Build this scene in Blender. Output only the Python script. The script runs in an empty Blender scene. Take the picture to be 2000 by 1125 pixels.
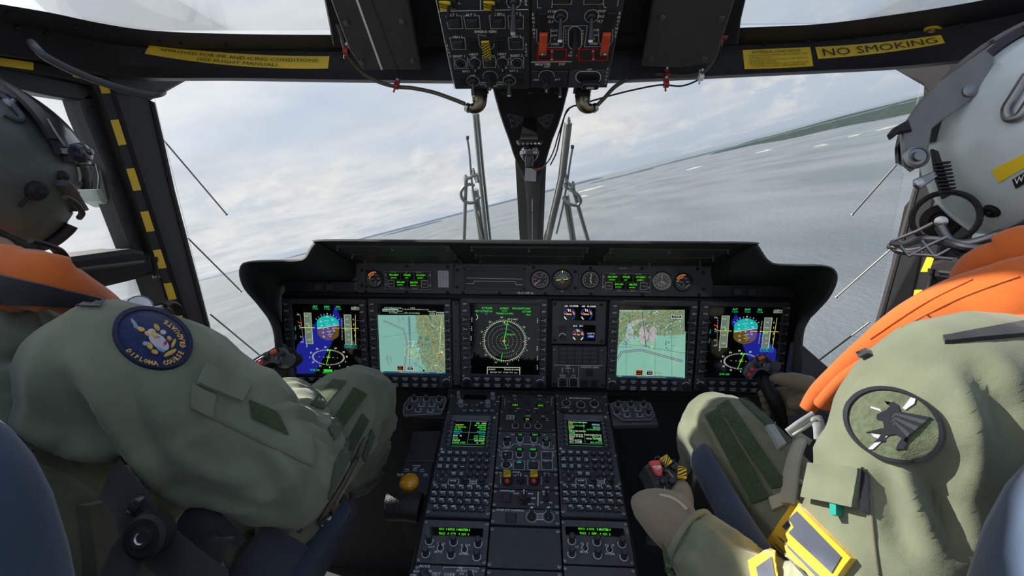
import bpy, math, random
from mathutils import Vector, Matrix, noise
from mathutils.bvhtree import BVHTree
C = bpy.context.scene.collection
R = math.radians; PI = math.pi
random.seed(7)
V = Vector

# ---------------------------------------------------------------- camera
FPX = 900.0
CAM = V((0, 0, 1.25))
M3 = Matrix.Rotation(R(2.5), 3, 'Z') @ Matrix.Rotation(R(-10), 3, 'X') @ Matrix.Rotation(R(-0.3), 3, 'Y')
RT, FW, UP = M3.col[0].copy(), M3.col[1].copy(), M3.col[2].copy()
cam = bpy.data.objects.new('camera', bpy.data.cameras.new('camera')); C.objects.link(cam)
mw = Matrix.Identity(4)
for i in range(3):
    mw[i][0], mw[i][1], mw[i][2], mw[i][3] = RT[i], UP[i], -FW[i], CAM[i]
cam.matrix_world = mw
cam.data.sensor_width = 36; cam.data.lens = 36 * FPX / 2000
cam.data.clip_start = 0.02; cam.data.clip_end = 200000
bpy.context.scene.camera = cam
vs = bpy.context.scene.view_settings
vs.view_transform = 'Standard'; vs.look = 'None'; vs.gamma = 1; vs.use_curve_mapping = False
vs.exposure = 0.0

def ray(px, py): return RT * ((px - 1000) / FPX) + FW + UP * ((562.5 - py) / FPX)
def P(px, py, d): return CAM + ray(px, py) * d

# the world outside is level; the aircraft is banked, so "up" outside leans in the cockpit frame
WUP = ray(1780, 186).cross(ray(538, 508)).normalized()
WY = (V((0, 1, 0)) - WUP * WUP.y).normalized(); WX = WY.cross(WUP)
W3 = Matrix((WX, WY, WUP)).transposed()      # world-outside axes as columns
ALT = 320.0
def sea(px, py, h=0.0):
    d = ray(px, py); t = (ALT - h) / -d.dot(WUP)
    return CAM + d * t

# ---------------------------------------------------------------- sky + sun
SUN_TO = V((-0.80, 0.25, 0.52)).normalized()
w = bpy.data.worlds.new('sky'); bpy.context.scene.world = w; w.use_nodes = True
nt = w.node_tree; nt.nodes.clear(); N = nt.nodes.new; L = nt.links.new
tc = N('ShaderNodeTexCoord'); mp = N('ShaderNodeVectorRotate'); mp.rotation_type = 'EULER_XYZ'; mp.invert = False
eul = W3.inverted().to_euler('XYZ'); mp.inputs['Rotation'].default_value = eul
L(tc.outputs['Generated'], mp.inputs['Vector'])
sx = N('ShaderNodeSeparateXYZ'); L(mp.outputs[0], sx.inputs[0])
def math_(op, a, b=None, c=None, clamp=False):
    n = N('ShaderNodeMath'); n.operation = op; n.use_clamp = clamp
    for i, v in enumerate((a, b, c)):
        if v is None: continue
        if isinstance(v, (int, float)): n.inputs[i].default_value = v
        else: L(v, n.inputs[i])
    return n.outputs[0]
def ramp(fac, stops, interp='LINEAR'):
    n = N('ShaderNodeValToRGB'); n.color_ramp.interpolation = interp
    e = n.color_ramp.elements
    while len(e) < len(stops): e.new(0.5)
    for k, (p, c) in enumerate(stops):
        e[k].position = p; e[k].color = (c[0], c[1], c[2], 1) if not isinstance(c, (int, float)) else (c, c, c, 1)
    L(fac, n.inputs[0]); return n.outputs[0]
def mixc(f, a, b, mode='MIX'):
    n = N('ShaderNodeMix'); n.data_type = 'RGBA'; n.blend_type = mode
    for i, v in ((0, f), (6, a), (7, b)):
        if isinstance(v, (int, float)): n.inputs[i].default_value = v
        elif isinstance(v, tuple): n.inputs[i].default_value = (*v, 1)
        else: L(v, n.inputs[i])
    return n.outputs[2]
elev = math_('MAXIMUM', sx.outputs[2], 0.0)
base = ramp(elev, [(0.0, (.50, .57, .67)), (0.05, (.58, .65, .75)), (0.2, (.58, .66, .78)), (0.45, (.40, .53, .74)), (0.9, (.22, .36, .62))])
den = math_('ADD', elev, 0.12)
cx = math_('DIVIDE', sx.outputs[0], den); cy = math_('DIVIDE', sx.outputs[1], den)
cb = N('ShaderNodeCombineXYZ'); L(cx, cb.inputs[0]); L(cy, cb.inputs[1])
def noi(vec, scale, det, rough, off=0.0, dist=0.0):
    n = N('ShaderNodeTexNoise'); n.noise_dimensions = '4D'; n.inputs['Scale'].default_value = scale; n.inputs['Detail'].default_value = det
    n.inputs['Roughness'].default_value = rough; n.inputs['W'].default_value = off; n.inputs['Distortion'].default_value = dist
    L(vec, n.inputs['Vector']); return n.outputs['Fac']
n1 = noi(cb.outputs[0], 0.55, 7, .55, 3.1, .3)
n2 = noi(cb.outputs[0], 1.7, 8, .6, 1.2, .2)
# side of the sky towards the sun carries more cloud and is brighter
dt = N('ShaderNodeVectorMath'); dt.operation = 'DOT_PRODUCT'; L(tc.outputs['Generated'], dt.inputs[0]); dt.inputs[1].default_value = SUN_TO
sunny = math_('MULTIPLY_ADD', dt.outputs['Value'], 0.5, 0.5, clamp=True)
cov = math_('ADD', n1, math_('MULTIPLY', math_('SUBTRACT', sunny, 0.55), 0.50))
cmask = ramp(cov, [(0.47, 0.0), (0.64, 1.0)])
ccol = ramp(n2, [(0.30, (.56, .59, .65)), (0.46, (.72, .735, .765)), (0.62, (.86, .86, .87)), (.75, (.95, .94, .93))])
sky1 = mixc(math_('MULTIPLY', cmask, 0.88), base, ccol)
# cumulus row just above the horizon
az = N('ShaderNodeCombineXYZ'); L(math_('ARCTAN2', sx.outputs[0], sx.outputs[1]), az.inputs[0]); L(math_('MULTIPLY', elev, 1.9), az.inputs[1])
n3 = noi(az.outputs[0], 9.0, 8, .62, 5.3)
band = ramp(elev, [(0.015, 0.0), (0.05, 1.0), (0.13, 1.0), (0.2, 0.0)])
cum = math_('MULTIPLY', ramp(n3, [(0.50, 0.0), (0.58, 1.0)]), band)
cumc = ramp(noi(az.outputs[0], 16, 6, .6, 9.1), [(0.35, (.66, .68, .72)), (0.6, (.93, .90, .86))])
sky2 = mixc(math_('MULTIPLY', cum, 0.75), sky1, cumc)
glow = ramp(sunny, [(0.55, (0, 0, 0)), (0.85, (.10, .10, .10)), (0.97, (.45, .44, .42)), (1.0, (.9, .88, .84))])
sky3 = mixc(1.0, sky2, glow, 'ADD')
# hazy distance below the horizon line
below = ramp(math_('MULTIPLY', sx.outputs[2], -1.0), [(0.0, (.47, .55, .65)), (0.03, (.42, .50, .60)), (0.3, (.30, .36, .42))])
isb = math_('LESS_THAN', sx.outputs[2], 0.0)
skyc = mixc(isb, sky3, below)
bg = N('ShaderNodeBackground'); L(skyc, bg.inputs[0]); bg.inputs[1].default_value = 0.94
wo = N('ShaderNodeOutputWorld'); L(bg.outputs[0], wo.inputs[0])

sd = bpy.data.lights.new('sun', 'SUN'); sd.energy = 15.0; sd.angle = R(0.6); sd.color = (1, .955, .87)
so = bpy.data.objects.new('sun', sd); C.objects.link(so); so.location = (-4, 0.8, 5)
so.rotation_euler = SUN_TO.to_track_quat('Z', 'Y').to_euler()

# ---------------------------------------------------------------- materials
MATS = {}
def mat(name, col, rough=.5, metal=0.0, var=.12, vscale=40, bump=0.0, bscale=200, emis=None, es=1.0, coat=0.0, spec=.5, sheen=0):
    if name in MATS: return MATS[name]
    m = bpy.data.materials.new(name); m.use_nodes = True; t = m.node_tree; b = t.nodes['Principled BSDF']
    b.inputs['Roughness'].default_value = rough; b.inputs['Metallic'].default_value = metal
    b.inputs['Specular IOR Level'].default_value = spec
    if coat: b.inputs['Coat Weight'].default_value = coat; b.inputs['Coat Roughness'].default_value = .08
    if sheen: b.inputs['Sheen Weight'].default_value = sheen
    tcn = t.nodes.new('ShaderNodeTexCoord')
    nz = t.nodes.new('ShaderNodeTexNoise'); nz.inputs['Scale'].default_value = vscale; nz.inputs['Detail'].default_value = 5
    t.links.new(tcn.outputs['Object'], nz.inputs['Vector'])
    rp = t.nodes.new('ShaderNodeValToRGB'); e = rp.color_ramp.elements
    e[0].position = .3; e[1].position = .7
    e[0].color = (*[max(0, c * (1 - var)) for c in col], 1); e[1].color = (*[min(1, c * (1 + var)) for c in col], 1)
    t.links.new(nz.outputs['Fac'], rp.inputs[0]); t.links.new(rp.outputs[0], b.inputs['Base Color'])
    if bump:
        n2_ = t.nodes.new('ShaderNodeTexNoise'); n2_.inputs['Scale'].default_value = bscale; n2_.inputs['Detail'].default_value = 3
        t.links.new(tcn.outputs['Object'], n2_.inputs['Vector'])
        bp = t.nodes.new('ShaderNodeBump'); bp.inputs['Strength'].default_value = bump; bp.inputs['Distance'].default_value = .002
        t.links.new(n2_.outputs['Fac'], bp.inputs['Height']); t.links.new(bp.outputs[0], b.inputs['Normal'])
    if emis: b.inputs['Emission Color'].default_value = (*emis, 1); b.inputs['Emission Strength'].default_value = es
    MATS[name] = m; return m
BLK = mat('black painted metal', (.018, .017, .018), .55, bump=.15, bscale=500, spec=.3)
PNL = mat('dark grey panel paint', (.068, .070, .080), .5, bump=.12, bscale=700)
PNL2 = mat('black panel paint', (.038, .038, .043), .45, bump=.1, bscale=700)
CON = mat('charcoal console paint', (.082, .084, .094), .52, bump=.12, bscale=600)
SHL = mat('black leathery shroud', (.016, .017, .018), .62, bump=.5, bscale=900)
FRM = mat('dark violet grey frame paint', (.022, .020, .025), .5, bump=.1, bscale=90, spec=.25)
KEY = mat('grey key plastic', (.055, .06, .072), .4)
KEYD = mat('black key plastic', (.030, .031, .037), .35)
GLY = mat('white legend paint', (.92, .92, .90), .6, var=.03)
GLD = mat('grey legend paint', (.55, .55, .55), .6)
FRMS = mat('shaded frame paint', (.008, .008, .009), .7, spec=.12)  # frame paint darkened to stand in for shade on the right frames
RUB = mat('black rubber', (.012, .012, .013), .6)
KNB = mat('black knob plastic', (.022, .024, .03), .3)
KNG = mat('grey knob plastic', (.20, .22, .24), .4)
STL = mat('bright steel', (.55, .54, .52), .28, 1.0)
STD = mat('dull steel', (.28, .28, .28), .4, 1.0)
BRZ = mat('olive bronze connector metal', (.22, .19, .12), .33, 1.0)
ALU = mat('grey painted arm metal', (.24, .26, .26), .35, .6)
YEL = mat('yellow tape', (.86, .56, .02), .5, var=.06)
YLP = mat('yellow placard', (.90, .62, .02), .45, var=.03)
INK = mat('black ink', (.01, .01, .01), .5)
REDP = mat('red paint', (.62, .015, .015), .4)
ORR = mat('orange red guard plastic', (.80, .10, .03), .35)
REDB = mat('red button plastic', (.75, .05, .05), .35)
WHT = mat('white card', (.62, .62, .66), .5)
BLU = mat('blue ring paint', (.02, .14, .45), .4)
SCR = mat('black display glass', (.004, .004, .005), .07, var=0, coat=.3)
def em(name, c, s=1.0):
    if name in MATS: return MATS[name]
    m = bpy.data.materials.new(name); m.use_nodes = True; t = m.node_tree; t.nodes.clear()
    e = t.nodes.new('ShaderNodeEmission'); e.inputs[0].default_value = (*c, 1); e.inputs[1].default_value = s
    o = t.nodes.new('ShaderNodeOutputMaterial'); t.links.new(e.outputs[0], o.inputs[0]); MATS[name] = m; return m
EG = em('display green', (.05, .80, .06)); EW = em('display pale green', (.55, .68, .48)); EC = em('display cyan', (.01, .42, .40))
EY = em('display yellow', (.75, .60, .05)); ER = em('display red', (.8, .03, .02)); EB = em('painted blue reflection', (.012, .016, .24), 1)
EGR = em('display tape grey', (.13, .17, .13)); EBR = em('display ochre', (.11, .065, .012)); EP = em('painted reflection overlap', (.10, .06, .20))
EWH = em('display white', (.75, .78, .75)); EBL = em('display blue', (.03, .07, .45)); EO = em('display orange', (.75, .18, .02))
EPU = em('display map mauve', (.16, .13, .20)); EDK = em('display dark blue line', (.02, .07, .13)); EGB = em('display segment green', (.12, .95, .02), .9)
EHG = em('display haze green', (.02, .20, .10)); EK = em('display black', (.002, .002, .003)); EBR2 = em('display map brown', (.30, .17, .02))
EYD = em('display amber segment', (.55, .80, .02), .9); ELB = em('display light blue', (.25, .42, .62))

def glassmat():
    m = bpy.data.materials.new('clear acrylic pane'); m.use_nodes = True; t = m.node_tree; t.nodes.clear()
    tr = t.nodes.new('ShaderNodeBsdfTransparent'); tr.inputs[0].default_value = (.965, .975, .975, 1)
    gl = t.nodes.new('ShaderNodeBsdfGlossy'); gl.inputs['Roughness'].default_value = .02
    fr = t.nodes.new('ShaderNodeFresnel'); fr.inputs[0].default_value = 1.35
    mu = t.nodes.new('ShaderNodeMath'); mu.operation = 'MULTIPLY'; mu.inputs[1].default_value = .5
    mx = t.nodes.new('ShaderNodeMixShader'); o = t.nodes.new('ShaderNodeOutputMaterial')
    t.links.new(fr.outputs[0], mu.inputs[0]); t.links.new(mu.outputs[0], mx.inputs[0])
    t.links.new(tr.outputs[0], mx.inputs[1]); t.links.new(gl.outputs[0], mx.inputs[2]); t.links.new(mx.outputs[0], o.inputs[0])
    return m
GLS = glassmat()

# ---------------------------------------------------------------- helpers
def thing(name, label, cat, m=None, group=None):
    o = bpy.data.objects.new(name, None); C.objects.link(o); o.empty_display_size = .05
    if m is not None: o.matrix_world = m
    o['label'] = label; o['category'] = cat
    if group: o['group'] = group
    return o
def tag(o, label, cat, group=None):
    o['label'] = label; o['category'] = cat
    if group: o['group'] = group
    return o
def copy_tree(o, parent=None):
    c = o.copy(); C.objects.link(c); c.parent = parent
    for ch in list(o.children): copy_tree(ch, c)
    return c

class Fr:                                        # a plane in the cockpit: x right, y up the plane, z out of it
    def __init__(s, o, x, y):
        x = V(x).normalized(); z = x.cross(V(y)).normalized(); y = z.cross(x)
        s.m = Matrix.Identity(4)
        for i in range(3): s.m[i][0], s.m[i][1], s.m[i][2], s.m[i][3] = x[i], y[i], z[i], o[i]
        s.i = s.m.inverted(); s.o, s.x, s.y, s.z = V(o), x, y, z
    def uv(s, px, py, h=0.0):
        d = ray(px, py); t = (s.o + s.z * h - CAM).dot(s.z) / d.dot(s.z)
        q = s.i @ (CAM + d * t); return (q.x, q.y)
    def at(s, px, py, h=0.0):                     # a parallel frame with its origin at this photo point
        u, v = s.uv(px, py, h); return Fr(s.m @ V((u, v, h)), s.x, s.y)

_tx = {}
def glyphs(s, bold=0.0, res=2):
    k = (s, bold, res)
    if k in _tx: return _tx[k]
    c = bpy.data.curves.new('t', 'FONT'); c.body = s; c.size = 1; c.align_x = 'CENTER'; c.align_y = 'CENTER'
    c.resolution_u = res; c.offset = bold
    o = bpy.data.objects.new('t', c); C.objects.link(o)
    dg = bpy.context.evaluated_depsgraph_get(); me = o.evaluated_get(dg).to_mesh()
    r = ([tuple(v.co) for v in me.vertices], [tuple(p.vertices) for p in me.polygons])
    o.evaluated_get(dg).to_mesh_clear(); bpy.data.objects.remove(o); bpy.data.curves.remove(c)
    _tx[k] = r; return r

def rrect(cx, cy, w, h, r=0.0, n=3):
    r = min(r, w / 2 - 1e-6, h / 2 - 1e-6); p = []
    if r <= 0: return [(cx - w/2, cy - h/2), (cx + w/2, cy - h/2), (cx + w/2, cy + h/2), (cx - w/2, cy + h/2)]
    for (sx_, sy_, a0) in ((1, -1, -90), (1, 1, 0), (-1, 1, 90), (-1, -1, 180)):
        for k in range(n + 1):
            a = R(a0 + 90 * k / n)
            p.append((cx + sx_ * (w/2 - r) + r * math.cos(a), cy + sy_ * (h/2 - r) + r * math.sin(a)))
    return p
def ell(cx, cy, a, b=None, n=24, rot=0):
    b = b or a
    return [(cx + a*math.cos(t)*math.cos(rot) - b*math.sin(t)*math.sin(rot), cy + a*math.cos(t)*math.sin(rot) + b*math.sin(t)*math.cos(rot)) for t in [2*PI*k/n for k in range(n)]]
def crom(pts, n=6, closed=False):
    q = [V(p) for p in pts]; out = []
    m_ = len(q)
    rng = range(m_ if closed else m_ - 1)
    for i in rng:
        if closed: a, b, c, d = q[i-1], q[i], q[(i+1) % m_], q[(i+2) % m_]
        else: a, b, c, d = q[max(i-1, 0)], q[i], q[i+1], q[min(i+2, m_-1)]
        for k in range(n):
            t = k / n
            out.append(.5*((2*b) + (c-a)*t + (2*a-5*b+4*c-d)*t*t + (3*b-a-3*c+d)*t*t*t))
    if not closed: out.append(q[-1])
    return out

class MB:
    def __init__(s): s.v = []; s.f = []; s.m = []; s.mats = []; s.T = Matrix.Identity(4)
    def mi(s, m):
        if m not in s.mats: s.mats.append(m)
        return s.mats.index(m)
    def add(s, vs_, fs, m):
        b = len(s.v); k = s.mi(m)
        s.v += [tuple(s.T @ V(v)) for v in vs_]
        for f in fs: s.f.append(tuple(b + i for i in f)); s.m.append(k)
        return s
    def prism(s, poly, z0, z1, m, ch=0.0, top=None, cap=True):
        n = len(poly); ar = sum(poly[i][0]*poly[(i+1) % n][1] - poly[(i+1) % n][0]*poly[i][1] for i in range(n))
        if ar < 0: poly = poly[::-1]
        cx_ = sum(p[0] for p in poly)/n; cy_ = sum(p[1] for p in poly)/n
        rings = [[(x, y, z0) for x, y in poly]]
        if ch:
            rings.append([(x, y, z1 - ch) for x, y in poly]); ins = []
            for i in range(n):
                a, b, c = V(poly[i-1]), V(poly[i]), V(poly[(i+1) % n])
                e1 = (b-a); e2 = (c-b)
                if e1.length < 1e-9 or e2.length < 1e-9: ins.append((b.x, b.y, z1)); continue
                e1.normalize(); e2.normalize(); n1_ = V((-e1.y, e1.x)); n2_ = V((-e2.y, e2.x)); nn = (n1_ + n2_)
                if nn.length < 1e-6: nn = n1_
                nn.normalize(); q = b + nn * ch / max(.5, nn.dot(n1_)); ins.append((q.x, q.y, z1))
            rings.append(ins)
        else: rings.append([(x, y, z1) for x, y in poly])
        vv = [p for r in rings for p in r]; ff = []
        for k in range(len(rings) - 1):
            for i in range(n): j = (i+1) % n; ff.append((k*n+i, k*n+j, (k+1)*n+j, (k+1)*n+i))
        s.add(vv, ff + [tuple(range(n))[::-1]], m)
        b = len(s.v) - len(vv); s.f.append(tuple(b + (len(rings)-1)*n + i for i in range(n))); s.m.append(s.mi(top or m))
        return s
    def box(s, cx, cy, cz, w, h, d, m, ch=0.0, top=None): return s.prism(rrect(cx, cy, w, h), cz - d/2, cz + d/2, m, ch, top)
    def lathe(s, cx, cy, prof, m, seg=20, z=0.0, tilt=None):
        vv = []; ff = []
        for (r, h) in prof:
            for k in range(seg): a = 2*PI*k/seg; vv.append(V((r*math.cos(a), r*math.sin(a), h)))
        if tilt is not None: vv = [tilt @ v for v in vv]
        vv = [(v.x + cx, v.y + cy, v.z + z) for v in vv]
        for j in range(len(prof)-1):
            for k in range(seg): l = (k+1) % seg; ff.append((j*seg+k, j*seg+l, (j+1)*seg+l, (j+1)*seg+k))
        ff.append(tuple(range(seg))[::-1]); ff.append(tuple((len(prof)-1)*seg + k for k in range(seg)))
        return s.add(vv, ff, m)
    def tube(s, pts, r, m, seg=10, flat=1.0, up=None, caps=True):
        pts = [V(p) for p in pts]; n = len(pts); rr = r if isinstance(r, (list, tuple)) else [r]*n
        vv = []; ff = []; pu = None
        for i in range(n):
            t = (pts[min(i+1, n-1)] - pts[max(i-1, 0)]); t = t.normalized() if t.length > 1e-9 else V((0, 0, 1))
            if pu is None:
                u = V(up) if up is not None else (V((0, 0, 1)) if abs(t.z) < .9 else V((1, 0, 0)))
            else: u = V(up) if up is not None else pu
            u = (u - t*u.dot(t)).normalized(); pu = u; q = t.cross(u)
            ri = rr[i]; a_, b_ = (ri if isinstance(ri, tuple) else (ri, ri*flat))
            for k in range(seg): a = 2*PI*k/seg; vv.append(pts[i] + q*(a_*math.cos(a)) + u*(b_*math.sin(a)))
        for i in range(n-1):
            for k in range(seg): l = (k+1) % seg; ff.append((i*seg+k, i*seg+l, (i+1)*seg+l, (i+1)*seg+k))
        if caps: ff.append(tuple(range(seg))[::-1]); ff.append(tuple((n-1)*seg+k for k in range(seg)))
        return s.add(vv, ff, m)
    def strip(s, pts, w_, m, z=.0006, closed=False, th=.0004):
        q = [V(p[:2]) for p in pts]; n = len(q)
        if n < 2: return s
        vv = []; ff = []
        for i in range(n):
            if closed: a, c = q[i-1], q[(i+1) % n]
            else: a, c = q[max(i-1, 0)], q[min(i+1, n-1)]
            e1 = q[i]-a if (q[i]-a).length > 1e-9 else c-q[i]; e2 = c-q[i] if (c-q[i]).length > 1e-9 else e1
            e1 = e1.normalized(); e2 = e2.normalized(); n1_ = V((-e1.y, e1.x)); n2_ = V((-e2.y, e2.x)); nn = n1_+n2_
            nn = nn.normalized() if nn.length > 1e-6 else n1_
            k = w_/2/max(.5, nn.dot(n1_)); vv += [(q[i].x+nn.x*k, q[i].y+nn.y*k, z), (q[i].x-nn.x*k, q[i].y-nn.y*k, z)]
        for i in range(n if closed else n-1): j = (i+1) % n; ff.append((2*i, 2*i+1, 2*j+1, 2*j))
        return s.add(vv, ff, m)
    def line(s, x0, y0, x1, y1, w_, m, z=.0006): return s.strip([(x0, y0), (x1, y1)], w_, m, z)
    def arc(s, cx, cy, r, a0, a1, w_, m, z=.0006, n=16, ry=None):
        ry = ry or r
        return s.strip([(cx + r*math.cos(R(a0+(a1-a0)*k/n)), cy + ry*math.sin(R(a0+(a1-a0)*k/n))) for k in range(n+1)], w_, m, z)
    def flat(s, poly, m, z=.0005): return s.add([(x, y, z) for x, y in poly], [tuple(range(len(poly)))], m)
    def text(s, t, x, y, size, m, z=.0006, rot=0, sx=1.0, bold=0.0, res=1, al='C'):
        vv, ff = glyphs(t, bold, res)
        if al != 'C' and vv:
            mn = min(v[0] for v in vv); mx = max(v[0] for v in vv); o = -mn if al == 'L' else -mx
        else: o = 0
        c, n_ = math.cos(rot), math.sin(rot); out = []
        for v in vv: a, b = (v[0]+o)*size*sx, v[1]*size; out.append((x + a*c - b*n_, y + a*n_ + b*c, z))
        return s.add(out, ff, m)
    def build(s, name, parent=None, label=None, smooth=True, ang=35):
        me = bpy.data.meshes.new(name); me.from_pydata(s.v, [], s.f); me.update()
        for m in s.mats: me.materials.append(m)
        me.polygons.foreach_set('material_index', s.m)
        if smooth:
            me.polygons.foreach_set('use_smooth', [True]*len(me.polygons)); me.set_sharp_from_angle(angle=R(ang))
        o = bpy.data.objects.new(name, me); C.objects.link(o)
        if parent: o.parent = parent
        if label: o['label'] = label
        return o
def tagm(mb, name, label, cat, m=None, group=None):
    o = mb.build(name)
    if m is not None: o.matrix_world = m
    return tag(o, label, cat, group)
def struct(mb, name, m=None):
    o = mb.build(name); o['kind'] = 'structure'
    if m is not None: o.matrix_world = m
    return o

# casting photo points onto something already built, so tape, placards and patches lie on its real surface
class Cast:
    def __init__(s, objs):
        vv = []; ff = []
        bpy.context.view_layer.update()
        for o in objs:
            b = len(vv); vv += [o.matrix_world @ v.co for v in o.data.vertices]; ff += [[b+i for i in p.vertices] for p in o.data.polygons]
        s.t = BVHTree.FromPolygons(vv, ff); s.last = 1.0
    def hit(s, px, py, off=0.0):
        d = ray(px, py).normalized(); h = s.t.ray_cast(CAM, d)
        if h[0] is None: p, n = CAM + d*s.last, -d
        else: p, n = h[0], h[1]; s.last = h[3]
        if n.dot(d) > 0: n = -n
        return p + n*off, n
    def near(s, p, off=0.0):
        h = s.t.find_nearest(p); return h[0] + h[1]*off
def decal_grid(mb, cast, fn, nu, nv, m, off, skirt=.004):
    b = len(mb.v); pts = []
    for j in range(nv+1):
        for i in range(nu+1):
            p, n = cast.hit(*fn(i/nu, j/nv)); pts.append((p, n))
    an = V((0, 0, 0))
    for p, n in pts: an += n
    an.normalize()
    vv = [p + (n+an).normalized()*off for p, n in pts]; ff = []
    W_ = nu+1
    for j in range(nv):
        for i in range(nu): ff.append((j*W_+i, j*W_+i+1, (j+1)*W_+i+1, (j+1)*W_+i))
    rim = [i for i in range(nu+1)] + [j*W_+nu for j in range(1, nv+1)] + [nv*W_+i for i in range(nu-1, -1, -1)] + [j*W_ for j in range(nv-1, 0, -1)]
    k0 = len(vv); vv += [pts[i][0] - an*skirt for i in rim]
    for a in range(len(rim)): c = (a+1) % len(rim); ff.append((rim[a], rim[c], k0+c, k0+a))
    mb.add(vv, ff, m)
def quadfn(a, b, c, d):      # a top-left, b top-right, c bottom-right, d bottom-left, in photo points
    return lambda u, v: ((a[0]*(1-u)+b[0]*u)*(1-v) + (d[0]*(1-u)+c[0]*u)*v, (a[1]*(1-u)+b[1]*u)*(1-v) + (d[1]*(1-u)+c[1]*u)*v)
def decal_ell(mb, cast, cx, cy, a, b, rot, m, off, r0=0.0, r1=1.0, nr=6, na=36, skirt=.004, mf=None):
    pts = []; c, s_ = math.cos(rot), math.sin(rot)
    for j in range(nr+1):
        r = r0 + (r1-r0)*j/nr
        for k in range(na):
            t = 2*PI*k/na; x = a*r*math.cos(t); y = b*r*math.sin(t)
            pts.append(cast.hit(cx + x*c - y*s_, cy + x*s_ + y*c))
    an = V((0, 0, 0))
    for p, n in pts: an += n
    an.normalize(); vv = [p + (n*.3+an).normalized()*off for p, n in pts]; ff = []
    for j in range(nr):
        for k in range(na): l = (k+1) % na; ff.append((j*na+k, j*na+l, (j+1)*na+l, (j+1)*na+k))
    k0 = len(vv); vv += [pts[nr*na+k][0] - an*skirt for k in range(na)]
    for k in range(na): l = (k+1) % na; ff.append((nr*na+k, nr*na+l, k0+l, k0+k))
    mb.add(vv, ff, m)
def decal_text(mb, cast, s, fn, m, off, bold=.01, res=1):
    # fn maps glyph space (x in text units centred, y) to photo points
    vv, ff = glyphs(s, bold, res); mb.add([cast.hit(*fn(v[0], v[1]))[0] + (CAM - cast.hit(*fn(v[0], v[1]))[0]).normalized()*off for v in vv], ff, m)
# ================================================================ outside: sea, islands
def seamat():
    m = bpy.data.materials.new('open sea water'); m.use_nodes = True; t = m.node_tree; b = t.nodes['Principled BSDF']
    b.inputs['Base Color'].default_value = (.19, .235, .28, 1); b.inputs['Roughness'].default_value = .38; b.inputs['IOR'].default_value = 1.33
    tcn = t.nodes.new('ShaderNodeTexCoord'); mpn = t.nodes.new('ShaderNodeMapping'); mpn.inputs['Scale'].default_value = (1, .38, 1); mpn.inputs['Rotation'].default_value = (0, 0, R(25))
    t.links.new(tcn.outputs['Object'], mpn.inputs[0])
    a = t.nodes.new('ShaderNodeTexNoise'); a.inputs['Scale'].default_value = .075; a.inputs['Detail'].default_value = 10; a.inputs['Roughness'].default_value = .62
    t.links.new(mpn.outputs[0], a.inputs['Vector'])
    a2 = t.nodes.new('ShaderNodeTexNoise'); a2.inputs['Scale'].default_value = .0022; a2.inputs['Detail'].default_value = 6; t.links.new(mpn.outputs[0], a2.inputs['Vector'])
    rp = t.nodes.new('ShaderNodeValToRGB'); e = rp.color_ramp.elements; e[0].position = .35; e[1].position = .65
    e[0].color = (.060, .071, .080, 1); e[1].color = (.100, .112, .122, 1); t.links.new(a2.outputs['Fac'], rp.inputs[0]); t.links.new(rp.outputs[0], b.inputs['Base Color'])
    bp = t.nodes.new('ShaderNodeBump'); bp.inputs['Strength'].default_value = .75; bp.inputs['Distance'].default_value = 5.0
    t.links.new(a.outputs['Fac'], bp.inputs['Height']); t.links.new(bp.outputs[0], b.inputs['Normal'])
    return m
SEA = Matrix.Translation(CAM - WUP*ALT) @ W3.to_4x4()
SEAI = SEA.inverted()
mb = MB(); rr_ = [0, 400, 1200, 3000, 8000, 20000, 50000, 120000]; vv = [(0, 0, 0)]; ff = []
for r in rr_[1:]: vv += [(r*math.cos(2*PI*k/96), r*math.sin(2*PI*k/96), 0) for k in range(96)]
for k in range(96): ff.append((0, 1+k, 1+(k+1) % 96))
for j in range(len(rr_)-2):
    for k in range(96): l = (k+1) % 96; ff.append((1+j*96+k, 1+(j+1)*96+k, 1+(j+1)*96+l, 1+j*96+l))
mb.add(vv, ff, seamat()); struct(mb, 'sea', SEA)
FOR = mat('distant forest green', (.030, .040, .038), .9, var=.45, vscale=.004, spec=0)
HZF = mat('hazed far forest', (.050, .068, .090), .9, var=.15, vscale=.002, spec=0)  # distance haze is mixed into this forest colour
ROC = mat('bare shore rock', (.22, .20, .17), .8, var=.3, vscale=.02)
def island(top, bot, m, label, name='island', hgt=30, cat='island', group=None, rough=.12, shore=None):
    # top / bot: shoreline runs (far side, near side) given as photo points; the mesh is a humped strip on the water
    T_ = crom([(x, y, 0) for x, y in top], 8); B_ = crom([(x, y, 0) for x, y in bot], 8)
    n = min(len(T_), len(B_)); rows = 7; vv = []; ff = []; mb = MB()
    for i in range(n):
        a = SEAI @ sea(T_[i].x, T_[i].y); b = SEAI @ sea(B_[i].x, B_[i].y); e0 = min(1.0, 5*i/n, 5*(n-1-i)/n)**.6; a = b.lerp(a, max(.03, e0*((.75+.5*noise.noise(V((i*.35, T_[0].x, 0)))) if hgt < 40 else .95+.1*noise.noise(V((i*.2, 0, 0))))))
        for j in range(rows):
            t = j/(rows-1); q = b.lerp(a, t)
            e = min(1.0, 4*i/n, 4*(n-1-i)/n)
            z = hgt*math.sin(PI*min(1, t*1.0))**.5*e*(1+.6*noise.noise(q*.0016+V((3, 1, 2))))
            if t in (0, 1): z = 0
            q.z = max(0, z)+.5; vv.append(q)
    for i in range(n-1):
        for j in range(rows-1): ff.append((i*rows+j, (i+1)*rows+j, (i+1)*rows+j+1, i*rows+j+1))
    mb.add(vv, ff, m)
    o = tagm(mb, name, label, cat, SEA, group)
    return o
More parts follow.
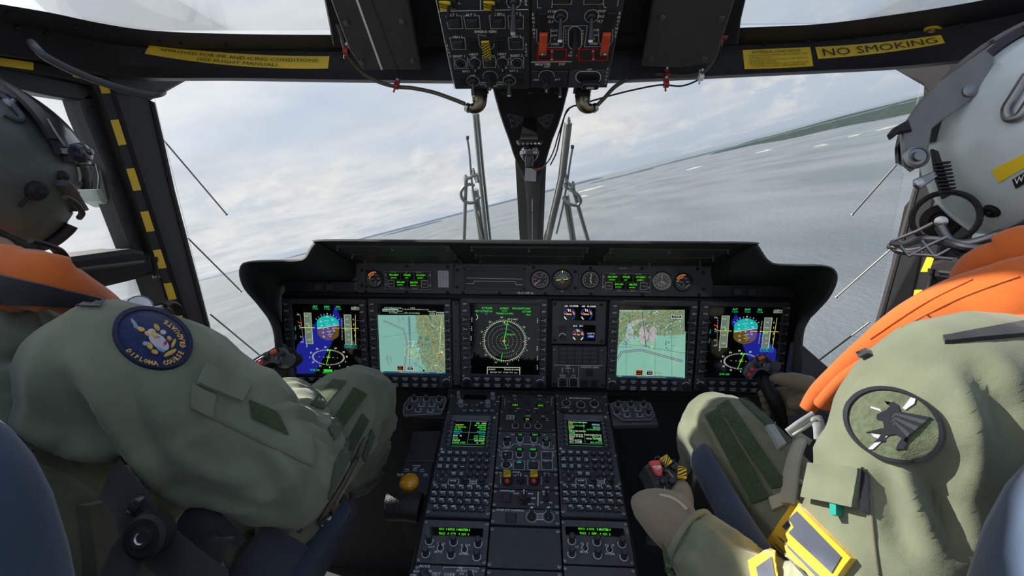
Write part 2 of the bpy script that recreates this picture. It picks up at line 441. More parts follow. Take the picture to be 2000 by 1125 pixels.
island([(1385, 299), (1450, 279), (1540, 256), (1640, 228), (1740, 203), (1840, 178), (1960, 150)], [(1385, 303), (1475, 283), (1540, 272), (1640, 249), (1740, 230), (1840, 208), (1960, 180)],
       FOR, 'long wooded green headland below the horizon on the right', 'headland', 45, 'headland')
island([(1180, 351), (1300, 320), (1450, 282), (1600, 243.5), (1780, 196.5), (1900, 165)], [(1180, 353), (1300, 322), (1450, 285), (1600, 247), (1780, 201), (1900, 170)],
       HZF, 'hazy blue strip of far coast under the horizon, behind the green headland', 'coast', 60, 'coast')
island([(560, 503), (800, 440.5), (1000, 388.7), (1180, 342.5)], [(560, 505.5), (800, 444), (1000, 393), (1180, 347.5)], HZF, 'faint long haze-tinted far shoreline along the horizon behind the wipers', 'coast', 40, 'coast')  # strip extended so its colour carries the horizon haze band
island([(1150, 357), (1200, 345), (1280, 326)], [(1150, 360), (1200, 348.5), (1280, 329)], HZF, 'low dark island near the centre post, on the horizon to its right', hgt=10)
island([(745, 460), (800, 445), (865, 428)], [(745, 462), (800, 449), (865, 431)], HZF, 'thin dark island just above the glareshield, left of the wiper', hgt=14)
for (x0, y0, x1, y1, h, lb) in ((1120, 378, 1183, 362, 2.5, 'pale rocky islet strip right beside the right wiper'), (1122, 387, 1150, 381, 2, 'small pale islet just below the strip beside the right wiper'),
        (1338, 333, 1373, 324, 2.5, 'pale bare rocks in the sea left of the wooded headland tip'), (1475, 299, 1511, 291, 2.5, 'pale long skerry close under the tip of the headland'),
        (1588, 287, 1620, 281, 1, 'thin white skerry in open water below the headland'), (1655, 268, 1682, 262, 2, 'small pale skerry near the shore right of the thin white one'),
        (1706, 257, 1760, 243, 3, 'rightmost pale sandy skerry, partly behind the white helmet')):
    island([(x0, y0-.8), ((x0+x1)/2, (y0+y1)/2-2.2), (x1, y1-.8)], [(x0, y0+.3), ((x0+x1)/2, (y0+y1)/2+1), (x1, y1+.3)], ROC, lb, 'islet', h, 'islet')

# ================================================================ cockpit shell
XS = .95
SL = Fr((-XS, 0, 0), (0, 1, 0), (0, 0, 1))        # left side plane, z points inboard(+X)
SR = Fr((XS, 0, 0), (0, -1, 0), (0, 0, 1))        # right side plane, z points inboard(-X)
def poly(fr, pts, h=0.0): return [fr.uv(x, y, h) for x, y in pts]
def plate(fr, pts, z0, z1, m, ch=.004, mb=None):
    mb = mb or MB(); mb.prism(poly(fr, pts, z1), z0, z1, m, ch); return mb

# windscreen top beam, a bent closed section following the photo
def loft(sections, m, close=True):
    mb = MB(); n = len(sections[0]); vv = [p for s_ in sections for p in s_]; ff = []
    for i in range(len(sections)-1):
        for k in range(n): l = (k+1) % n; ff.append((i*n+k, (i+1)*n+k, (i+1)*n+l, i*n+l))
    ff.append(tuple(range(n))); ff.append(tuple((len(sections)-1)*n+k for k in range(n))[::-1])
    return mb.add(vv, ff, m)
BEAM = [(-260, -45, .58, 60, .62), (-120, -12, .67, 92, .72), (0, 8, .75, 112, .82), (100, 25, .81, 128, .91), (200, 46, .87, 150, 1.0), (300, 60, .91, 158, 1.06), (450, 66, .93, 158, 1.07), (640, 68, .92, 161, 1.05),
        (850, 68, .885, 163, 1.0), (1040, 68, .88, 164, .99), (1220, 66, .87, 162, .97), (1450, 54, .87, 151, .99), (1600, 47, .86, 144, .98), (1750, 28, .80, 136, .93), (1900, 4, .73, 120, .83), (2020, -22, .67, 98, .75), (2200, -65, .58, 60, .65)]
secs = []
for (x, yu, du, yl, dl) in BEAM:
    u_, l_ = P(x, yu, du), P(x, yl, dl)
    m1 = P(x, yu + (yl-yu)*.35, du + (dl-du)*.55); m2 = P(x, yu + (yl-yu)*.72, du+(dl-du)*.62); m3 = P(x, yl-6, dl-.035)
    o1 = P(x, yl-4, dl+.05); o2 = P(x, yu+3, du+.07)
    secs.append([u_, m1, m2, m3, l_, o1, o2])
sm = []
for i in range(7):
    c = crom([s_[i] for s_ in secs], 4); sm.append(c)
secs = [[sm[k][j] for k in range(7)] for j in range(len(sm[0]))]
beam = struct(loft(secs, FRM), 'trim_1'); bm_cast = Cast([beam])

# pillars on the side planes
def side(fr, sgn, pts, z0, z1, m, name, ch=.006):
    return struct(plate(fr, pts, z0, z1, m, ch), name, fr.m)
pl = side(SL, 1, [(205, 150), (300, 192), (339, 360), (426, 705), (470, 830), (430, 840), (371, 657), (275, 360), (213, 168)], -.03, .020, FRM, 'trim_2', .012)
mb = MB(); plate(SL, [(296, 196), (306, 200), (344, 372), (432, 712), (424, 712), (336, 372)], -.06, .026, BLK, .004, mb); struct(mb, 'trim_3', SL.m)
gus = side(SL, 1, [(200, 140), (290, 150), (330, 120), (384, 150), (300, 197), (225, 190)], -.05, .024, FRM, 'trim_4', .01)
pr = side(SR, -1, [(1798, 150), (1850, 150), (1830, 380), (1775, 640), (1720, 860), (1670, 860), (1706, 640), (1760, 400), (1786, 367)], -.03, .020, FRMS, 'trim_5', .012)
mb = MB(); plate(SR, [(1782, 362), (1792, 362), (1716, 640), (1670, 800), (1662, 800), (1704, 640)], -.06, .026, BLK, .004, mb); struct(mb, 'trim_6', SR.m)
side(SR, -1, [(1738, 134), (1850, 100), (1880, 160), (1830, 215), (1796, 168)], -.05, .03, FRMS, 'trim_7', .01)

# left door: frame with tape, lattice window frame, rail, panes
def door(fr, nm, L_):
    t = bpy.data.objects.new(nm, None); C.objects.link(t); t.matrix_world = fr.m; t['kind'] = 'structure'
    def pp(name, pts, z0, z1, m, ch=.004):
        mb = MB(); mb.prism(poly(fr, pts, z1), z0, z1, m, ch); return mb.build(name, t)
    pp('frame_post', L_['post'], -.05, .016, BLK); pp('frame_header', L_['head'], -.05, .016, BLK)
    pp('window_frame', L_['wf'], -.045, -.004, PNL2); pp('window_header', L_['wh'], -.045, -.004, PNL2)
    pp('rail', L_['rail'], -.05, .03, BLK, .01); pp('lower_post', L_['lp'], -.05, -.01, BLK)
    pp('rail_groove', L_['groove'], .03, .036, PNL2)
    for k in L_['glass']: pp('pane', k, -.03, -.026, GLS, 0)
    pp('sill', L_['sill'], -.05, .02, BLK, .01)
    mb = MB(); fn = quadfn(*L_['lat'])
    for k in range(16):
        a = fn(.12 if k % 2 else .88, k/16); b = fn(.88 if k % 2 else .12, (k+1)/16)
        a = fr.uv(*a, h=-.002); b = fr.uv(*b, h=-.002); mb.strip([a, b], .004, KEYD, z=-.0025)
    mb.build('lattice_rib', t)
    mb = MB(); mb.lathe(0, 0, [(.008, 0), (.008, .012), (.0055, .012), (.0055, .04), (.007, .045)], BLK, 14)
    o = mb.build('latch_pin', t); u, v = fr.uv(*L_['pin']); o.matrix_local = Matrix.Translation((u, v, .03)) @ Matrix.Rotation(R(90), 4, 'X')
    mb.__init__(); mb.lathe(0, 0, [(.0075, 0), (.0075, .006), (.004, .008)], BRZ, 14); o = mb.build('latch_tip', t)
    o.matrix_local = Matrix.Translation((u, v-.045, .03)) @ Matrix.Rotation(R(90), 4, 'X')
    return t
door(SL, 'door_1', dict(post=[(180, 150), (205, 150), (215, 172), (275, 360), (371, 657), (400, 760), (380, 760), (350, 657), (255, 365), (196, 190), (184, 168)],
    head=[(-300, 60), (0, 106), (140, 132), (213, 152), (205, 172), (140, 156), (0, 130), (-300, 84)],
    wf=[(157, 194), (176, 176), (205, 190), (262, 365), (302, 492), (290, 500), (262, 496), (224, 394), (208, 325), (168, 228)],
    wh=[(-300, 80), (0, 128), (100, 150), (200, 172), (200, 200), (157, 196), (105, 188), (0, 165), (-300, 105)],
    rail=[(-300, 545), (0, 520), (130, 504), (262, 486), (286, 490), (302, 520), (306, 535), (262, 548), (200, 563), (0, 600), (-300, 650)],
    groove=[(-300, 585), (0, 548), (130, 526), (285, 508), (287, 516), (130, 536), (0, 560), (-300, 598)],
    lp=[(296, 530), (306, 530), (330, 610), (352, 700), (342, 700), (318, 610)],
    glass=[[(-300, 90), (0, 150), (160, 190), (200, 300), (265, 492), (0, 522), (-300, 550)], [(-300, 640), (0, 598), (300, 532), (350, 700), (0, 760), (-300, 800)]],
    sill=[(-300, 790), (0, 750), (350, 690), (400, 760), (440, 1000), (0, 1300), (-300, 1500)],
    lat=((162, 200), (198, 196), (288, 480), (264, 485)), pin=(277, 502)))
door(SR, 'door_2', dict(post=[(1850, 300), (1880, 300), (1825, 520), (1765, 700), (1700, 850), (1685, 850), (1757, 640), (1815, 420)],
    head=[(1850, 150), (2000, 125), (2300, 70), (2300, 95), (2000, 150), (1870, 178)],
    wf=[(1872, 300), (1900, 300), (1850, 500), (1835, 528), (1822, 520)],
    wh=[(1860, 178), (2000, 150), (2300, 95), (2300, 120), (2000, 172), (1880, 200)],
    rail=[(1815, 510), (1850, 502), (2000, 520), (2300, 550), (2300, 600), (2000, 568), (1860, 552), (1806, 545)],
    groove=[(1830, 528), (2000, 545), (2300, 575), (2300, 585), (2000, 553), (1830, 536)],
    lp=[(1808, 545), (1818, 548), (1785, 640), (1760, 700), (1750, 700), (1775, 640)],
    glass=[[(1880, 190), (2000, 160), (2300, 105), (2300, 560), (2000, 530), (1830, 515), (1860, 380)], [(1812, 548), (2000, 560), (2300, 590), (2300, 820), (2000, 760), (1755, 690)]],
    sill=[(1750, 690), (2000, 740), (2300, 800), (2300, 1500), (2000, 1300), (1650, 1000), (1690, 800)],
    lat=((1878, 300), (1895, 300), (1846, 505), (1830, 515)), pin=(1848, 525)))
# yellow pieces of tape on the two door posts
def tape(fr, sides, polys, grp, lab):
    for i, p in enumerate(polys):
        mb = MB(); mb.prism(poly(fr, p, .0172), .0164, .0176, YEL)
        tagm(mb, 'tape_strip', lab[i], 'tape', fr.m, grp)
bl = []
for (y0, y1) in ((234, 283), (329, 372), (360, 374), (413, 452), (488, 524), (553, 585), (617, 634)):
    if y0 == 360: continue
    xl = lambda y: 216 + (y-234)*.325
    bl.append([(xl(y0), y0+1), (xl(y0)+15, y0-1), (xl(y1)+15, y1-1), (xl(y1), y1+1)])
tape(SL, 1, bl, 'yellow tape strips on the left door post', ['yellow tape strip on left door post, uppermost of the straight run', 'yellow tape strip on left door post, second from the top of the straight run',
    'yellow tape strip on left door post, third down, above the window rail', 'yellow tape strip on left door post level with the window corner', 'yellow tape strip on left door post just under the rail', 'yellow tape strip on left door post, lowest, behind the shoulder patch'])
tape(SL, 1, [[(-40, 107), (65, 122), (65, 137), (-40, 123)], [(141, 138), (196, 152), (211, 164), (216, 182), (199, 183), (192, 161), (143, 150)]], 'yellow tape strips over the left door',
     ['yellow tape strip above the grey helmet on the left door header', 'bent yellow tape strip round the top corner of the left door frame'])
tape(SR, 1, [[(1812, 498), (1827, 498), (1815, 531), (1798, 531)], [(1786, 566), (1802, 566), (1790, 592), (1773, 597)]], 'yellow tape strips on the right door post',
     ['yellow tape strip on right door post behind the white helmet chin wires', 'yellow tape strip on right door post, just above the orange vest'])

# yellow placards on the top beam
def placard(fn, nu, nv, label, lines):
    t = thing('placard', label, 'placard'); mb = MB(); decal_grid(mb, bm_cast, fn, nu, nv, YLP, .0012, .001); mb.build('sheet', t)
    mb = MB()
    for (s_, cu, cv, h, wd) in lines:
        vv, ff = glyphs(s_, .0, 2); mx = max(v[0] for v in vv); out = []
        for v in vv:
            px, py = fn(cu + v[0]/mx*wd/2, cv - v[1]*h); p, n = bm_cast.hit(px, py); out.append(p + (CAM-p).normalized()*.007)
        mb.add(out, ff, INK)
    mb.build('lettering', t); return t
def curve4(tl, tr, br, bl_, sag_t, sag_b):
    q = quadfn(tl, tr, br, bl_)
    return lambda u, v: (q(u, v)[0], q(u, v)[1] + 4*u*(1-u)*(sag_t*(1-v)+sag_b*v))
placard(curve4((292, 88), (644, 110), (641, 134), (283, 105), 6, 9), 24, 4, 'long yellow placard with two lines of flight approval text on the beam, left',
        [('APPROVED FOR IFR AND ICING CONDITIONS', .5, .33, .36, .87), ('(SEE FLIGHT MANUAL)', .5, .74, .36, .44)])
placard(curve4((1592, 92), (1838, 68), (1846, 84), (1598, 115), 3, 4), 16, 3, 'yellow placard with big no smoking lettering on the beam, right',
        [('NO SMOKING', .5, .52, .9, .90)])
placard(curve4((1450, 98), (1582, 92), (1588, 129), (1454, 135), 0, 1), 8, 4, 'square yellow placard with small load hook text on the beam',
        [('EXTERNAL LOAD HOOK', .5, .14, .2, .72), ('THIS HELICOPTER IS APPROVED FOR ROTORCRAFT-LOAD', .52, .31, .11, .86), ('COMBINATION CLASS B', .26, .42, .11, .34), ('ONLY PERSONS DIRECTLY INVOLVED IN THE OPERATION', .52, .53, .11, .86),
         ('ARE PERMITTED ON BOARD', .28, .64, .11, .4), ('MAX AIRSPEED FOR EXTERNAL LOAD HOOK OPERATION:', .52, .75, .11, .86), ('110 KTS OR ACC TABLE, WHICHEVER IS LESS', .5, .87, .12, .80)])
# grab handle on left of the beam
def tubething(name, pts, r, m, label, cat, seg=10, n=5, **k):
    mb = MB(); mb.tube(crom(pts, n), r, m, seg, **k); return tagm(mb, name, label, cat)
tubething('grab_handle', [P(62, 84, .78), P(72, 96, .755), P(92, 113, .76), P(150, 142, .80), P(220, 168, .85), P(285, 184, .90), P(308, 184, .92), P(318, 180, .96)], .0066, PNL, 'curved dark metal grab handle under the beam at upper left', 'handle')
# rivets and bolts along the beam
mb = MB()
for x, y in ((20, 23), (147, 50), (310, 80), (352, 84), (440, 88), (520, 93), (600, 95), (34, 55), (92, 66), (1372, 86), (1492, 84), (1578, 79), (1668, 72), (1768, 63), (1880, 48)):
    p, n = bm_cast.hit(x, y); mb.T = Matrix.Translation(p) @ n.to_track_quat('Z', 'Y').to_matrix().to_4x4(); mb.lathe(0, 0, [(.0045, -.002), (.0045, .002), (.003, .0035), (.001, .004)], BLK, 10)
mb.T = Matrix.Identity(4); o = mb.build('rivet', beam)
for x, y, s_ in ((1822, 56, 1.0),):
    p, n = bm_cast.hit(x, y); mb = MB(); mb.T = Matrix.Translation(p) @ n.to_track_quat('Z', 'Y').to_matrix().to_4x4()
    mb.lathe(0, 0, [(.013, -.002), (.013, .002), (.009, .003), (.009, .001)], YEL, 16); mb.lathe(0, 0, [(.007, 0), (.007, .006), (.003, .008)], STL, 12)
    tagm(mb, 'fastener', 'steel fastener ringed with yellow on the beam above the no smoking placard', 'fastener')

# roof centre, roof windows, cut short and open behind to let in more sky light
RF = Fr(P(1040, 68, .88), (1, 0, 0), (0, -1, .62))   # roof plane, y runs up and back, z faces down
mb = MB(); 
cpl = [RF.uv(650, 95), RF.uv(642, 50), RF.uv(630, -10), (-.36, .42), (.36, .42), RF.uv(1460, -10), RF.uv(1448, 40), RF.uv(1442, 90)]
mb.prism(cpl, -.05, .0, FRM, .004); struct(mb, 'ceiling', RF.m)
mb = MB(); mb.prism([(-1.0, .34), (1.0, .34), (1.0, .42), (-1.0, .42)], -.06, -.051, FRM, 0); struct(mb, 'trim_8', RF.m)
for nm, a, b in (('window_1', -.95, -.22), ('window_2', .22, .95)):
    mb = MB(); mb.prism([(a, -.01), (b, -.01), (b, .345), (a, .345)], -.036, -.032, GLS); struct(mb, nm, RF.m)
# windscreen panes: from the beam down and forward to the glareshield base
def pane(pts, name):
    vv = [P(*p) for p in pts]; mb = MB(); n = len(vv); c = sum(vv, V((0, 0, 0)))/n; nn = (vv[1]-vv[0]).cross(vv[-1]-vv[0]).normalized()*.006
    mb.add(vv + [v+nn for v in vv], [tuple(range(n)), tuple(range(n, 2*n))[::-1]] + [(i, (i+1) % n, n+(i+1) % n, n+i) for i in range(n)], GLS); return struct(mb, name)
pane([(300, 192, 1.06), (384, 150, 1.06), (1040, 150, 1.07), (1040, 640, 1.75), (420, 760, 1.36), (426, 705, 1.32)], 'window_3')
pane([(1040, 150, 1.07), (1745, 130, .96), (1800, 165, .97), (1706, 640, 1.24), (1690, 760, 1.28), (1040, 640, 1.75)], 'window_4')
# nose deck, side ledges, floor
mb = MB(); mb.prism([(-1.0, -.9), (1.0, -.9), (1.0, 1.62), (.5, 1.8), (-.5, 1.8), (-1.0, 1.62)], -.03, 0, RUB); struct(mb, 'floor')
# ================================================================ glareshield shroud
PN = Fr((0, 1.3, 1.25), (1, 0, 0), (0, 0, 1))
PAIR = [((541, 770), (556, 770)), ((538, 700), (556, 700)), ((533, 640), (550, 650)), ((505, 597), (545, 622)), ((478, 565), (542, 600)), ((468, 540), (543, 580)), ((470, 520), (549, 562)), ((484, 511), (565, 551)),
  ((530, 509), (600, 549)), ((578, 508), (660, 549)), ((595, 501), (688, 547)), ((605, 484), (695, 535)), ((613, 474), (697, 522)), ((627, 468.5), (704, 516)), ((800, 469), (820, 515)), ((1040, 470), (1040, 517)), ((1300, 472), (1270, 519)),
  ((1466, 473), (1378, 520)), ((1480, 479), (1386, 528)), ((1490, 494), (1388, 545)), ((1501, 508), (1396, 556)), ((1520, 516), (1430, 557)), ((1570, 517.5), (1500, 558)), ((1615, 519), (1540, 562)), ((1633, 531), (1553, 575)),
  ((1634, 552), (1556, 590)), ((1619, 582), (1556, 605)), ((1592, 612), (1555, 630)), ((1569, 638), (1553, 655)), ((1561, 700), (1552, 700)), ((1556, 770), (1552, 770))]
DL = 1.10
outer = crom([P(a[0], a[1], DL) for a, b in PAIR], 4); inner = crom([PN.m @ V((*PN.uv(*b), 0)) for a, b in PAIR], 4)
cen = P(1045, 620, DL + .05)
mb = MB(); rows = []
for k, (o_, i_) in enumerate(zip(outer, inner)):
    out = (o_ - cen); out = out - V((0, out.y, 0)); out.normalize()
    r = .007; up = out
    arc_ = [o_ - up*r*2 + V((0, .004, 0)), o_ - up*r*1.7 + V((0, -.003, 0)), o_ - up*r + V((0, -r, 0)), o_ - up*.002 + V((0, -r*.6, 0)), o_ + V((0, .0, 0)) + up*.001, o_ + V((0, .02, 0)) + up*.0005]
    inner_side = [i_ + V((0, .01, 0)), i_.lerp(arc_[0], .04), i_.lerp(arc_[0], .35), i_.lerp(arc_[0], .7)]
    mid = i_ + up*.010 + V((0, -.01, 0)); back = i_ + up*.012 + V((0, .30, -.05 if o_.z > CAM.z-.2 else 0))
    rows.append(inner_side + arc_ + [o_.lerp(mid, .5) + up*.006, mid, back])
n = len(rows[0]); vv = [p for r in rows for p in r]; ff = []
for k in range(len(rows)-1):
    for j in range(n-1): ff.append((k*n+j, k*n+j+1, (k+1)*n+j+1, (k+1)*n+j))
mb.add(vv, ff, SHL)
t = thing('glareshield', 'black winged glareshield hood over the whole instrument panel', 'glareshield')
gs = mb.build('hood', t, ang=50); gcast = Cast([gs])
for i, q in enumerate(([(655, 478), (878, 479), (906, 514), (712, 512)], [(918, 480), (1150, 482), (1130, 516), (940, 514)], [(1190, 483), (1426, 486), (1368, 518), (1170, 516)])):
    mb = MB(); decal_grid(mb, gcast, quadfn(*q), 8, 3, PNL2, .0025); mb.build('lining_panel', t)
    mb = MB()
    for v in (.02, .5, .98):
        f_ = quadfn(*q); mb.tube([gcast.hit(*f_(u/10, v), off=.003)[0] for u in range(11)], .0009, CON, 6)
    mb.build('lining_rib', t)
for x, y in ((660, 483), (767, 483), (876, 485), (922, 485), (1033, 487), (1146, 487), (1192, 488), (1307, 489), (1421, 490), (689, 499), (889, 500), (930, 500), (1138, 502), (1180, 503), (1392, 505),
             (713, 512), (806, 512), (900, 513), (938, 513), (1034, 514), (1131, 514), (1170, 515), (1268, 516), (1367, 517)):
    p, n_ = gcast.hit(x, y-3); mb = MB(); mb.T = Matrix.Translation(p) @ (V((0, -.55, -1))).to_track_quat('Z', 'Y').to_matrix().to_4x4()
    mb.lathe(0, 0, [(.0034, -.003), (.0034, .003), (.0018, .004), (.0018, .008), (.003, .0085), (.003, .0115), (.0015, .012)], STL, 8); mb.build('hanging_stud', t)

# ================================================================ instrument panel structure
pan = thing('instrument_panel', 'wide black instrument panel carrying the screens, seen between its screens and under the hood', 'instrument panel', PN.m)
mb = MB(); mb.prism(poly(PN, [(548, 576), (1558, 576), (1556, 775), (548, 775)]), -.03, -.006, BLK, .002); mb.build('back_plate', pan)
def sub(name, x0, y0, x1, y1, z0, z1, m, ch=.0015, bolts=()):
    a, b = PN.uv(x0, y0), PN.uv(x1, y1); mb = MB(); mb.prism(rrect((a[0]+b[0])/2, (a[1]+b[1])/2, abs(b[0]-a[0]), abs(b[1]-a[1]), .002), z0, z1, m, ch)
    o = mb.build(name, pan)
    for x, y in bolts:
        mb = MB(); u, v = PN.uv(x, y); mb.lathe(u, v, [(.0045, z1), (.0045, z1+.0015), (.003, z1+.0025), (.003, z1+.001), (.0005, z1+.001)], BLK, 10); mb.build('panel_bolt', o)
    return o
sub('upper_panel', 695, 512, 887, 574, -.03, .004, PNL, bolts=((708, 527), (708, 557), (718, 529), (717, 560), (716, 569), (795, 520), (795, 570), (875, 521), (875, 571)))
sub('upper_panel', 889, 514, 1129, 577, -.03, .004, PNL, bolts=((894, 527), (894, 560), (905, 571), (976, 572), (1042, 522), (1065, 573), (1123, 530), (1123, 562)))
sub('upper_panel', 1130, 517, 1390, 580, -.03, .004, PNL, bolts=((1153, 523), (1154, 574), (1253, 524), (1254, 575), (1372, 532), (1373, 564), (1364, 576), (1361, 525)))
sub('side_panel', 555, 549, 693, 572, -.03, .002, PNL2); sub('side_panel', 1391, 556, 1552, 581, -.03, .002, PNL2)
sub('ledge', 556, 577, 1555, 584, -.03, .008, BLK)
for x, y in ((622, 560), (646, 560), (1439, 569), (1467, 570)):
    u, v = PN.uv(x, y); o = MB(); o.box(u, v, .003, .027, .024, .006, KEYD, .001); o = o.build('square_switch', pan)
    mb = MB(); mb.box(u, v, .006, .021, .019, .004, PNL, .001); mb.build('switch_cap', o)
mb = MB(); mb.box(*PN.uv(892, 670), .004, PN.uv(900, 600)[0]-PN.uv(885, 600)[0], .255, .014, PNL, .003); rail = mb.build('rail', pan)
for y in (592, 665, 730):
    mb = MB(); mb.lathe(*PN.uv(892, y), [(.003, .011), (.003, .0125), (.001, .013)], RUB, 8); mb.build('rail_screw', rail)
# ---- small instruments on the upper strip
def pt(px, py, h=.004): return PN.at(px, py, h)
def pxl(fr, px, py): return fr.uv(px, py)
SC = (PN.uv(1100, 600)[0]-PN.uv(1000, 600)[0])/100      # metres per photo pixel on the panel plane
def gauge(px, py, r, label, kind, rim=KEYD):
    fr = pt(px, py); t = thing('round_gauge', label, 'gauge', fr.m); r *= SC
    mb = MB(); mb.lathe(0, 0, [(r*1.08, -.004), (r*1.08, .003), (r*1.0, .005), (r*.93, .004), (r*.93, .0015)], rim, 32); mb.build('bezel', t)
    mb = MB(); mb.lathe(0, 0, [(r*.93, 0), (r*.93, .0012)], SCR, 32); mb.build('dial', t)
    m = MB()
    if kind == 'arc':
        m.arc(0, 0, r*.82, 75, 150, r*.10, EO, .0018); m.arc(0, 0, r*.82, 150, 290, r*.07, EGR2, .0018); m.arc(0, 0, r*.62, 90, 180, r*.07, EO, .0018)
        for a in range(100, 300, 25): m.line(math.cos(R(a))*r*.45, math.sin(R(a))*r*.45, math.cos(R(a))*r*.7, math.sin(R(a))*r*.7, r*.05, GLY, .0018)
        for k in range(4): m.line(r*.25+k*r*.13, -r*.5+k*r*.1, r*.4+k*r*.12, -r*.7+k*r*.12, r*.06, GLY, .0018)
        m.text('100 TQ', 0, r*.45, r*.26, GLY, .0018); m.text('NR', r*.45, r*.05, r*.26, GLY, .0018); m.text('%', r*.1, -r*.3, r*.3, GLY, .0018)
        m.line(0, 0, -r*.75, r*.05, r*.05, GLY, .0022)
    if kind == 'speed':
        for k in range(40): a = R(k*9); m.line(math.cos(a)*r*.78, math.sin(a)*r*.78, math.cos(a)*r*.9, math.sin(a)*r*.9, r*.045, GLY, .0018)
        for k, s_ in enumerate(('20', '40', '60', '80', '100', '120', '140', '160')): a = R(70-k*42); m.text(s_, math.cos(a)*r*.58, math.sin(a)*r*.58, r*.24, GLY, .0018)
        m.line(0, 0, -r*.62, -r*.62, r*.07, GLY, .0024); m.line(-r*.1, -r*.2, -r*.72, -r*.5, r*.05, ER, .0022); m.line(-r*.55, r*.2, -r*.85, r*.25, r*.12, REDP, .002)
        m.text('KNOTS', 0, r*.25, r*.17, GLY, .0018)
    if kind == 'alt':
        for k in range(50): a = R(k*7.2); q = .76 if k % 5 == 0 else .82; m.line(math.cos(a)*r*q, math.sin(a)*r*q, math.cos(a)*r*.9, math.sin(a)*r*.9, r*.05, GLY, .0018)
        for k in range(10): a = R(90-k*36); m.text(str(k), math.cos(a)*r*.62, math.sin(a)*r*.62, r*.3, GLY, .0018)
        m.strip([(0, -r*.15), (r*.12, r*.7)], r*.1, GLY, .0024); m.strip([(0, 0), (r*.12, -r*.45)], r*.14, GLY, .0022); m.text('ALT', 0, r*.2, r*.2, GLY, .0018)
    if kind == 'clock':
        for k in range(60): a = R(k*6); q = .72 if k % 5 == 0 else .82; m.line(math.cos(a)*r*q, math.sin(a)*r*q, math.cos(a)*r*.9, math.sin(a)*r*.9, r*.05, GLY, .0018)
        for k in range(12): a = R(60-k*30); m.text(str(k+1), math.cos(a)*r*.56, math.sin(a)*r*.56, r*.26, GLY, .0018)
        m.strip([(0, 0), (r*.42, -r*.28)], r*.12, GLY, .0024); m.strip([(-r*.05, -r*.2), (r*.02, r*.7)], r*.06, GLY, .0026)
        m.arc(-r*.1, -r*.28, r*.2, 0, 360, r*.05, GLY, .002)
    if kind == 'att':
        s = r*.66; ph = R(8)
        top = [(s*math.cos(ph+PI*k/16), s*math.sin(ph+PI*k/16)) for k in range(17)]; bot = [(s*math.cos(ph+PI+PI*k/16), s*math.sin(ph+PI+PI*k/16)) for k in range(17)]
        m.flat(top, mat('horizon ball blue', (.16, .32, .38), .4), .0024); m.flat(bot, mat('horizon ball brown', (.10, .05, .025), .4), .0024)
        for k in (-2, -1, 1, 2): m.line(-s*.3, k*s*.2, s*.3, k*s*.2+.0002, s*.05, GLY, .003)
        m.line(-s*.9, -s*.1, -s*.2, 0, s*.09, EY, .0032); m.line(s*.2, 0, s*.9, s*.15, s*.09, EY, .0032)
        m.flat([(-r*.08, r*.95), (r*.08, r*.95), (0, r*.62)], EY, .0032)
        for k in range(-5, 6):
            a = R(90+k*15); m.line(math.cos(a)*r*.74, math.sin(a)*r*.74, math.cos(a)*r*.9, math.sin(a)*r*.9, r*.06, GLY, .0018)
    m.build('dial_marks', t)
    if kind in ('att', 'alt'):
        mb = MB(); mb.lathe(r*.75 if kind == 'att' else -r*.8, -r*.72, [(r*.16, 0), (r*.16, .008), (r*.12, .01)], KNB, 14); mb.build('setting_knob', t)
    return t
EGR2 = mat('dial green paint', (.04, .42, .12), .5)
gauge(732, 545, 17, 'small round gauge with coloured arcs at the left end of the upper strip', 'arc')
gauge(1055, 546, 18, 'round airspeed dial with a white needle, left of the standby horizon', 'speed')
gauge(1098, 546, 19, 'standby horizon ball gauge with blue and brown halves', 'att')
gauge(1153, 546, 17, 'round altimeter with ten numerals, between the horizon ball and the right radio display', 'alt')
gauge(1292, 549, 18, 'round clock gauge with twelve numerals in a shiny rim', 'clock', STD)
gauge(1334, 551, 17, 'small round gauge with coloured arcs at the right end of the upper strip', 'arc')
mb = MB(); mb.box(0, 0, .001, 32*SC, 7*SC, .002, KEYD, .0005); mb.text('SBI', 0, 0, 4*SC, GLY, .0022); tagm(mb, 'name_plate', 'small black plate under the standby horizon ball', 'plate', pt(1098, 569).m)
mb = MB(); mb.box(0, 0, .001, 32*SC, 7.5*SC, .002, KEYD, .001); mb.text('VLO:145 kt', 0, 0, 6.8*SC, GLY, .0022, bold=.02); tagm(mb, 'name_plate', 'black speed limit plate lettered VLO:145 kt', 'plate', pt(1026, 572).m)
mb = MB(); mb.box(0, 0, .001, 33*SC, 7*SC, .002, KEY, .001); mb.text('144.051', 0, 0, 5*SC, GLD, .0022); tagm(mb, 'name_plate', 'dull oblong number plate above the right radio display', 'plate', pt(1217, 524).m)
fr = pt(866, 545); mb = MB(); mb.box(0, 0, .0008, 21*SC, 33*SC, .0016, WHT, .0003)
for k in range(7):
    for c in (-1, 0, 1): mb.text(('KG', '145', 'KT')[c+1], c*6*SC, (12-k*4)*SC, 3*SC, INK, .0018)
tagm(mb, 'table_card', 'white printed table card on the upper strip right of the left radio display', 'card', fr.m)
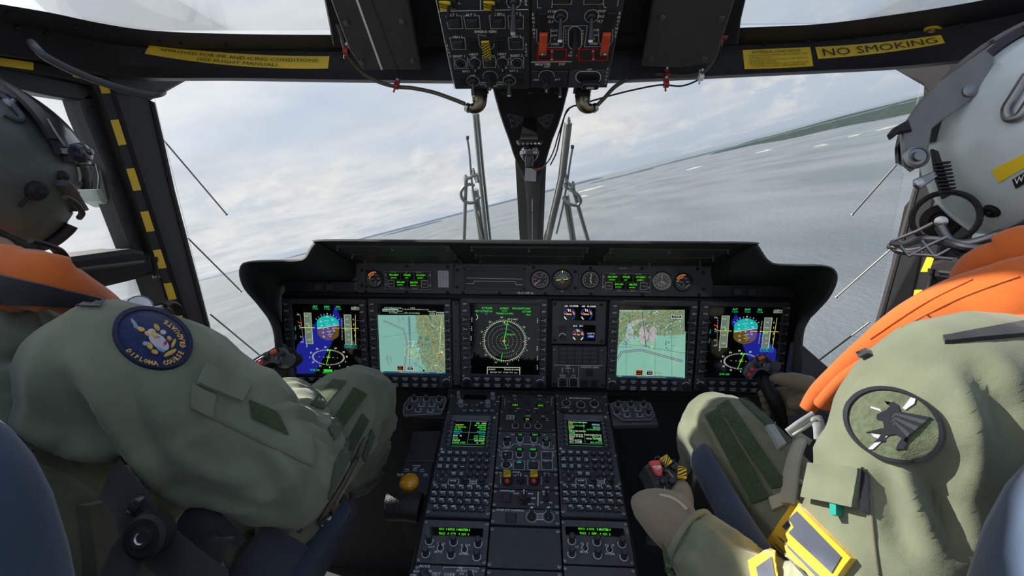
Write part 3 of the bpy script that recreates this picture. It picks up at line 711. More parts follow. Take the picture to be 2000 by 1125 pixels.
# blank panel with two white lines
fr = pt(966, 544); t = thing('instrument_blank', 'wide black blank panel with a white stepped line and a straight line', 'blank panel', fr.m)
mb = MB(); mb.prism(rrect(0, 0, 119*SC, 44*SC, .002), -.004, .003, PNL, .001); mb.build('frame', t)
mb = MB(); mb.box(0, 0, .0035, 112*SC, 34*SC, .002, PNL2, .0006)
mb.line(-54*SC, 1*SC, 54*SC, 0, .8*SC, GLY, .0049); mb.strip([(-55*SC, -10*SC), (-41*SC, -10*SC), (-39*SC, -5*SC), (40*SC, -5*SC), (42*SC, -11*SC), (55*SC, -11*SC)], .8*SC, GLY, .0049); mb.build('face', t)
for x in (-57.5, 57.5):
    for y in (-19, 19): mb = MB(); mb.lathe(x*SC, y*SC, [(.003, .003), (.003, .005), (.001, .0055)], BLK, 8); mb.build('corner_screw', t)
# radio displays
def radio(px, py, label):
    fr = pt(px, py); t = thing('radio_display', label, 'radio display', fr.m); k = SC
    mb = MB(); mb.prism(rrect(0, 0, 94*k, 38*k, .002), -.004, .003, PNL2, .0008); mb.strip(rrect(0, 0, 91*k, 35.5*k), .5*k, GLD, .0032, closed=True)
    for s_, x in (('V/UHF1', -27), ('HF', -2), ('V/UHF2', 22)): mb.text(s_, x*k, 15.5*k, 3.6*k, GLY, .0034)
    mb.text('TAC 1', -12*k, -16*k, 3.6*k, GLY, .0034); mb.text('TAC 2', 13*k, -16*k, 3.6*k, GLY, .0034)
    for q in range(4): mb.text('CPLT'[q], -42.5*k, (5-q*4)*k, 3.2*k, GLY, .0034)
    mb.build('face', t)
    for x, y, a, b in ((-26.5, 7.5, '306.400+', '6M9MU'), (-1, 7.5, '170682', 'OFF'), (26, 7.5, '119.200+', '6M9MU'), (-14, -6.5, '300.000', '6M9MU'), (12, -7, '148.750', '6M9MU')):
        mb = MB(); mb.box(x*k, y*k, .0035, 23*k, 11.5*k, .002, SCR, .0004); w_ = mb.build('window', t)
        mb = MB(); mb.text(a, x*k, (y+2.6)*k, 5.2*k, EGB, .0048, sx=.95, bold=.012); mb.text(b, (x-1)*k, (y-3)*k, 3.8*k, EGB, .0048); mb.build('digits', w_)
    for x in (-33, 33):
        mb = MB(); mb.box(x*k, -7*k, .004, 11*k, 11*k, .004, KEYD, .0006); mb.strip(rrect(x*k, -7*k, 12.5*k, 13*k, .001), .7*k, GLY, .0034, closed=True); mb.line(x*k, -.5*k, x*k, 2.5*k, .6*k, GLY, .0034); mb.text('EMER', x*k, -7*k, 3*k, GLY, .0062); mb.build('key', t)
    for x in (-43.5, 43.5):
        for y in (10, -10): mb = MB(); mb.lathe(x*k, y*k, [(2.6*k, .003), (2.6*k, .0045), (1*k, .005)], STD, 10); mb.build('corner_screw', t)
    return t
radio(797, 547, 'radio display with green digits on the left of the upper strip'); radio(1223, 551, 'radio display with green digits on the right of the upper strip')

# ================================================================ multifunction displays
def mfd(x0, x1, y0, y1, label, content, hide_knob=False, blu=0):
    cx_, cy_ = (x0+x1)/2, (y0+y1)/2
    fr = PN.at(cx_, cy_, .0); a, b = fr.uv(x0, cy_), fr.uv(x1, cy_); W = b[0]-a[0]; H = fr.uv(cx_, y0)[1]-fr.uv(cx_, y1)[1]
    t = thing('flight_display', label, 'display', fr.m)
    X = lambda q: (q-984)/170*W
    Y = lambda q: (670-q)/176*H
    z = .010
    S = (X(919.5), X(1053.5), Y(730.5), Y(594))
    mb = MB(); pw = 2*SC
    # bezel as a frame of four bevelled bars around the screen, plus lower control shelf
    o_ = rrect(0, 0, W*.985, H*.985, .006, 4); i_ = rrect((S[0]+S[1])/2, (S[2]+S[3])/2, S[1]-S[0], S[3]-S[2], .0012, 4); n_ = len(o_)
    vv = [(x, y, 0) for x, y in o_] + [(x, y, z-.002) for x, y in o_] + [(x*.985, y*.985, z) for x, y in o_] + [(x, y, z) for x, y in rrect((S[0]+S[1])/2, (S[2]+S[3])/2, S[1]-S[0]+.006, S[3]-S[2]+.006, .0012, 4)] + [(x, y, z-.004) for x, y in i_]
    ff = []
    for r in range(4):
        for k in range(n_): l = (k+1) % n_; ff.append((r*n_+k, r*n_+l, (r+1)*n_+l, (r+1)*n_+k))
    mb.add(vv, ff, PNL); mb.box(0, H*.49, z, W*.7, .004, .006, STD if blu else PNL2, .001); mb.box(X(978.5), Y(744), z+.001, X(1040)-X(923), Y(732)-Y(757), .003, PNL2, .001)
    mb.build('bezel', t)
    mb = MB(); mb.box((S[0]+S[1])/2, (S[2]+S[3])/2, z-.0055, S[1]-S[0]+.002, S[3]-S[2]+.002, .003, SCR); sc_ = mb.build('screen', t)
    zz = z-.0038; content(sc_, fr, S, zz)
    for side_ in (-1, 1):
        xk = X(909.5) if side_ < 0 else X(1061)
        for i, yk in enumerate((594, 606.6, 623, 641.7, 659.7, 678.3, 697.3, 715.8)):
            mb = MB(); y = Y(yk)
            if i < 2:
                mb.box(xk, y, z+.001, 12*SC, 8.5*SC, .005, PNL, .001); mb.text(('OFF' if side_ < 0 else 'SYM', 'DIM' if side_ < 0 else 'BRT')[i], xk, y, 4.2*SC, GLY, z+.004, bold=.02)
            else:
                mb.prism([(xk-6.5*SC, y-7*SC), (xk+6.5*SC, y-7*SC), (xk+5.5*SC, y+6.5*SC), (xk-5.5*SC, y+6.5*SC)], z-.001, z+.004, PNL2, .0015)
                d = -side_; c = z+.0043; xx = xk+side_*1*SC
                mb.line(xx, y, xx+d*6*SC, y-.3*SC, .7*SC, GLY, c); mb.line(xx, y, xx-d*3*SC, y+3.2*SC, .7*SC, GLY, c); mb.line(xx, y, xx-d*3*SC, y-3.2*SC, .7*SC, GLY, c)
                mb.line(xk+d*8*SC, y, xk+d*12*SC, y, .5*SC, GLY, z+.0004)
            mb.build('line_key', t)
    L1 = ('PFD', 'NAV', 'DMAP', 'SYS', 'VEH', 'CTRL'); L2 = ('HUD', 'RADAR', 'CAMERA', 'CAS', 'DMAP', 'DKU')
    for j, yk in enumerate((738, 750)):
        for i, xk in enumerate((932, 952, 972.5, 993, 1012.5, 1032)):
            mb = MB(); mb.box(X(xk), Y(yk), z+.004, 15.5*SC, 10*SC, .005, KEYD, .0012); mb.box(X(xk), Y(yk)+1.5*SC, z+.0067, 12.5*SC, 3.6*SC, .0006, KEYL)
            mb.text(('FULL', 'MAIN', 'ZOOM', 'DATA', 'PAGE', 'SET')[i], X(xk), Y(yk)+1.5*SC, 3.3*SC, GLY, z+.0072); mb.text((L1, L2)[j][i], X(xk), Y(yk)-2.3*SC, 3.2*SC, GLY, z+.0068, bold=.015); mb.build('function_key', t)
    for xk in (911.5, 1056):
        mb = MB(); r = 6.3*SC; mb.lathe(X(xk), Y(747), [(r, z), (r, z+.010), (r*.85, z+.012), (r*.5, z+.0122), (r*.45, z+.0115)], KNB, 20)
        mb.arc(X(xk), Y(746), 8.6*SC, 40, 150, 1.5*SC, GLY, z+.0006); mb.build('rotary_knob', t)
        mb = MB(); mb.lathe(X(905.5 if xk < 1000 else 1062), Y(734), [(1.9*SC, z), (1.9*SC, z+.0015), (1*SC, z+.002)], GLD, 10); mb.build('light_sensor', t)
    return t
KEYL = mat('blue grey key legend field', (.16, .20, .27), .5)
def seg(mb, pts, w_, m, z): mb.strip(pts, w_, m, z)

# -- primary flight display page; positions in display units (0..1 right, 0..1 down)
def pfd(hand):
    def f(par, fr, S, z):
        W, H = S[1]-S[0], S[3]-S[2]
        q = lambda x, y: (S[0] + W*(x-(235-(y-140)*.049))/687, S[3] - H*(y-145)/710)
        g = lambda name, fn: (lambda mb: (fn(mb), mb.build(name, par)))(MB())
        u = W/687
        # blue reflection in the screen glass, painted as a glowing shape
        if hand < 0: refl = [(678, 150), (742, 330), (386, 850), (235, 860), (200, 855), (208, 640), (240, 560), (430, 345), (470, 330), (610, 330)]
        else: refl = [(480, 215), (660, 390), (735, 395), (890, 560), (885, 700), (800, 720), (640, 690), (520, 440), (440, 300)]
        def blue(mb): mb.flat([tuple(q(*p)) for p in refl], EB, z)
        g('blue_reflection', blue)
        def att(mb):
            cx_, cy_ = q(582, 380); rx = 118*u; ry = 130*u; ph = R(10 if hand else 10); cl = []
            for k in range(48):
                a = 2*PI*k/48; x = max(-rx*.96, min(rx*.96, rx*1.12*math.cos(a))); y = ry*math.sin(a); cl.append((x, y))
            sl = math.tan(R(11)); up = [p for p in cl if p[1] > p[0]*sl+.08*ry-.0001]; dn = [p for p in cl if p[1] < p[0]*sl+.08*ry]
            e0, e1 = (-rx*.96, -rx*.96*sl+.08*ry), (rx*.96, rx*.96*sl+.08*ry)
            ups = sorted(up, key=lambda p: math.atan2(p[1]-ry*.3, p[0])); dns = sorted(dn, key=lambda p: math.atan2(p[1]+ry*.3, p[0]))
            ups = [e1] + sorted(up, key=lambda p: -p[0]) + [e0]; dns = [e0] + sorted(dn, key=lambda p: p[0]) + [e1]
            mb.flat([(cx_+a, cy_+b) for a, b in ups], EC, z+.0003); mb.flat([(cx_+a, cy_+b) for a, b in dns], EBR, z+.0003)
            mix = [(cx_-rx*.95, cy_-rx*.95*sl+.08*ry), (cx_+rx*.75, cy_+rx*.75*sl+.08*ry), (cx_+rx*.1, cy_-ry*.95), (cx_-rx*.4, cy_-ry*.93), (cx_-rx*.9, cy_-ry*.45)] if hand < 0 else \
                  [(cx_-rx*.1, cy_-rx*.1*sl+.08*ry), (cx_+rx*.95, cy_+rx*.95*sl+.08*ry), (cx_+rx*.95, cy_-ry*.35), (cx_+rx*.5, cy_-ry*.85)]
            mb.flat(mix, EP, z+.0004); mb.line(cx_+e0[0], cy_+e0[1], cx_+e1[0], cy_+e1[1], 4*u, EWH, z+.0006)  # purple painted where the blue reflection overlaps the brown half
            for (x, y, ln) in ((-15, 75, 26), (-5, 52, 12), (5, 30, 26), (5, 12, 10), (10, -35, 26), (12, -50, 10), (16, -70, 26), (18, -88, 10)):
                y2 = y*u; mb.line(cx_+(x-ln)*u, cy_+y2-ln*u*sl, cx_+(x+ln)*u, cy_+y2+ln*u*sl, 3.5*u, EW, z+.0006)
            for x, y, s_ in ((-70, 65, '20'), (50, 85, '20'), (-65, 22, '10'), (65, 42, '10'), (-55, -50, '10'), (60, -30, '10'), (-50, -92, '20')): mb.text(s_, cx_+x*u, cy_+y*u, 22*u, EWH, z+.0006, bold=.02)
            mb.text('A', cx_, cy_-4*u, 26*u, EY, z+.0007, bold=.02)
            for sx_ in (-1, 1): mb.strip([(cx_+sx_*112*u, cy_), (cx_+sx_*50*u, cy_), (cx_+sx_*50*u, cy_-18*u)], 5*u, EY, z+.0008); mb.line(cx_+sx_*(285 if sx_ < 0 else 315)*u, cy_, cx_+sx_*(135)*u, cy_, 5*u, EY, z+.0009)
            for k in range(-4, 5): a = R(90+k*13); mb.line(cx_+math.cos(a)*138*u, cy_+math.sin(a)*138*u, cx_+math.cos(a)*(155 if k % 2 == 0 else 148)*u, cy_+math.sin(a)*(155 if k % 2 == 0 else 148)*u, 4*u, EWH, z+.0006)
            mb.flat([(cx_-8*u, cy_+150*u), (cx_+8*u, cy_+150*u), (cx_, cy_+136*u)], EW, z+.0007); mb.flat([(cx_-10*u, cy_+112*u), (cx_+10*u, cy_+112*u), (cx_, cy_+130*u)], EY, z+.0007)
        g('attitude_ball', att)
        def tapes(mb):
            for x0, x1, y0, y1, m in ((345, 418, 232, 545, EGR), (755, 825, 245, 545, EGR)):
                a, b, c, d = q(x0+5, y0), q(x1+5, y0), q(x1-12, y1), q(x0-12, y1); m2 = MB(); m2.flat([a, b, c, d], m, z+.0002); m2.strip([a, b, c, d], 3*u, EW, z+.0003, closed=True); m2.build('tape_band', par)
            for y, s_ in ((262, '160'), (343, '140'), (422, '120'), (503, '100')): mb.text(s_, *q(372, y), 28*u, EW, z+.0006)
            for k in range(14): x, y = q(412, 245+k*22); mb.line(x-12*u, y, x, y, 3*u, EW, z+.0006)
            for y, s_ in ((290, '04'), (343, '0300'), (395, '04'), (445, '02'), (495, '00')): mb.text(s_, *q(785, y), 25*u, EW, z+.0006)
            a, b = q(876, 245), q(848, 545); mb.line(*a, *b, 4*u, EY, z+.0005); a, b = q(832, 245), q(805, 545); mb.line(*a, *b, 3*u, EW, z+.0005)
            for y, s_ in ((290, '6'), (343, '5'), (400, '4'), (455, '3')): mb.text(s_, *q(850, y), 30*u, EW, z+.0006)
            for y, s_ in ((250, '10-'), (365, '0-'), (475, '0-'), (528, '-10')): mb.text(s_, *q(292, y), 26*u, EWH, z+.0006)
            for k in range(16): x, y = q(310, 262+k*17); mb.flat(ell(x, y, 3*u, n=6), EWH, z+.0006); x, y = q(733-k*1.2, 285+k*14); mb.flat(rrect(x, y, 8*u, 4*u), EWH, z+.0006)
            mb.strip([q(275, 318), q(285, 330), q(305, 332), q(305, 345)], 7*u, ER, z+.0006)
            mb.strip([q(283, 385), q(300, 388)], 6*u, EC, z+.0007); mb.strip([q(245, 368), q(240, 410)], 5*u, EC, z+.0007); mb.strip([q(238, 455), q(232, 505)], 5*u, EHG, z+.0007)
            for x, y in ((388, 365), (762, 395)): mb.flat(rrect(*q(x, y), 14*u, 22*u), EG, z+.0007)
            mb.text('1004', *q(765, 562), 32*u, EC, z+.0006, bold=.01); mb.strip(rrect(*q(765, 562), 66*u, 34*u), 3*u, EC, z+.0006, closed=True)
            mb.text('10', *q(830, 560), 30*u, EC, z+.0006); mb.strip(rrect(*q(832, 560), 50*u, 40*u), 3*u, EC, z+.0006, closed=True); mb.text('50', *q(825, 525), 22*u, EC, z+.0006)
            mb.arc(*q(322, 562), 20*u, -60, 60, 5*u, EW, z+.0006)
        g('tapes', tapes)
        def hsi(mb):
            cx_, cy_ = q(550, 680); rx, ry = 170*u, 85*u
            for k in range(72):
                a = R(k*5); l = 12 if k % 2 else 18; c, s_ = math.cos(a), math.sin(a); mb.line(cx_+c*rx, cy_+s_*ry, cx_+c*(rx-l*u), cy_+s_*(ry-l*u*.8), 3.2*u, EWH if k % 9 else EY, z+.0006)
            for a, s_ in ((97, 'W'), (65, '30'), (33, '33'), (5, 'N'), (-25, '3'), (-55, '6'), (-88, 'E'), (-118, '12'), (-148, '15'), (-178, 'S'), (155, '21'), (125, '24')): mb.text(s_, cx_+math.cos(R(a))*(rx+24*u), cy_+math.sin(R(a))*(ry+22*u), 25*u, EWH, z+.0006, bold=.01)
            mb.line(cx_-28*u, cy_-ry, cx_+25*u, cy_+ry, 6*u, EG, z+.0008); mb.line(cx_-12*u, cy_+70*u, cx_+50*u, cy_+76*u, 6*u, EG, z+.0008)
            mb.line(cx_-20*u, cy_, cx_+20*u, cy_, 5*u, EY, z+.0009); mb.line(cx_-3*u, cy_-15*u, cx_+3*u, cy_+15*u, 5*u, EY, z+.0009); mb.line(cx_-14*u, cy_+14*u, cx_+20*u, cy_+16*u, 4*u, EG, z+.0009)
            for x in (-95, -48, 48, 95): mb.flat(ell(cx_+x*u, cy_+(-x)*.05*u, 4*u, n=6), EWH, z+.0006)
            mb.flat([(cx_-10*u, cy_+ry-12*u), (cx_+10*u, cy_+ry-12*u), (cx_, cy_+ry+8*u)], EY, z+.0008)
        g('compass_rose', hsi)
        def txt(mb):
            for x, s_ in ((473, 'ALT'), (593, 'NAV'), (710, 'IAS')): mb.text(s_, *q(x, 168), 27*u, EG, z+.0006, bold=.015); mb.text('T.ON', *q(x-2, 191), 24*u, EC, z+.0006, bold=.01)
            mb.text('LA', *q(880, 165), 16*u, EW, z+.0006); mb.text('RADIO', *q(880, 182), 18*u, EW, z+.0006); mb.strip(rrect(*q(880, 182), 74*u, 26*u), 3*u, EW, z+.0006, closed=True)
            mb.text('DTK 285', *q(395, 816), 26*u, EG, z+.0006)
            if hand < 0:
                mb.flat(rrect(*q(530, 818), 88*u, 26*u), EG, z+.0005); mb.text('A.NAV', *q(530, 818), 24*u, EK, z+.0007); mb.text('TRANS DOWN', *q(532, 842), 19*u, EG, z+.0006); mb.text('DESCENTP/284', *q(675, 820), 24*u, EG, z+.0006); mb.text('CAT', *q(762, 785), 22*u, EW, z+.0006); mb.strip(rrect(*q(762, 788), 58*u, 34*u), 3*u, EW, z+.0006, closed=True)
        g('annunciations', txt)
    return f
# -- navigation page
def navp(par, fr, S, z):
    q = lambda x, y: fr.uv(860+x/5.54, 570+y/5.54)
    u = q(101, 500)[0]-q(100, 500)[0]; mb = MB()
    cx_, cy_ = q(697, 525); 
    mb.arc(cx_, cy_, 217*u, 0, 360, 3.5*u, EW, z+.0005, n=72)
    for k in range(72):
        a = R(k*5+2); l = 17 if k % 2 else 24; mb.line(cx_+math.cos(a)*217*u, cy_+math.sin(a)*217*u, cx_+math.cos(a)*(217+l)*u, cy_+math.sin(a)*(217+l)*u, 3.5*u, EW, z+.0005)
    mb.build('compass_ring', par); mb = MB()
    for r in (47, 90, 134, 176):
        n_ = int(r/3.1)
        for k in range(n_): a = 2*PI*k/n_; mb.flat(ell(cx_+math.cos(a)*r*u, cy_+math.sin(a)*r*u, 2.6*u, n=6), EW, z+.0005)
    mb.build('range_rings', par); mb = MB()
    for a, s_ in ((97, 'W'), (37, '33'), (7, 'N'), (-23, '3'), (-54, '6'), (-83, 'E'), (-112, '12'), (-142, '15'), (-173, 'S'), (158, '21'), (127, '24')): mb.text(s_, cx_+math.cos(R(a))*258*u, cy_+math.sin(R(a))*258*u, 27*u, EW, z+.0006)
    for s_, x, y, h, al in (('DTK285', 565, 172, 32, 'R'), ('GS116/TAS130', 565, 207, 30, 'R'), ('A.NAV', 693, 174, 32, 'C'), ('INS/GPS', 698, 202, 17, 'C'), ('TRANS DOWN', 697, 230, 27, 'C'), ('DESCENTP/284*', 978, 177, 28, 'R'), ('0.7 NM', 978, 210, 30, 'R'), ('0mn', 978, 243, 28, 'R')):
        mb.text(s_, *q(x, y), h*u, EG, z+.0006, al=al)
    mb.text('TP POINT', *q(785, 292), 24*u, EW, z+.0006); mb.text('DESCENTP', *q(757, 456), 22*u, EG, z+.0008); mb.text('6.6', *q(730, 570), 18*u, EW, z+.0006); mb.text('1.3', *q(790, 635), 18*u, EW, z+.0006); mb.text('2', *q(825, 667), 18*u, EW, z+.0006)
    mb.strip([q(510, 882), q(512, 806), q(862, 810), q(860, 885)], 5*u, EW, z+.0006); mb.text('A.NAV', *q(560, 832), 26*u, EW, z+.0006); mb.text('TRANS DOWN', *q(775, 834), 25*u, EW, z+.0006)
    mb.text('BRG 284*  DST   0.7 NM  TTG   0mn', *q(688, 864), 19*u, EW, z+.0006)
    for x, y in ((345, 300), (342, 395), (337, 500), (1052, 310), (1048, 610), (1050, 715), (1048, 815), (325, 810)):
        for k in range(6): mb.flat(rrect(*q(x, y-25+k*9), 8*u, 6*u), EHG if k % 2 else EW, z+.0006)
    mb.arc(*q(372, 265), 34*u, -60, 55, 6*u, EW, z+.0006); mb.build('page_text', par); mb = MB()
    mb.strip([q(730, 305), q(703, 465), q(690, 530), q(718, 610)], 5*u, EG, z+.0007); mb.line(*q(672, 658), *q(658, 745), 6*u, EG, z+.0007); mb.line(*q(700, 340), *q(742, 344), 6*u, EG, z+.0007)
    mb.line(*q(712, 450), *q(693, 465), 4*u, EG, z+.0007); mb.line(*q(670, 525), *q(714, 525), 6*u, EY, z+.0009); mb.line(*q(692, 545), *q(692, 505), 6*u, EY, z+.0009)
    for x, y, w_, h in ((690, 330, 24, 5), (697, 322, 6, 14), (484, 523, 18, 5), (905, 530, 18, 5), (688, 736, 5, 18)): mb.flat(rrect(*q(x, y), w_*u, h*u), EY, z+.0009)
    mb.flat([q(618, 305), q(638, 305), q(628, 320)], EC, z+.0009); mb.flat(rrect(*q(500, 232), 22*u, 20*u), EBL, z+.0005); mb.build('track_lines', par)
# -- moving map pages
def mapmat(name, c1, c2, c3, sc, edge=.56):
    m = bpy.data.materials.new(name); m.use_nodes = True; t = m.node_tree; t.nodes.clear()
    tcn = t.nodes.new('ShaderNodeTexCoord'); a = t.nodes.new('ShaderNodeTexNoise'); a.inputs['Scale'].default_value = sc; a.inputs['Detail'].default_value = 9; a.inputs['Roughness'].default_value = .75
    t.links.new(tcn.outputs['Object'], a.inputs['Vector']); r = t.nodes.new('ShaderNodeValToRGB'); e = r.color_ramp.elements
    e.new(.5); e.new(.5)
    for k, (p, c) in enumerate(((.36, c2), (.47, c1), (edge, c1), (edge+.04, c3))): e[k].position = p; e[k].color = (*c, 1)
    t.links.new(a.outputs['Fac'], r.inputs[0]); em_ = t.nodes.new('ShaderNodeEmission'); o = t.nodes.new('ShaderNodeOutputMaterial')
    t.links.new(r.outputs[0], em_.inputs[0]); t.links.new(em_.outputs[0], o.inputs[0]); return m
MSEA = mapmat('map sea green', (.20, .42, .35), (.20, .40, .37), (.21, .44, .36), 20)
MSEA2 = mapmat('map sea mint', (.22, .47, .36), (.20, .43, .36), (.26, .50, .36), 20)
MLND = mapmat('map land olive', (.22, .30, .17), (.05, .16, .15), (.10, .12, .05), 90)
MHAZ = em('map pale overlay', (.36, .45, .44)); MROS = em('map pale rose area', (.42, .40, .40))
def mapdots(mb, fn, n_, reg, z, u, seed):
    rnd = random.Random(seed)
    for k in range(n_):
        a, b = rnd.random(), rnd.random(); x, y = reg(a, b); m = rnd.choice((EDK, EDK, EBR2, EWH, EDK, EHG))
        if m is EWH: mb.flat(ell(*fn(x, y), 5*u*rnd.uniform(.7, 1.3), n=6), m, z+.0005)
        else:
            pts = [(x, y)]; a_ = rnd.uniform(0, 6.28)
            for j in range(rnd.randint(2, 5)): a_ += rnd.uniform(-.9, .9); pts.append((pts[-1][0]+math.cos(a_)*12, pts[-1][1]+math.sin(a_)*12))
            pts = [p for p in pts if reg.ok(*p)]
            if len(pts) > 1: mb.strip([fn(*p) for p in pts], (3 if m is EDK else 5)*u*rnd.uniform(.6, 1.2), m, z+.0004)
class Reg:
    def __init__(s, f, ok): s.f, s.ok = f, ok
    def __call__(s, a, b): return s.f(a, b)
def map_left(par, fr, S, z):
    q = lambda x, y: fr.uv(540+x/5.54, 570+y/5.54); u = q(101, 500)[0]-q(100, 500)[0]
    cl = lambda p: (max(S[0], min(S[1], p[0])), max(S[2], min(S[3], p[1])))
    mb = MB(); mb.flat([cl(q(*p)) for p in ((1100, 245), (1860, 245), (1860, 870), (1090, 870))], MSEA, z); mb.build('chart_water', par)
    mb = MB(); mb.flat([cl(q(*p)) for p in ((1500, 245), (1860, 245), (1860, 860), (1625, 860), (1612, 800), (1575, 740), (1560, 660), (1580, 620), (1530, 560), (1540, 470), (1520, 400), (1520, 300))], MLND, z+.0002); mb.build('chart_land', par)
    mb = MB(); mb.flat([cl(q(*p)) for p in ((1140, 150), (1860, 155), (1860, 180), (1690, 180), (1690, 235), (1800, 245), (1130, 245))], EK, z+.0003)
    for s_, x, y, h in (('D451 KIRKLAX1+250', 1270, 170, 20), ('0.34%', 1480, 170, 20), ('TO ER EM 5F 50 D8 2B EF B0 51 51 B2', 1510, 186, 17), ('TRANS DOWN-  WP092', 1260, 204, 20), ('TO POINT --------- ETA 14:10:12 R284', 1390, 224, 20), ('DESCENTP', 1690, 208, 18), ('0.70NM', 1690, 226, 18), ('00:00:34', 1690, 242, 18), ('10:17:52', 1785, 230, 18)): mb.text(s_, *q(x, y), h*u, EW, z+.0006)
    mb.flat(rrect(*q(1240, 186), 165*u, 14*u), MSEA, z+.0005); mb.strip(rrect(*q(1785, 230), 90*u, 26*u), 3*u, EWH, z+.0005, closed=True); mb.build('header_text', par); mb = MB()
    for w_, m in ((16, EPU), (6, MSEA)): mb.strip([q(*p) for p in ((1160, 303), (1382, 400), (1420, 545), (1390, 860))], w_*u, m, z+(.0004 if w_ > 9 else .00045))
    mb.strip([q(1440, 255), q(1450, 860)], 2*u, EDK, z+.0004)
    for k in range(28): mb.flat(rrect(*q(1440+k*.6, 270+k*12), (34-abs(k-6))*u*.8, 6*u), EDK, z+.0003)
    for k in range(12): mb.line(*q(1450, 640+k*19), *q(1450, 650+k*19), 6*u, EDK, z+.0006)
    for k in range(12): mb.line(*q(1465+k*28, 605-k*8), *q(1481+k*28, 600-k*8), 6*u, EDK, z+.0006)
    mb.strip([q(1590, 255), q(1680, 450), q(1790, 780)], 9*u, EBR2, z+.0005); mb.strip([q(1160, 485), q(1540, 425)], 2*u, EDK, z+.0004)
    mb.strip([q(1788, 268), q(1770, 655), q(1735, 658)], 7*u, EYM, z+.0006); mb.build('chart_lines', par); mb = MB()
    mapdots(mb, q, 190, Reg(lambda a, b: (1530+a*290, 255+b*600), lambda x, y: 1500 < x < 1822 and 250 < y < 860), z, u, 4); mb.build('chart_symbols', par); mb = MB()
    mb.arc(*q(1465, 645), 70*u, 0, 360, 5*u, EYM, z+.0007, n=36); mb.arc(*q(1465, 640), 35*u, 0, 360, 4*u, EYM, z+.0007, n=28)
    mb.line(*q(1450, 645), *q(1482, 645), 7*u, EY, z+.0008); mb.line(*q(1465, 665), *q(1465, 628), 8*u, EY, z+.0008); mb.line(*q(1520, 712), *q(1562, 718), 6*u, EBR2, z+.0008); mb.line(*q(1543, 700), *q(1538, 735), 6*u, EBR2, z+.0008)
    mb.line(*q(1488, 525), *q(1478, 590), 5*u, EWH, z+.0008); mb.text('WP092 TO 28', *q(1470, 530), 16*u, EWH, z+.0008)
    for s_, x, y, h, rt in (('10', 1510, 775, 50, -1.2), ('ES D504', 1245, 720, 20, -1.5), ('8700 R AMSL', 1215, 730, 20, -1.5), ('GND', 1198, 720, 20, -1.5), ('1325 D10', 1330, 290, 20, -1.4), ('R MSL', 1372, 280, 20, -1.4)): mb.text(s_, *q(x, y), h*u, EDK if h > 30 else EPK, z+.0007, rot=rt)
    mb.build('ownship_mark', par)
    for x, m, t1, t2 in ((1347, EK, 'ESC', 'INHIB LT'), (1453, EK, 'CHECK', 'TAWS')):
        mb = MB(); mb.flat(rrect(*q(x, 817), 62*u, 46*u), m, z+.0006); mb.strip(rrect(*q(x, 817), 62*u, 46*u), 3*u, EO if x < 1400 else EWH, z+.0008, closed=True); mb.text(t1, *q(x, 808), 18*u, EO if x < 1400 else EWH, z+.0008); mb.text(t2, *q(x, 826), 13*u, EO if x < 1400 else EWH, z+.0008); mb.build('alert_box', par)
    mb = MB()
    mb.flat(rrect(*q(1470, 866), 730*u, 20*u), EDK, z+.0005); mb.text('GCM', *q(1145, 856), 18*u, EW, z+.0008); mb.text('RNG 64 AZ 0003 HD 38 85 37 21 FUEL 8600 KG  C 36 50', *q(1500, 865), 13*u, EW, z+.0008); mb.text('ZOOM', *q(1765, 866), 17*u, EW, z+.0008)
    mb.flat(ell(*q(1792, 645), 10*u), EWH, z+.0008); mb.flat(ell(*q(1600, 843), 11*u), EK, z+.0008); mb.build('overlays', par)
EYM = em('display map yellow', (.55, .55, .12)); EPK = em('display plum', (.14, .05, .10))
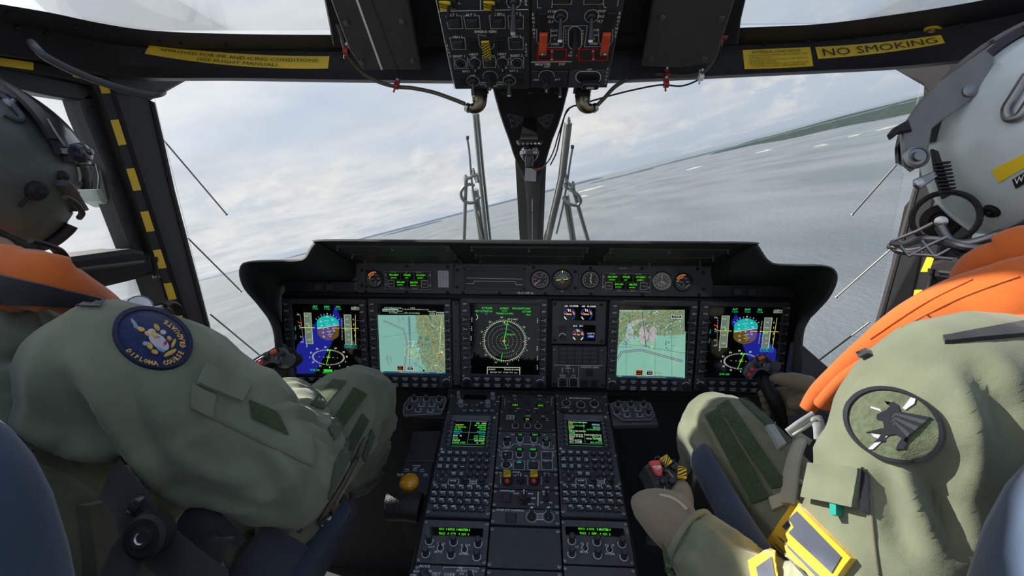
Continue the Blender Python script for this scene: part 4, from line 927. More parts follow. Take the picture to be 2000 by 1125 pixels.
def map_right(par, fr, S, z):
    q = lambda x, y: fr.uv(1180+x/5.26, 570+y/5.26); u = q(101, 500)[0]-q(100, 500)[0]
    cl = lambda p: (max(S[0], min(S[1], p[0])), max(S[2], min(S[3], p[1])))
    mb = MB(); mb.flat([cl(q(*p)) for p in ((90, 400), (830, 400), (830, 880), (100, 880))], MSEA2, z); mb.build('chart_water', par)
    mb = MB(); mb.flat([cl(q(*p)) for p in ((90, 180), (820, 180), (820, 430), (700, 440), (520, 440), (420, 520), (330, 450), (250, 430), (180, 500), (90, 560))], MLND, z+.0002); mb.build('chart_land', par)
    mb = MB(); mb.flat([q(*p) for p in ((205, 510), (240, 320), (350, 270), (460, 250), (380, 300), (300, 340), (290, 500))], MHAZ, z+.0003); mb.flat(ell(*q(400, 430), 50*u, 90*u), MROS, z+.0003); mb.flat(ell(*q(495, 430), 38*u, 85*u), MROS, z+.00032); mb.build('chart_haze', par); mb = MB()
    for w_, m in ((24, EPU), (8, MSEA2)): mb.strip([cl(q(*p)) for p in ((112, 690), (175, 612), (372, 590), (800, 706))], w_*u, m, z+(.0004 if w_ > 9 else .00045))
    for k in range(14): mb.line(*q(450+k*27, 565+k*4.2), *q(467+k*27, 567.5+k*4.2), 6*u, EDK, z+.0006)
    for k in range(26): mb.flat(rrect(*q(120+k*12.5, 520+k*1.5), 6*u, 5*u), EDK, z+.0006)
    for k in range(24): mb.flat(rrect(*q(125+k*7, 540+noise.noise(V((k, 2, 3)))*20+20), 6*u, 4*u), EDK, z+.0006)
    mb.strip([q(385, 205), q(425, 560)], 7*u, EDK, z+.0006); mb.strip([q(220, 500), q(222, 860)], 2*u, EDK, z+.0005); mb.strip([q(518, 450), q(518, 860)], 2*u, EDK, z+.0005); mb.strip([q(668, 200), q(685, 470), q(688, 860)], 3*u, EDK, z+.0005)
    mb.strip([cl(q(*p)) for p in ((115, 345), (230, 295), (390, 265), (520, 245), (700, 205))], 8*u, EBR2, z+.0005); mb.line(*q(280, 515), *q(410, 520), 5*u, EYM, z+.0007); mb.line(*q(390, 540), *q(470, 560), 5*u, EDK, z+.0007); mb.build('chart_lines', par); mb = MB()
    mapdots(mb, q, 230, Reg(lambda a, b: (115+a*660, 195+b*(240 if a > .5 else 330)), lambda x, y: 112 < x < 785 and 190 < y < 560), z, u, 9); mb.build('chart_symbols', par); mb = MB()
    mb.text('1', *q(628, 525), 75*u, EDK, z+.0007); mb.text('0', *q(657, 515), 50*u, EDK, z+.0007)
    for s_, x, y, h in (('STHLM', 700, 545, 14), ('Landsort', 665, 583, 16), ('Nynashamn', 700, 462, 18), ('ES D164', 545, 828, 22), ('8000 ft AMSL', 530, 856, 22)): mb.text(s_, *q(x, y), h*u, EPK if x < 600 else EDK, z+.0007)
    mb.line(*q(468, 552), *q(500, 560), 8*u, EY, z+.0009); mb.line(*q(487, 542), *q(480, 572), 8*u, EY, z+.0009); mb.flat(ell(*q(630, 568), 7*u), EDK, z+.0007)
    mb.build('place_names', par)
    for x, m, t1, t2 in ((355, EO, 'TCAS', 'THREAT'), (462, EWH, 'CHECK', 'TAWS')):
        mb = MB(); mb.flat(rrect(*q(x, 822), 66*u, 52*u), EK, z+.0006); mb.strip(rrect(*q(x, 822), 66*u, 52*u), 4*u, m, z+.0008, closed=True); mb.text(t1, *q(x, 812), 17*u, m, z+.0008); mb.text(t2, *q(x, 832), 15*u, m, z+.0008); mb.build('alert_box', par)
    mb = MB()
    mb.flat(rrect(*q(735, 250), 100*u, 26*u), EK, z+.0006); mb.strip(rrect(*q(735, 250), 100*u, 30*u), 4*u, EWH, z+.0007, closed=True); mb.text('10:17:52', *q(735, 250), 20*u, EWH, z+.0008); mb.text('D451 KIRKLAX1+250   0.34%', *q(270, 191), 18*u, EWH, z+.0008)
    mb.flat(rrect(*q(455, 868), 690*u, 24*u), EDK, z+.0005); mb.text('GCM', *q(155, 858), 18*u, EW, z+.0008); mb.text('05 00 00 03 NM 88 37 42 FUEL 8614 AZ 10 WS 38', *q(480, 868), 14*u, EW, z+.0008); mb.text('ZOOM', *q(765, 868), 17*u, EW, z+.0008)
    mb.flat(ell(*q(535, 213), 13*u), EK, z+.0007); mb.arc(*q(535, 213), 12*u, 0, 360, 5*u, EWH, z+.0008); mb.build('overlays', par)
mfd(558, 721, 583, 757, 'leftmost flight display, turquoise attitude page with a painted blue reflection, behind the left knee', pfd(-1), blu=1)
mfd(722, 884, 583, 757, 'green moving map display second from left', map_left)
mfd(899, 1069, 582, 758, 'central black navigation display with a compass ring', navp)
mfd(1185, 1356, 586, 764, 'green moving map display second from right', map_right, blu=1)
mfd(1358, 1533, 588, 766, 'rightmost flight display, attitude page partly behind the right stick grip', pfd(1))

# ---- engine display stack between the central and right map displays
k = SC
fr = PN.at(1130, 629, .0); t = thing('engine_display', 'engine display unit with three small coloured dials right of the compass display', 'engine display', fr.m)
q = lambda x, y: fr.uv(860+x/5.54, 570+y/5.54)
def zb(mb, x0, y0, x1, y1, z0, z1, m, ch=.001, r=0): a, b = q(x0, y0), q(x1, y1); mb.prism(rrect((a[0]+b[0])/2, (a[1]+b[1])/2, abs(b[0]-a[0]), abs(b[1]-a[1]), r), z0, z1, m, ch); return mb
zb(MB(), 1210, 88, 1775, 560, 0, .012, PNL, .002, .003).build('case', t)
for x0, y0, x1, y1 in ((1300, 125, 1670, 300), (1405, 345, 1670, 520)): zb(MB(), x0, y0, x1, y1, .011, .0125, SCR, 0).build('screen', t)
def dial(x, y, s, two):
    m = MB(); c = q(x, y); u = k/5.54; z = .0129
    m.arc(*c, 58*u, 150, 118, 9*u, EBL2, z, ry=64*u); m.arc(*c, 58*u, 175, 150, 9*u, EBL2, z, ry=64*u); m.arc(*c, 58*u, 62, -60, 9*u, EBL2, z, ry=64*u); m.arc(*c, 58*u, 205, 240, 11*u, EWH, z, ry=64*u)
    if two: m.arc(*c, 58*u, -25, -60, 11*u, EWH, z+.0002, ry=64*u)
    m.arc(*c, 42*u, 60, 28, 16*u, ER2, z); m.arc(*c, 48*u, 35, -5, 12*u, EO2, z+.0002); m.line(c[0]-56*u, c[1]+4*u, c[0]-24*u, c[1]+2*u, 9*u, EO2, z+.0003)
    m.line(c[0]-40*u, c[1]+22*u, c[0]-20*u, c[1]+12*u, 8*u, ER2, z+.0002); m.line(c[0]-16*u, c[1]+60*u, c[0]-8*u, c[1]+30*u, 9*u, EWH, z); m.line(c[0]+4*u, c[1]+56*u, c[0]+10*u, c[1]+30*u, 9*u, EWH, z)
    if two: m.line(c[0]-44*u, c[1]+40*u, c[0]-20*u, c[1]+15*u, 8*u, ER2, z); m.line(c[0]+24*u, c[1]+3*u, c[0]+56*u, c[1]+6*u, 9*u, EO2, z+.0003)
    m.text(s, *c, 22*u, EWH, z, bold=.02); m.build('engine_dial', t)
EBL2 = em('dial arc blue', (.02, .06, .42)); ER2 = em('dial red', (.55, .02, .03)); EO2 = em('dial amber', (.75, .38, .03))
dial(1393, 232, 'ENG1', 0); dial(1577, 232, 'ENG2', 0); dial(1487, 450, 'TQ', 1)
mb = MB(); u = k/5.54
for s_, x, y in (('666', 1360, 144), ('95.0%NR', 1442, 144), ('668', 1543, 146), ('95.1%NR', 1628, 148), ('69.4', 1453, 358), ('69.1', 1520, 358)): mb.text(s_, *q(x, y), 25*u, EWH, .0130, bold=.02)
zb(mb, 1585, 455, 1660, 485, .0125, .0128, EBL2, 0); mb.text('OAT*C', *q(1623, 440), 26*u, EWH, .0130); mb.text('- PK0', *q(1623, 470), 26*u, EWH, .0131); mb.build('readouts', t)
mb = zb(MB(), 1288, 362, 1358, 430, .011, .015, KEYD, .001); mb.build('push_button', t)
mb = MB(); mb.lathe(*q(1325, 470), [(5*k, .012), (5*k, .024), (4*k, .026)], KNB, 16); mb.arc(*q(1320, 472), 6.6*k, 20, 175, 1.5*k, GLY, .0126); mb.build('rotary_knob', t)
for x, y in ((1238, 118), (1735, 130), (1232, 510), (1738, 520)): mb = MB(); mb.lathe(*q(x, y), [(3*k, .012), (3*k, .0145), (2*k, .0155)], BLK, 10); mb.build('corner_screw', t)
fr = PN.at(1130, 710, .0); q = lambda x, y: fr.uv(860+x/5.54, 570+y/5.54)
t = thing('warning_panel', 'panel of blank warning lamps and landing gear switches below the engine display', 'switch panel', fr.m)
zb(MB(), 1210, 572, 1780, 1028, 0, .012, PNL, .002, .003).build('case', t)
zb(MB(), 1278, 572, 1705, 768, .012, .015, PNL2, .001).build('lamp_frame', t)
for j in range(4):
    for i in range(5): x = 1325+i*82.5; y = 600+j*47; zb(MB(), x-35, y-18, x+35, y+18, .015, .0165, PNL, .0006).build('lamp', t)
mb = MB()
for p in (((1226, 776), (1755, 782)), ((1493, 790), (1493, 1022))): mb.line(*q(*p[0]), *q(*p[1]), .7*k, GLY, .0124)
for s_, x, y, h, rt in (('LANDING GEAR', 1612, 800, 20, 0), ('TEST', 1377, 790, 17, 0), ('LAMPS', 1378, 812, 17, 0), ('WARN', 1317, 832, 15, 1.57), ('CAUT', 1438, 832, 15, 1.57), ('AUDIO', 1322, 888, 17, 0), ('WARN', 1322, 908, 15, 0), ('TOP', 1437, 890, 17, 0), ('INCDR', 1437, 910, 15, 0)): mb.text(s_, *q(x, y), h*u*1.35, GLY, .0124, rot=rt, bold=.015)
mb.build('lettering', t)
for x, y, w_, fl in ((1322, 965, 42, 1), (1437, 965, 42, 1), (1605, 855, 38, 0), (1550, 965, 38, 0), (1662, 970, 38, 0)):
    mb = MB(); zb(mb, x-w_*.85, y-w_*.85, x+w_*.85, y+w_*.85, .012, .018, KEYD, .0012)
    if fl: mb.strip([q(x-w_+10, y-w_*1.05), q(x-w_*1.1, y-w_*1.05), q(x-w_*1.1, y+w_*1.05), q(x+w_*1.1, y+w_*1.05), q(x+w_*1.1, y-w_*1.05), q(x+w_-10, y-w_*1.05)], .7*k, GLY, .0124)
    mb.build('push_button', t)
mb = MB(); mb.lathe(*q(1380, 850), [(3.4*k, .012), (3.4*k, .014), (2.5*k, .0145)], STD, 14); c = q(1380, 850); mb.tube([(*c, .014), (c[0]+1*k, c[1]+1*k, .03)], [1*k, 1.8*k], STL, 8); mb.build('toggle_switch', t)
for x, y in ((1232, 618), (1743, 624), (1232, 975), (1752, 983)): mb = MB(); mb.lathe(*q(x, y), [(3.4*k, .012), (3.4*k, .0145), (1.6*k, .015), (1.5*k, .014)], BRZ, 12); mb.build('corner_screw', t)
# ================================================================ overhead console
c31, s31 = math.cos(R(31)), math.sin(R(31)); c23, s23 = math.cos(R(23)), math.sin(R(23))
OH = Fr(P(1037, 172, .9), (1, 0, 0), (0, -c31, s31))
o5 = lambda x, y, h=0.0: OH.uv(840+x/5, y/5, h)
U5 = (o5(600, 500)[0]-o5(500, 500)[0])/100
mb = MB(); mb.prism(rrect(0, .19, .296, .38, .003), -.09, -.002, BLK, .004); tagm(mb, 'overhead_console', 'black box of the overhead console, its edges showing round the switch panels', 'console', OH.m)
def knob(mb, x, y, r, h, m=KNB, z=0, bar=True, rot=0):
    mb.lathe(x, y, [(r, z), (r*.95, z+h*.25), (r*.72, z+h*.3), (r*.66, z+h), (r*.5, z+h*1.05)], m, 20)
    if bar:
        c, s_ = math.cos(rot), math.sin(rot); p = rrect(0, 0, r*.5, r*1.9, r*.2); mb.prism([(x+a*c-b*s_, y+a*s_+b*c) for a, b in p], z+h*.3, z+h*1.25, m, r*.08)
        mb.strip([(x-s_*r*.1, y+c*r*.1), (x-s_*r*.9, y+c*r*.9)], r*.12, GLY, z+h*1.25+.0003)
def bracket_button(parent, x, y, w_, h, lab, z=.0, ring=True):
    mb = MB(); mb.box(x, y, z+.002, w_, h, .004, KEYD, .001); mb.box(x, y, z+.0045, w_*.75, h*.75, .001, PNL2, .0004)
    if ring: mb.strip([(x-w_*.35, y+h*.82), (x-w_*.72, y+h*.82), (x-w_*.68, y-h*.68), (x+w_*.68, y-h*.68), (x+w_*.72, y+h*.82), (x+w_*.35, y+h*.82)], .0011, GLD, z+.0005)
    mb.build('push_button', parent)
def lever(parent, x, y, L_, r, dirn, z=0, tip=STL, name='toggle_switch', ring=True, rr=None):
    mb = MB(); rr = rr or r*3.2
    if ring: mb.arc(x, y, rr, 0, 360, .0012, GLD, z+.0006, n=28)
    mb.lathe(x, y, [(rr*.62, z), (rr*.62, z+.004), (rr*.45, z+.006), (rr*.2, z+.0065)], KNB, 18)
    a = V((x, y, z+.004)); d = V(dirn).normalized(); mb.tube([a, a+d*L_*.3, a+d*L_*.7, a+d*L_*.9], [r*.6, r*.75, r*1.05, r*1.1], KNB, 12); mb.tube([a+d*L_*.88, a+d*L_], [r*.95, r*.8], tip, 12); mb.build(name, parent)
lb = lambda mb, L_: [mb.text(s_, *o5(x, y), h*U5, GLY, .0006+zl, rot=rt, bold=.02) for s_, x, y, h, rt, zl in [(*q_, 0)[:6] if len(q_) == 5 else q_ for q_ in L_]]
e = thing('electrical_panel', 'left overhead switch panel lettered EMERG GEN with a yellow striped guard', 'switch panel', OH.m)
mb = MB(); mb.prism(rrect(-.076, .19, .146, .384, .002), -.0019, 0, PNL2, .001)
mb.strip([o5(55, -20), o5(240, 868)], .0013, GLY, .0006); mb.line(*o5(90, 108), *o5(960, 90), .0013, GLY, .0006); mb.line(*o5(493, -30), *o5(493, 96), .0013, GLY, .0006)
for s_, x, y, h in (('ALT 1', 222, 145, 30), ('ALT 3', 397, 145, 30), ('AC EPU', 655, 140, 32), ('ALT 2', 840, 132, 30), ('EMERG GEN', 540, 308, 32), ('TRU 1', 272, 362, 30), ('TRU 2', 842, 356, 30), ('RESET 1', 285, 548, 30), ('RESET 2', 845, 542, 30),
    ('HEAT', 427, 530, 30), ('HEAT', 703, 527, 30), ('OFF', 425, 558, 24), ('OFF', 708, 556, 24), ('DC EPU', 570, 546, 30), ('NORM', 447, 664, 24), ('NORM', 712, 662, 24), ('BAT1', 352, 695, 28), ('BAT 2', 818, 690, 28), ('OFF', 415, 737, 24), ('OFF', 770, 733, 24),
    ('DATA', 510, 805, 22), ('HOT', 515, 826, 22), ('STBY', 680, 802, 22), ('MODE', 680, 823, 22), ('NORMAL', 597, 840, 26), ('ON', 215, 82, 24), ('STOB', 610, 75, 24), ('F  SHT', 810, 70, 26), ('O', 285, 32, 24), ('O', 685, 22, 24), ('K', 890, 5, 26)):
    mb.text(s_, *o5(x, y), h*U5*1.2, GLY, .0006, bold=.02)
for k, ch_ in enumerate('ELEC'): mb.text(ch_, *o5(168+k*10, 445+k*34), 34*U5, GLY, .0006, bold=.02); mb.text(ch_, *o5(938, 435+k*34), 34*U5, GLY, .0006, bold=.02)
for k, ch_ in enumerate('BAT1'): mb.text(ch_, *o5(375, 580+k*28), 24*U5, GLY, .0006); mb.text('BAT2'[k], *o5(768, 575+k*28), 24*U5, GLY, .0006)
for k, ch_ in enumerate('DR'): mb.text(ch_, *o5(938, 10+k*32), 34*U5, GLY, .0006, bold=.02)
mb.strip([o5(545, 350), o5(470, 335), o5(480, 430)], .0011, GLD, .0006); mb.arc(*o5(553, 425), 72*U5, 180, 360, .0012, GLD, .0006)
mb.build('face', e)
for x, y, lab in ((240, 222, 0), (412, 222, 0), (660, 220, 0), (838, 222, 0), (275, 430, 0), (840, 430, 0)): bracket_button(e, *o5(x, y), 98*U5, 88*U5, lab)
bracket_button(e, *o5(580, 612), 88*U5, 84*U5, 0)
for x, y, w_, h in ((415, 432, 72, 128), (693, 432, 72, 128), (322, 780, 72, 108), (873, 776, 72, 108)): mb = MB(); mb.box(*o5(x, y), .002, w_*U5, h*U5, .004, RUB, .0008); mb.build('blanking_cover', e)
for x, y in ((297, 618), (850, 612)):
    mb = MB(); c = o5(x, y); mb.arc(*c, 56*U5, 0, 360, .001, GLD, .0006, n=26); mb.strip([o5(x-62, y-60), o5(x-60, y+50), o5(x+62, y+50), o5(x+66, y-60)], .0011, GLD, .0005)
    mb.lathe(*c, [(44*U5, 0), (44*U5, .003), (34*U5, .004), (34*U5, .0015), (18*U5, .0015), (18*U5, .006), (12*U5, .0065)], KNB, 20); mb.build('reset_button', e)
for x, y in ((440, 612), (705, 608)):
    mb = MB(); c = o5(x, y); mb.arc(*c, 58*U5, -60, 240, .0011, GLD, .0006); knob(mb, *c, 44*U5, .012, rot=.15+PI); mb.build('rotary_knob', e)
mb = MB(); c = o5(587, 748); mb.arc(*c, 76*U5, -20, 200, .0011, GLD, .0006); knob(mb, *c, 62*U5, .020, rot=PI); mb.build('rotary_knob', e)
lever(e, *o5(420, 790), .026, .0038, (.02, -.62, .78)); lever(e, *o5(773, 786), .026, .0038, (0, -.62, .78))
lever(e, *o5(815, 20), .044, .0055, (-.02, -.72, .68), rr=.011)
def stripes(mb, x, y, w_, h, n_, z, rot=0, mA=YEL, mB=INK, slant=.6, d=.004):
    c, s_ = math.cos(rot), math.sin(rot); T = lambda a, b: (x+a*c-b*s_, y+a*s_+b*c)
    mb.prism([T(a, b) for a, b in rrect(0, 0, w_, h, .001)], z, z+d, mA, .0006)
    st = h/n_
    for k in range(n_+1):
        b0 = -h/2 + k*st; q = []
        for a_, b_ in ((-w_*.5, b0-slant*w_*.5), (w_*.5, b0+slant*w_*.5), (w_*.5, b0+slant*w_*.5+st*.45), (-w_*.5, b0-slant*w_*.5+st*.45)): q.append(T(a_, max(-h/2, min(h/2, b_))))
        mb.flat(q, mB, z+d+.0002)
mb = MB(); stripes(mb, *o5(552, 462), 76*U5, 205*U5, 7, .006, rot=.04); c = o5(562, 540); mb.lathe(*c, [(20*U5, .010), (20*U5, .011), (12*U5, .0115)], STL, 12); mb.build('guard', e, 'yellow and black striped guard')
for x in (172, 600):
    mb = MB(); stripes(mb, *o5(x-20, 32), 100*U5, 80*U5, 3, .004, slant=-.8); mb.lathe(*o5(x+40, 20), [(50*U5, 0), (50*U5, .004), (30*U5, .006)], KNB, 18); mb.tube([(*o5(x+20, 25), .006), (*o5(x+10, 70), .03)], .003, BLK, 8); mb.build('guard', e, 'yellow and black striped guard')
mb = MB()
for x, y in ((272, 322), (815, 305), (465, 708), (715, 705), (585, 345)): mb.lathe(*o5(x, y), [(15*U5, 0), (15*U5, .001), (9*U5, .0016)], BLK, 10)
mb.build('flush_screws', e)
e = thing('engine_panel', 'right overhead switch panel with two orange red guards and engine lettering', 'switch panel', OH.m)
mb = MB(); mb.prism(rrect(.0735, .213, .145, .338, .002), -.0019, 0, PNL2, .001); 
for s_, x, y, h in (('STOP', 1190, 112, 26), ('IDLE', 1180, 163, 26), ('FLT', 1180, 212, 26), ('STOP', 1675, 108, 26), ('IDLE', 1668, 158, 26), ('FLT', 1660, 208, 26), ('CLOSE', 1222, 297, 26), ('SOV', 1212, 345, 26), ('1', 1217, 382, 26), ('OPEN', 1218, 430, 26),
    ('CLOSE', 1600, 292, 26), ('SOV', 1612, 342, 26), ('2', 1600, 378, 26), ('OPEN', 1595, 426, 26), ('FIRE', 1392, 510, 24), ('EXTG', 1392, 540, 28), ('MASTER', 1102, 627, 36), ('SW', 1287, 625, 36), ('SAFE', 1140, 650, 22)):
    mb.text(s_, *o5(x, y), h*U5*1.2, GLY, .0006, bold=.02)
for k, ch_ in enumerate('ENGINE1'): mb.text(ch_, *o5(1005+k*2, 140+k*37), 34*U5, GLY, .0006, bold=.02)
for k, ch_ in enumerate('ENGINE2'): mb.text(ch_, *o5(1850-k*7, 130+k*37), 34*U5, GLY, .0006, bold=.02)
for k, ch_ in enumerate('TEST1'): mb.text(ch_, *o5(1326, 300+k*30), 28*U5, GLY, .0006); mb.text('TEST2'[k], *o5(1495-k*2, 300+k*30), 28*U5, GLY, .0006)
mb.strip([o5(1050, 460), o5(1300, 458), o5(1308, 252), o5(1535, 248), o5(1508, 455), o5(1755, 452)], .0012, GLD, .0006); mb.line(*o5(985, 604), *o5(1382, 600), .0015, GLY, .0006)
for x in (1110, 1715): mb.strip([o5(x-70, 280), o5(x-68, 400), o5(x-45, 440), o5(x+40, 440), o5(x+65, 400), o5(x+70, 280)], .0011, GLD, .0006)
mb.strip([o5(1050, 0), o5(1050, 75), o5(1085, 75)], .0011, GLD, .0006); mb.strip([o5(1178, 70), o5(1190, 68), o5(1195, -10)], .0011, GLD, .0006)
mb.strip([o5(1690, 0), o5(1700, 70), o5(1725, 68)], .0011, GLD, .0006); mb.strip([o5(1840, -10), o5(1830, 60)], .0011, GLD, .0006)
mb.build('face', e)
for x in (1290, 1600): bracket_button(e, *o5(x, -10), 120*U5, 70*U5, 0)
for x, y in ((1095, 185), (1760, 178)): mb = MB(); mb.box(*o5(x, y), .003, 78*U5, 150*U5, .006, RUB, .001); mb.build('blanking_cover', e)
for x, sg in ((1275, 1), (1578, -1)): lever(e, *o5(x, 155), .036, .0045, (0, -.68, .73), rr=62*U5, tip=GLY)
for x, sg in ((1108, 1), (1718, -1)):
    mb = MB(); c = o5(x, 345); w_ = 74*U5; mb.prism([(c[0]-w_/2, c[1]+50*U5), (c[0]+w_/2, c[1]+50*U5), (c[0]+w_/2-.001*sg, c[1]-185*U5), (c[0]-w_/2-.001*sg, c[1]-185*U5)], .004, .010, ORR, .0012); mb.build('guard', e, 'orange red switch guard')
    mb = MB(); mb.lathe(c[0]-.001*sg, c[1]-140*U5, [(14*U5, .010), (17*U5, .012), (17*U5, .016), (10*U5, .018)], STL, 12); mb.build('guard_stud', e)
    f = MB(); x0 = 1190 if sg > 0 else 1592; f.strip([o5(x0-138, 478), o5(x0-138, 586), o5(x0+138, 584), o5(x0+142, 474)], .0026, REDP, .0012, closed=True); f.line(*o5(x0, 484), *o5(x0, 580), .004, REDP, .0014)
    for yy in (490, 568): f.lathe(*o5(x0, yy), [(14*U5, .001), (14*U5, .004), (8*U5, .005)], STL, 10)
    f.build('red_frame', e, 'red outlined frame')
mb = MB(); p = [o5(1415+65*math.cos(a)*(1), 370+(-55 if math.sin(a) > 0 else 55)-60*math.sin(a)) for a in [2*PI*k/28 for k in range(28)]]; mb.strip(p, .0016, GLD, .0006, closed=True)
mb.prism([o5(1415+48*math.cos(a), 370+(-50 if math.sin(a) > 0 else 50)-45*math.sin(a)) for a in [2*PI*k/28 for k in range(28)]], 0, .003, BLK, .001)
c = o5(1418, 310); mb.tube([(c[0], c[1], .002), (c[0], c[1]-.004, .022), (c[0]-.001, c[1]-.03, .036), (c[0]-.003, c[1]-.045, .036)], [.005, .005, (.0045, .003), (.005, .003)], BLK, 12); mb.build('extinguisher_lever', e)
mb = MB(); c = o5(1137, 745); mb.arc(*c, 80*U5, -10, 190, .0012, GLD, .0006); knob(mb, *c, 62*U5, .024, rot=PI); mb.build('rotary_knob', e)
f = thing('master_switch_panel', 'small overhead panel with the master switch knob between safe and arm', 'switch panel', OH.m)
mb = MB(); mb.prism(rrect(.0355, .0205, .069, .041, .001), -.0019, 0, PNL2, .001); mb.text('ARM', *o5(1035, 778), 28*U5, GLY, .0006, bold=.02); mb.text('JETT', *o5(1245, 776), 28*U5, GLY, .0006, bold=.02); mb.build('face', f)
lever(f, *o5(1270, 830), .02, .003, (0, -.5, .85), ring=False, rr=.006)
f = thing('float_panel', 'small overhead panel lettered FLOAT with a capsule shaped guarded switch', 'switch panel', OH.m)
mb = MB(); mb.prism(rrect(.1095, .0215, .075, .043, .001), -.0019, .0006, PNL, .001); mb.text('OFF', *o5(1555, 675), 30*U5, GLY, .0012, bold=.02); mb.text('ARMED', *o5(1535, 818), 26*U5, GLY, .0012)
for k, ch_ in enumerate('FLOAT'): mb.text(ch_, *o5(1735-k*6, 668+k*36), 34*U5, GLY, .0012, bold=.02)
cap = lambda s_: [o5(1545+(65 if math.cos(a) > 0 else -65)*1+57*s_*math.cos(a), 748-55*s_*math.sin(a)) for a in [2*PI*(k+.5)/28 for k in range(28)]]
mb.strip(cap(1), .0013, GLY, .0012, closed=True); mb.prism(cap(.8), 0, .004, BLK, .001); mb.build('face', f)
mb = MB(); c = o5(1560, 775); mb.prism(rrect(c[0], c[1], .034, .016, .006), .01, .02, KNB, .002); mb.prism(rrect(c[0], c[1]-.001, .015, .005, .0024), .0201, .0206, mat('cream paint', (.55, .52, .40), .5), .0002); mb.build('guard', f)

# covers left and right of the console, on the roof
def roof_cover(pts, stripe, bolts, label):
    h = -.035; mb = MB(); t = thing('roof_cover', label, 'cover', OH.m); mb.prism([OH.uv(x, y, h) for x, y in pts], h-.012, h, mat('grey cover paint', (.06, .058, .058), .5, bump=.1, bscale=500), .003)
    mb.build('plate', t)
    if stripe: mb = MB(); mb.strip([OH.uv(*stripe[0], h), OH.uv(*stripe[1], h)], .004, GLY, h+.0006); mb.strip([OH.uv(*stripe[2], h), OH.uv(*stripe[3], h)], .003, PNL2, h+.0005); mb.build('white_line', t)
    for x, y in bolts: mb = MB(); mb.lathe(*OH.uv(x, y, h), [(.006, h), (.006, h+.002), (.0042, h+.0024), (.0042, h+.005), (.002, h+.0052)], STD, 12); mb.build('bolt', t)
roof_cover([(625, -60), (645, 0), (681, 97), (709, 138), (822, 138), (788, -60)], ((690, -20), (746, 136), (718, -20), (776, 136)), ((677, 44), (786, 41), (707, 120), (807, 118)), 'grey bolted roof cover with a white line, left of the console')
roof_cover([(1285, -60), (1275, 0), (1253, 131), (1330, 134), (1384, 126), (1406, 94), (1436, 0), (1452, -60)], None, ((1293, 33), (1270, 115), (1408, 35), (1375, 114)), 'dark bolted roof cover right of the console')
# connectors and cables
def sweep(name, pts, r, m, lab, cat='cable', clips=()):
    t = thing(name, lab, cat); mb = MB(); mb.tube(crom([P(*p) for p in pts], 6), r, m, 8); mb.build('cable_run', t)
    for (x, y, d, cm) in clips:
        mb = MB(); p = P(x, y, d-.004); mb.T = Matrix.Translation(p) @ mw.to_3x3().to_4x4() @ Matrix.Rotation(R(random.uniform(-25, 25)), 4, 'Z')
        mb.tube([(-.0045, 0, 0), (.0045, 0, 0)], .0065, cm, 12); mb.box(0, .009, 0, .010, .012, .004, cm, .001); mb.lathe(0, .013, [(.0035, 0), (.0035, .004), (.002, .005)], STL, 8, z=.001); mb.box(-.0015, -.009, 0, .003, .01, .003, cm, .0005); mb.build('clip', t)
    return t
RDC = mat('red clip plastic', (.35, .03, .03), .4); OLC = mat('olive braided cable', (.10, .09, .06), .55, bump=.4, bscale=900)
sweep('cable', [(640, -40, .83), (650, 20, .86), (664, 60, .88), (676, 100, .90), (690, 122, .92), (712, 145, .94), (740, 160, .95), (772, 169, .955), (805, 172, .95), (845, 180, .94), (880, 192, .93), (908, 203, .925)], .0042, OLC,
      'olive cable from the left roof to the left connector, with red clips', clips=((676, 101, .90, RDC), (774, 168, .955, RDC)))
sweep('cable', [(1166, 206, .925), (1180, 192, .93), (1203, 168, .935), (1235, 152, .94), (1285, 146, .94), (1335, 149, .935), (1372, 141, .92), (1396, 112, .90), (1412, 75, .88), (1424, 40, .86), (1440, -10, .83), (1450, -60, .80)], .0042, OLC,
      'olive cable from the right connector up the right roof, with red clips', clips=((1303, 147, .94, RDC), (1415, 72, .88, RDC)))
sweep('cable', [(1075, 322, 1.25), (1086, 300, 1.15), (1092, 275, 1.1), (1098, 245, 1.06), (1106, 218, 1.03), (1118, 208, 1.0), (1130, 205, .98), (1160, 196, .965), (1195, 186, .955), (1240, 175, .95), (1290, 166, .94), (1330, 168, .94), (1360, 158, .93), (1385, 142, .91), (1402, 120, .90), (1408, 90, .885)], .0018, RUB,
      'thin black wire looping below the thick right cable', clips=((1301, 165, .94, RDC), (1369, 151, .925, GLY)))
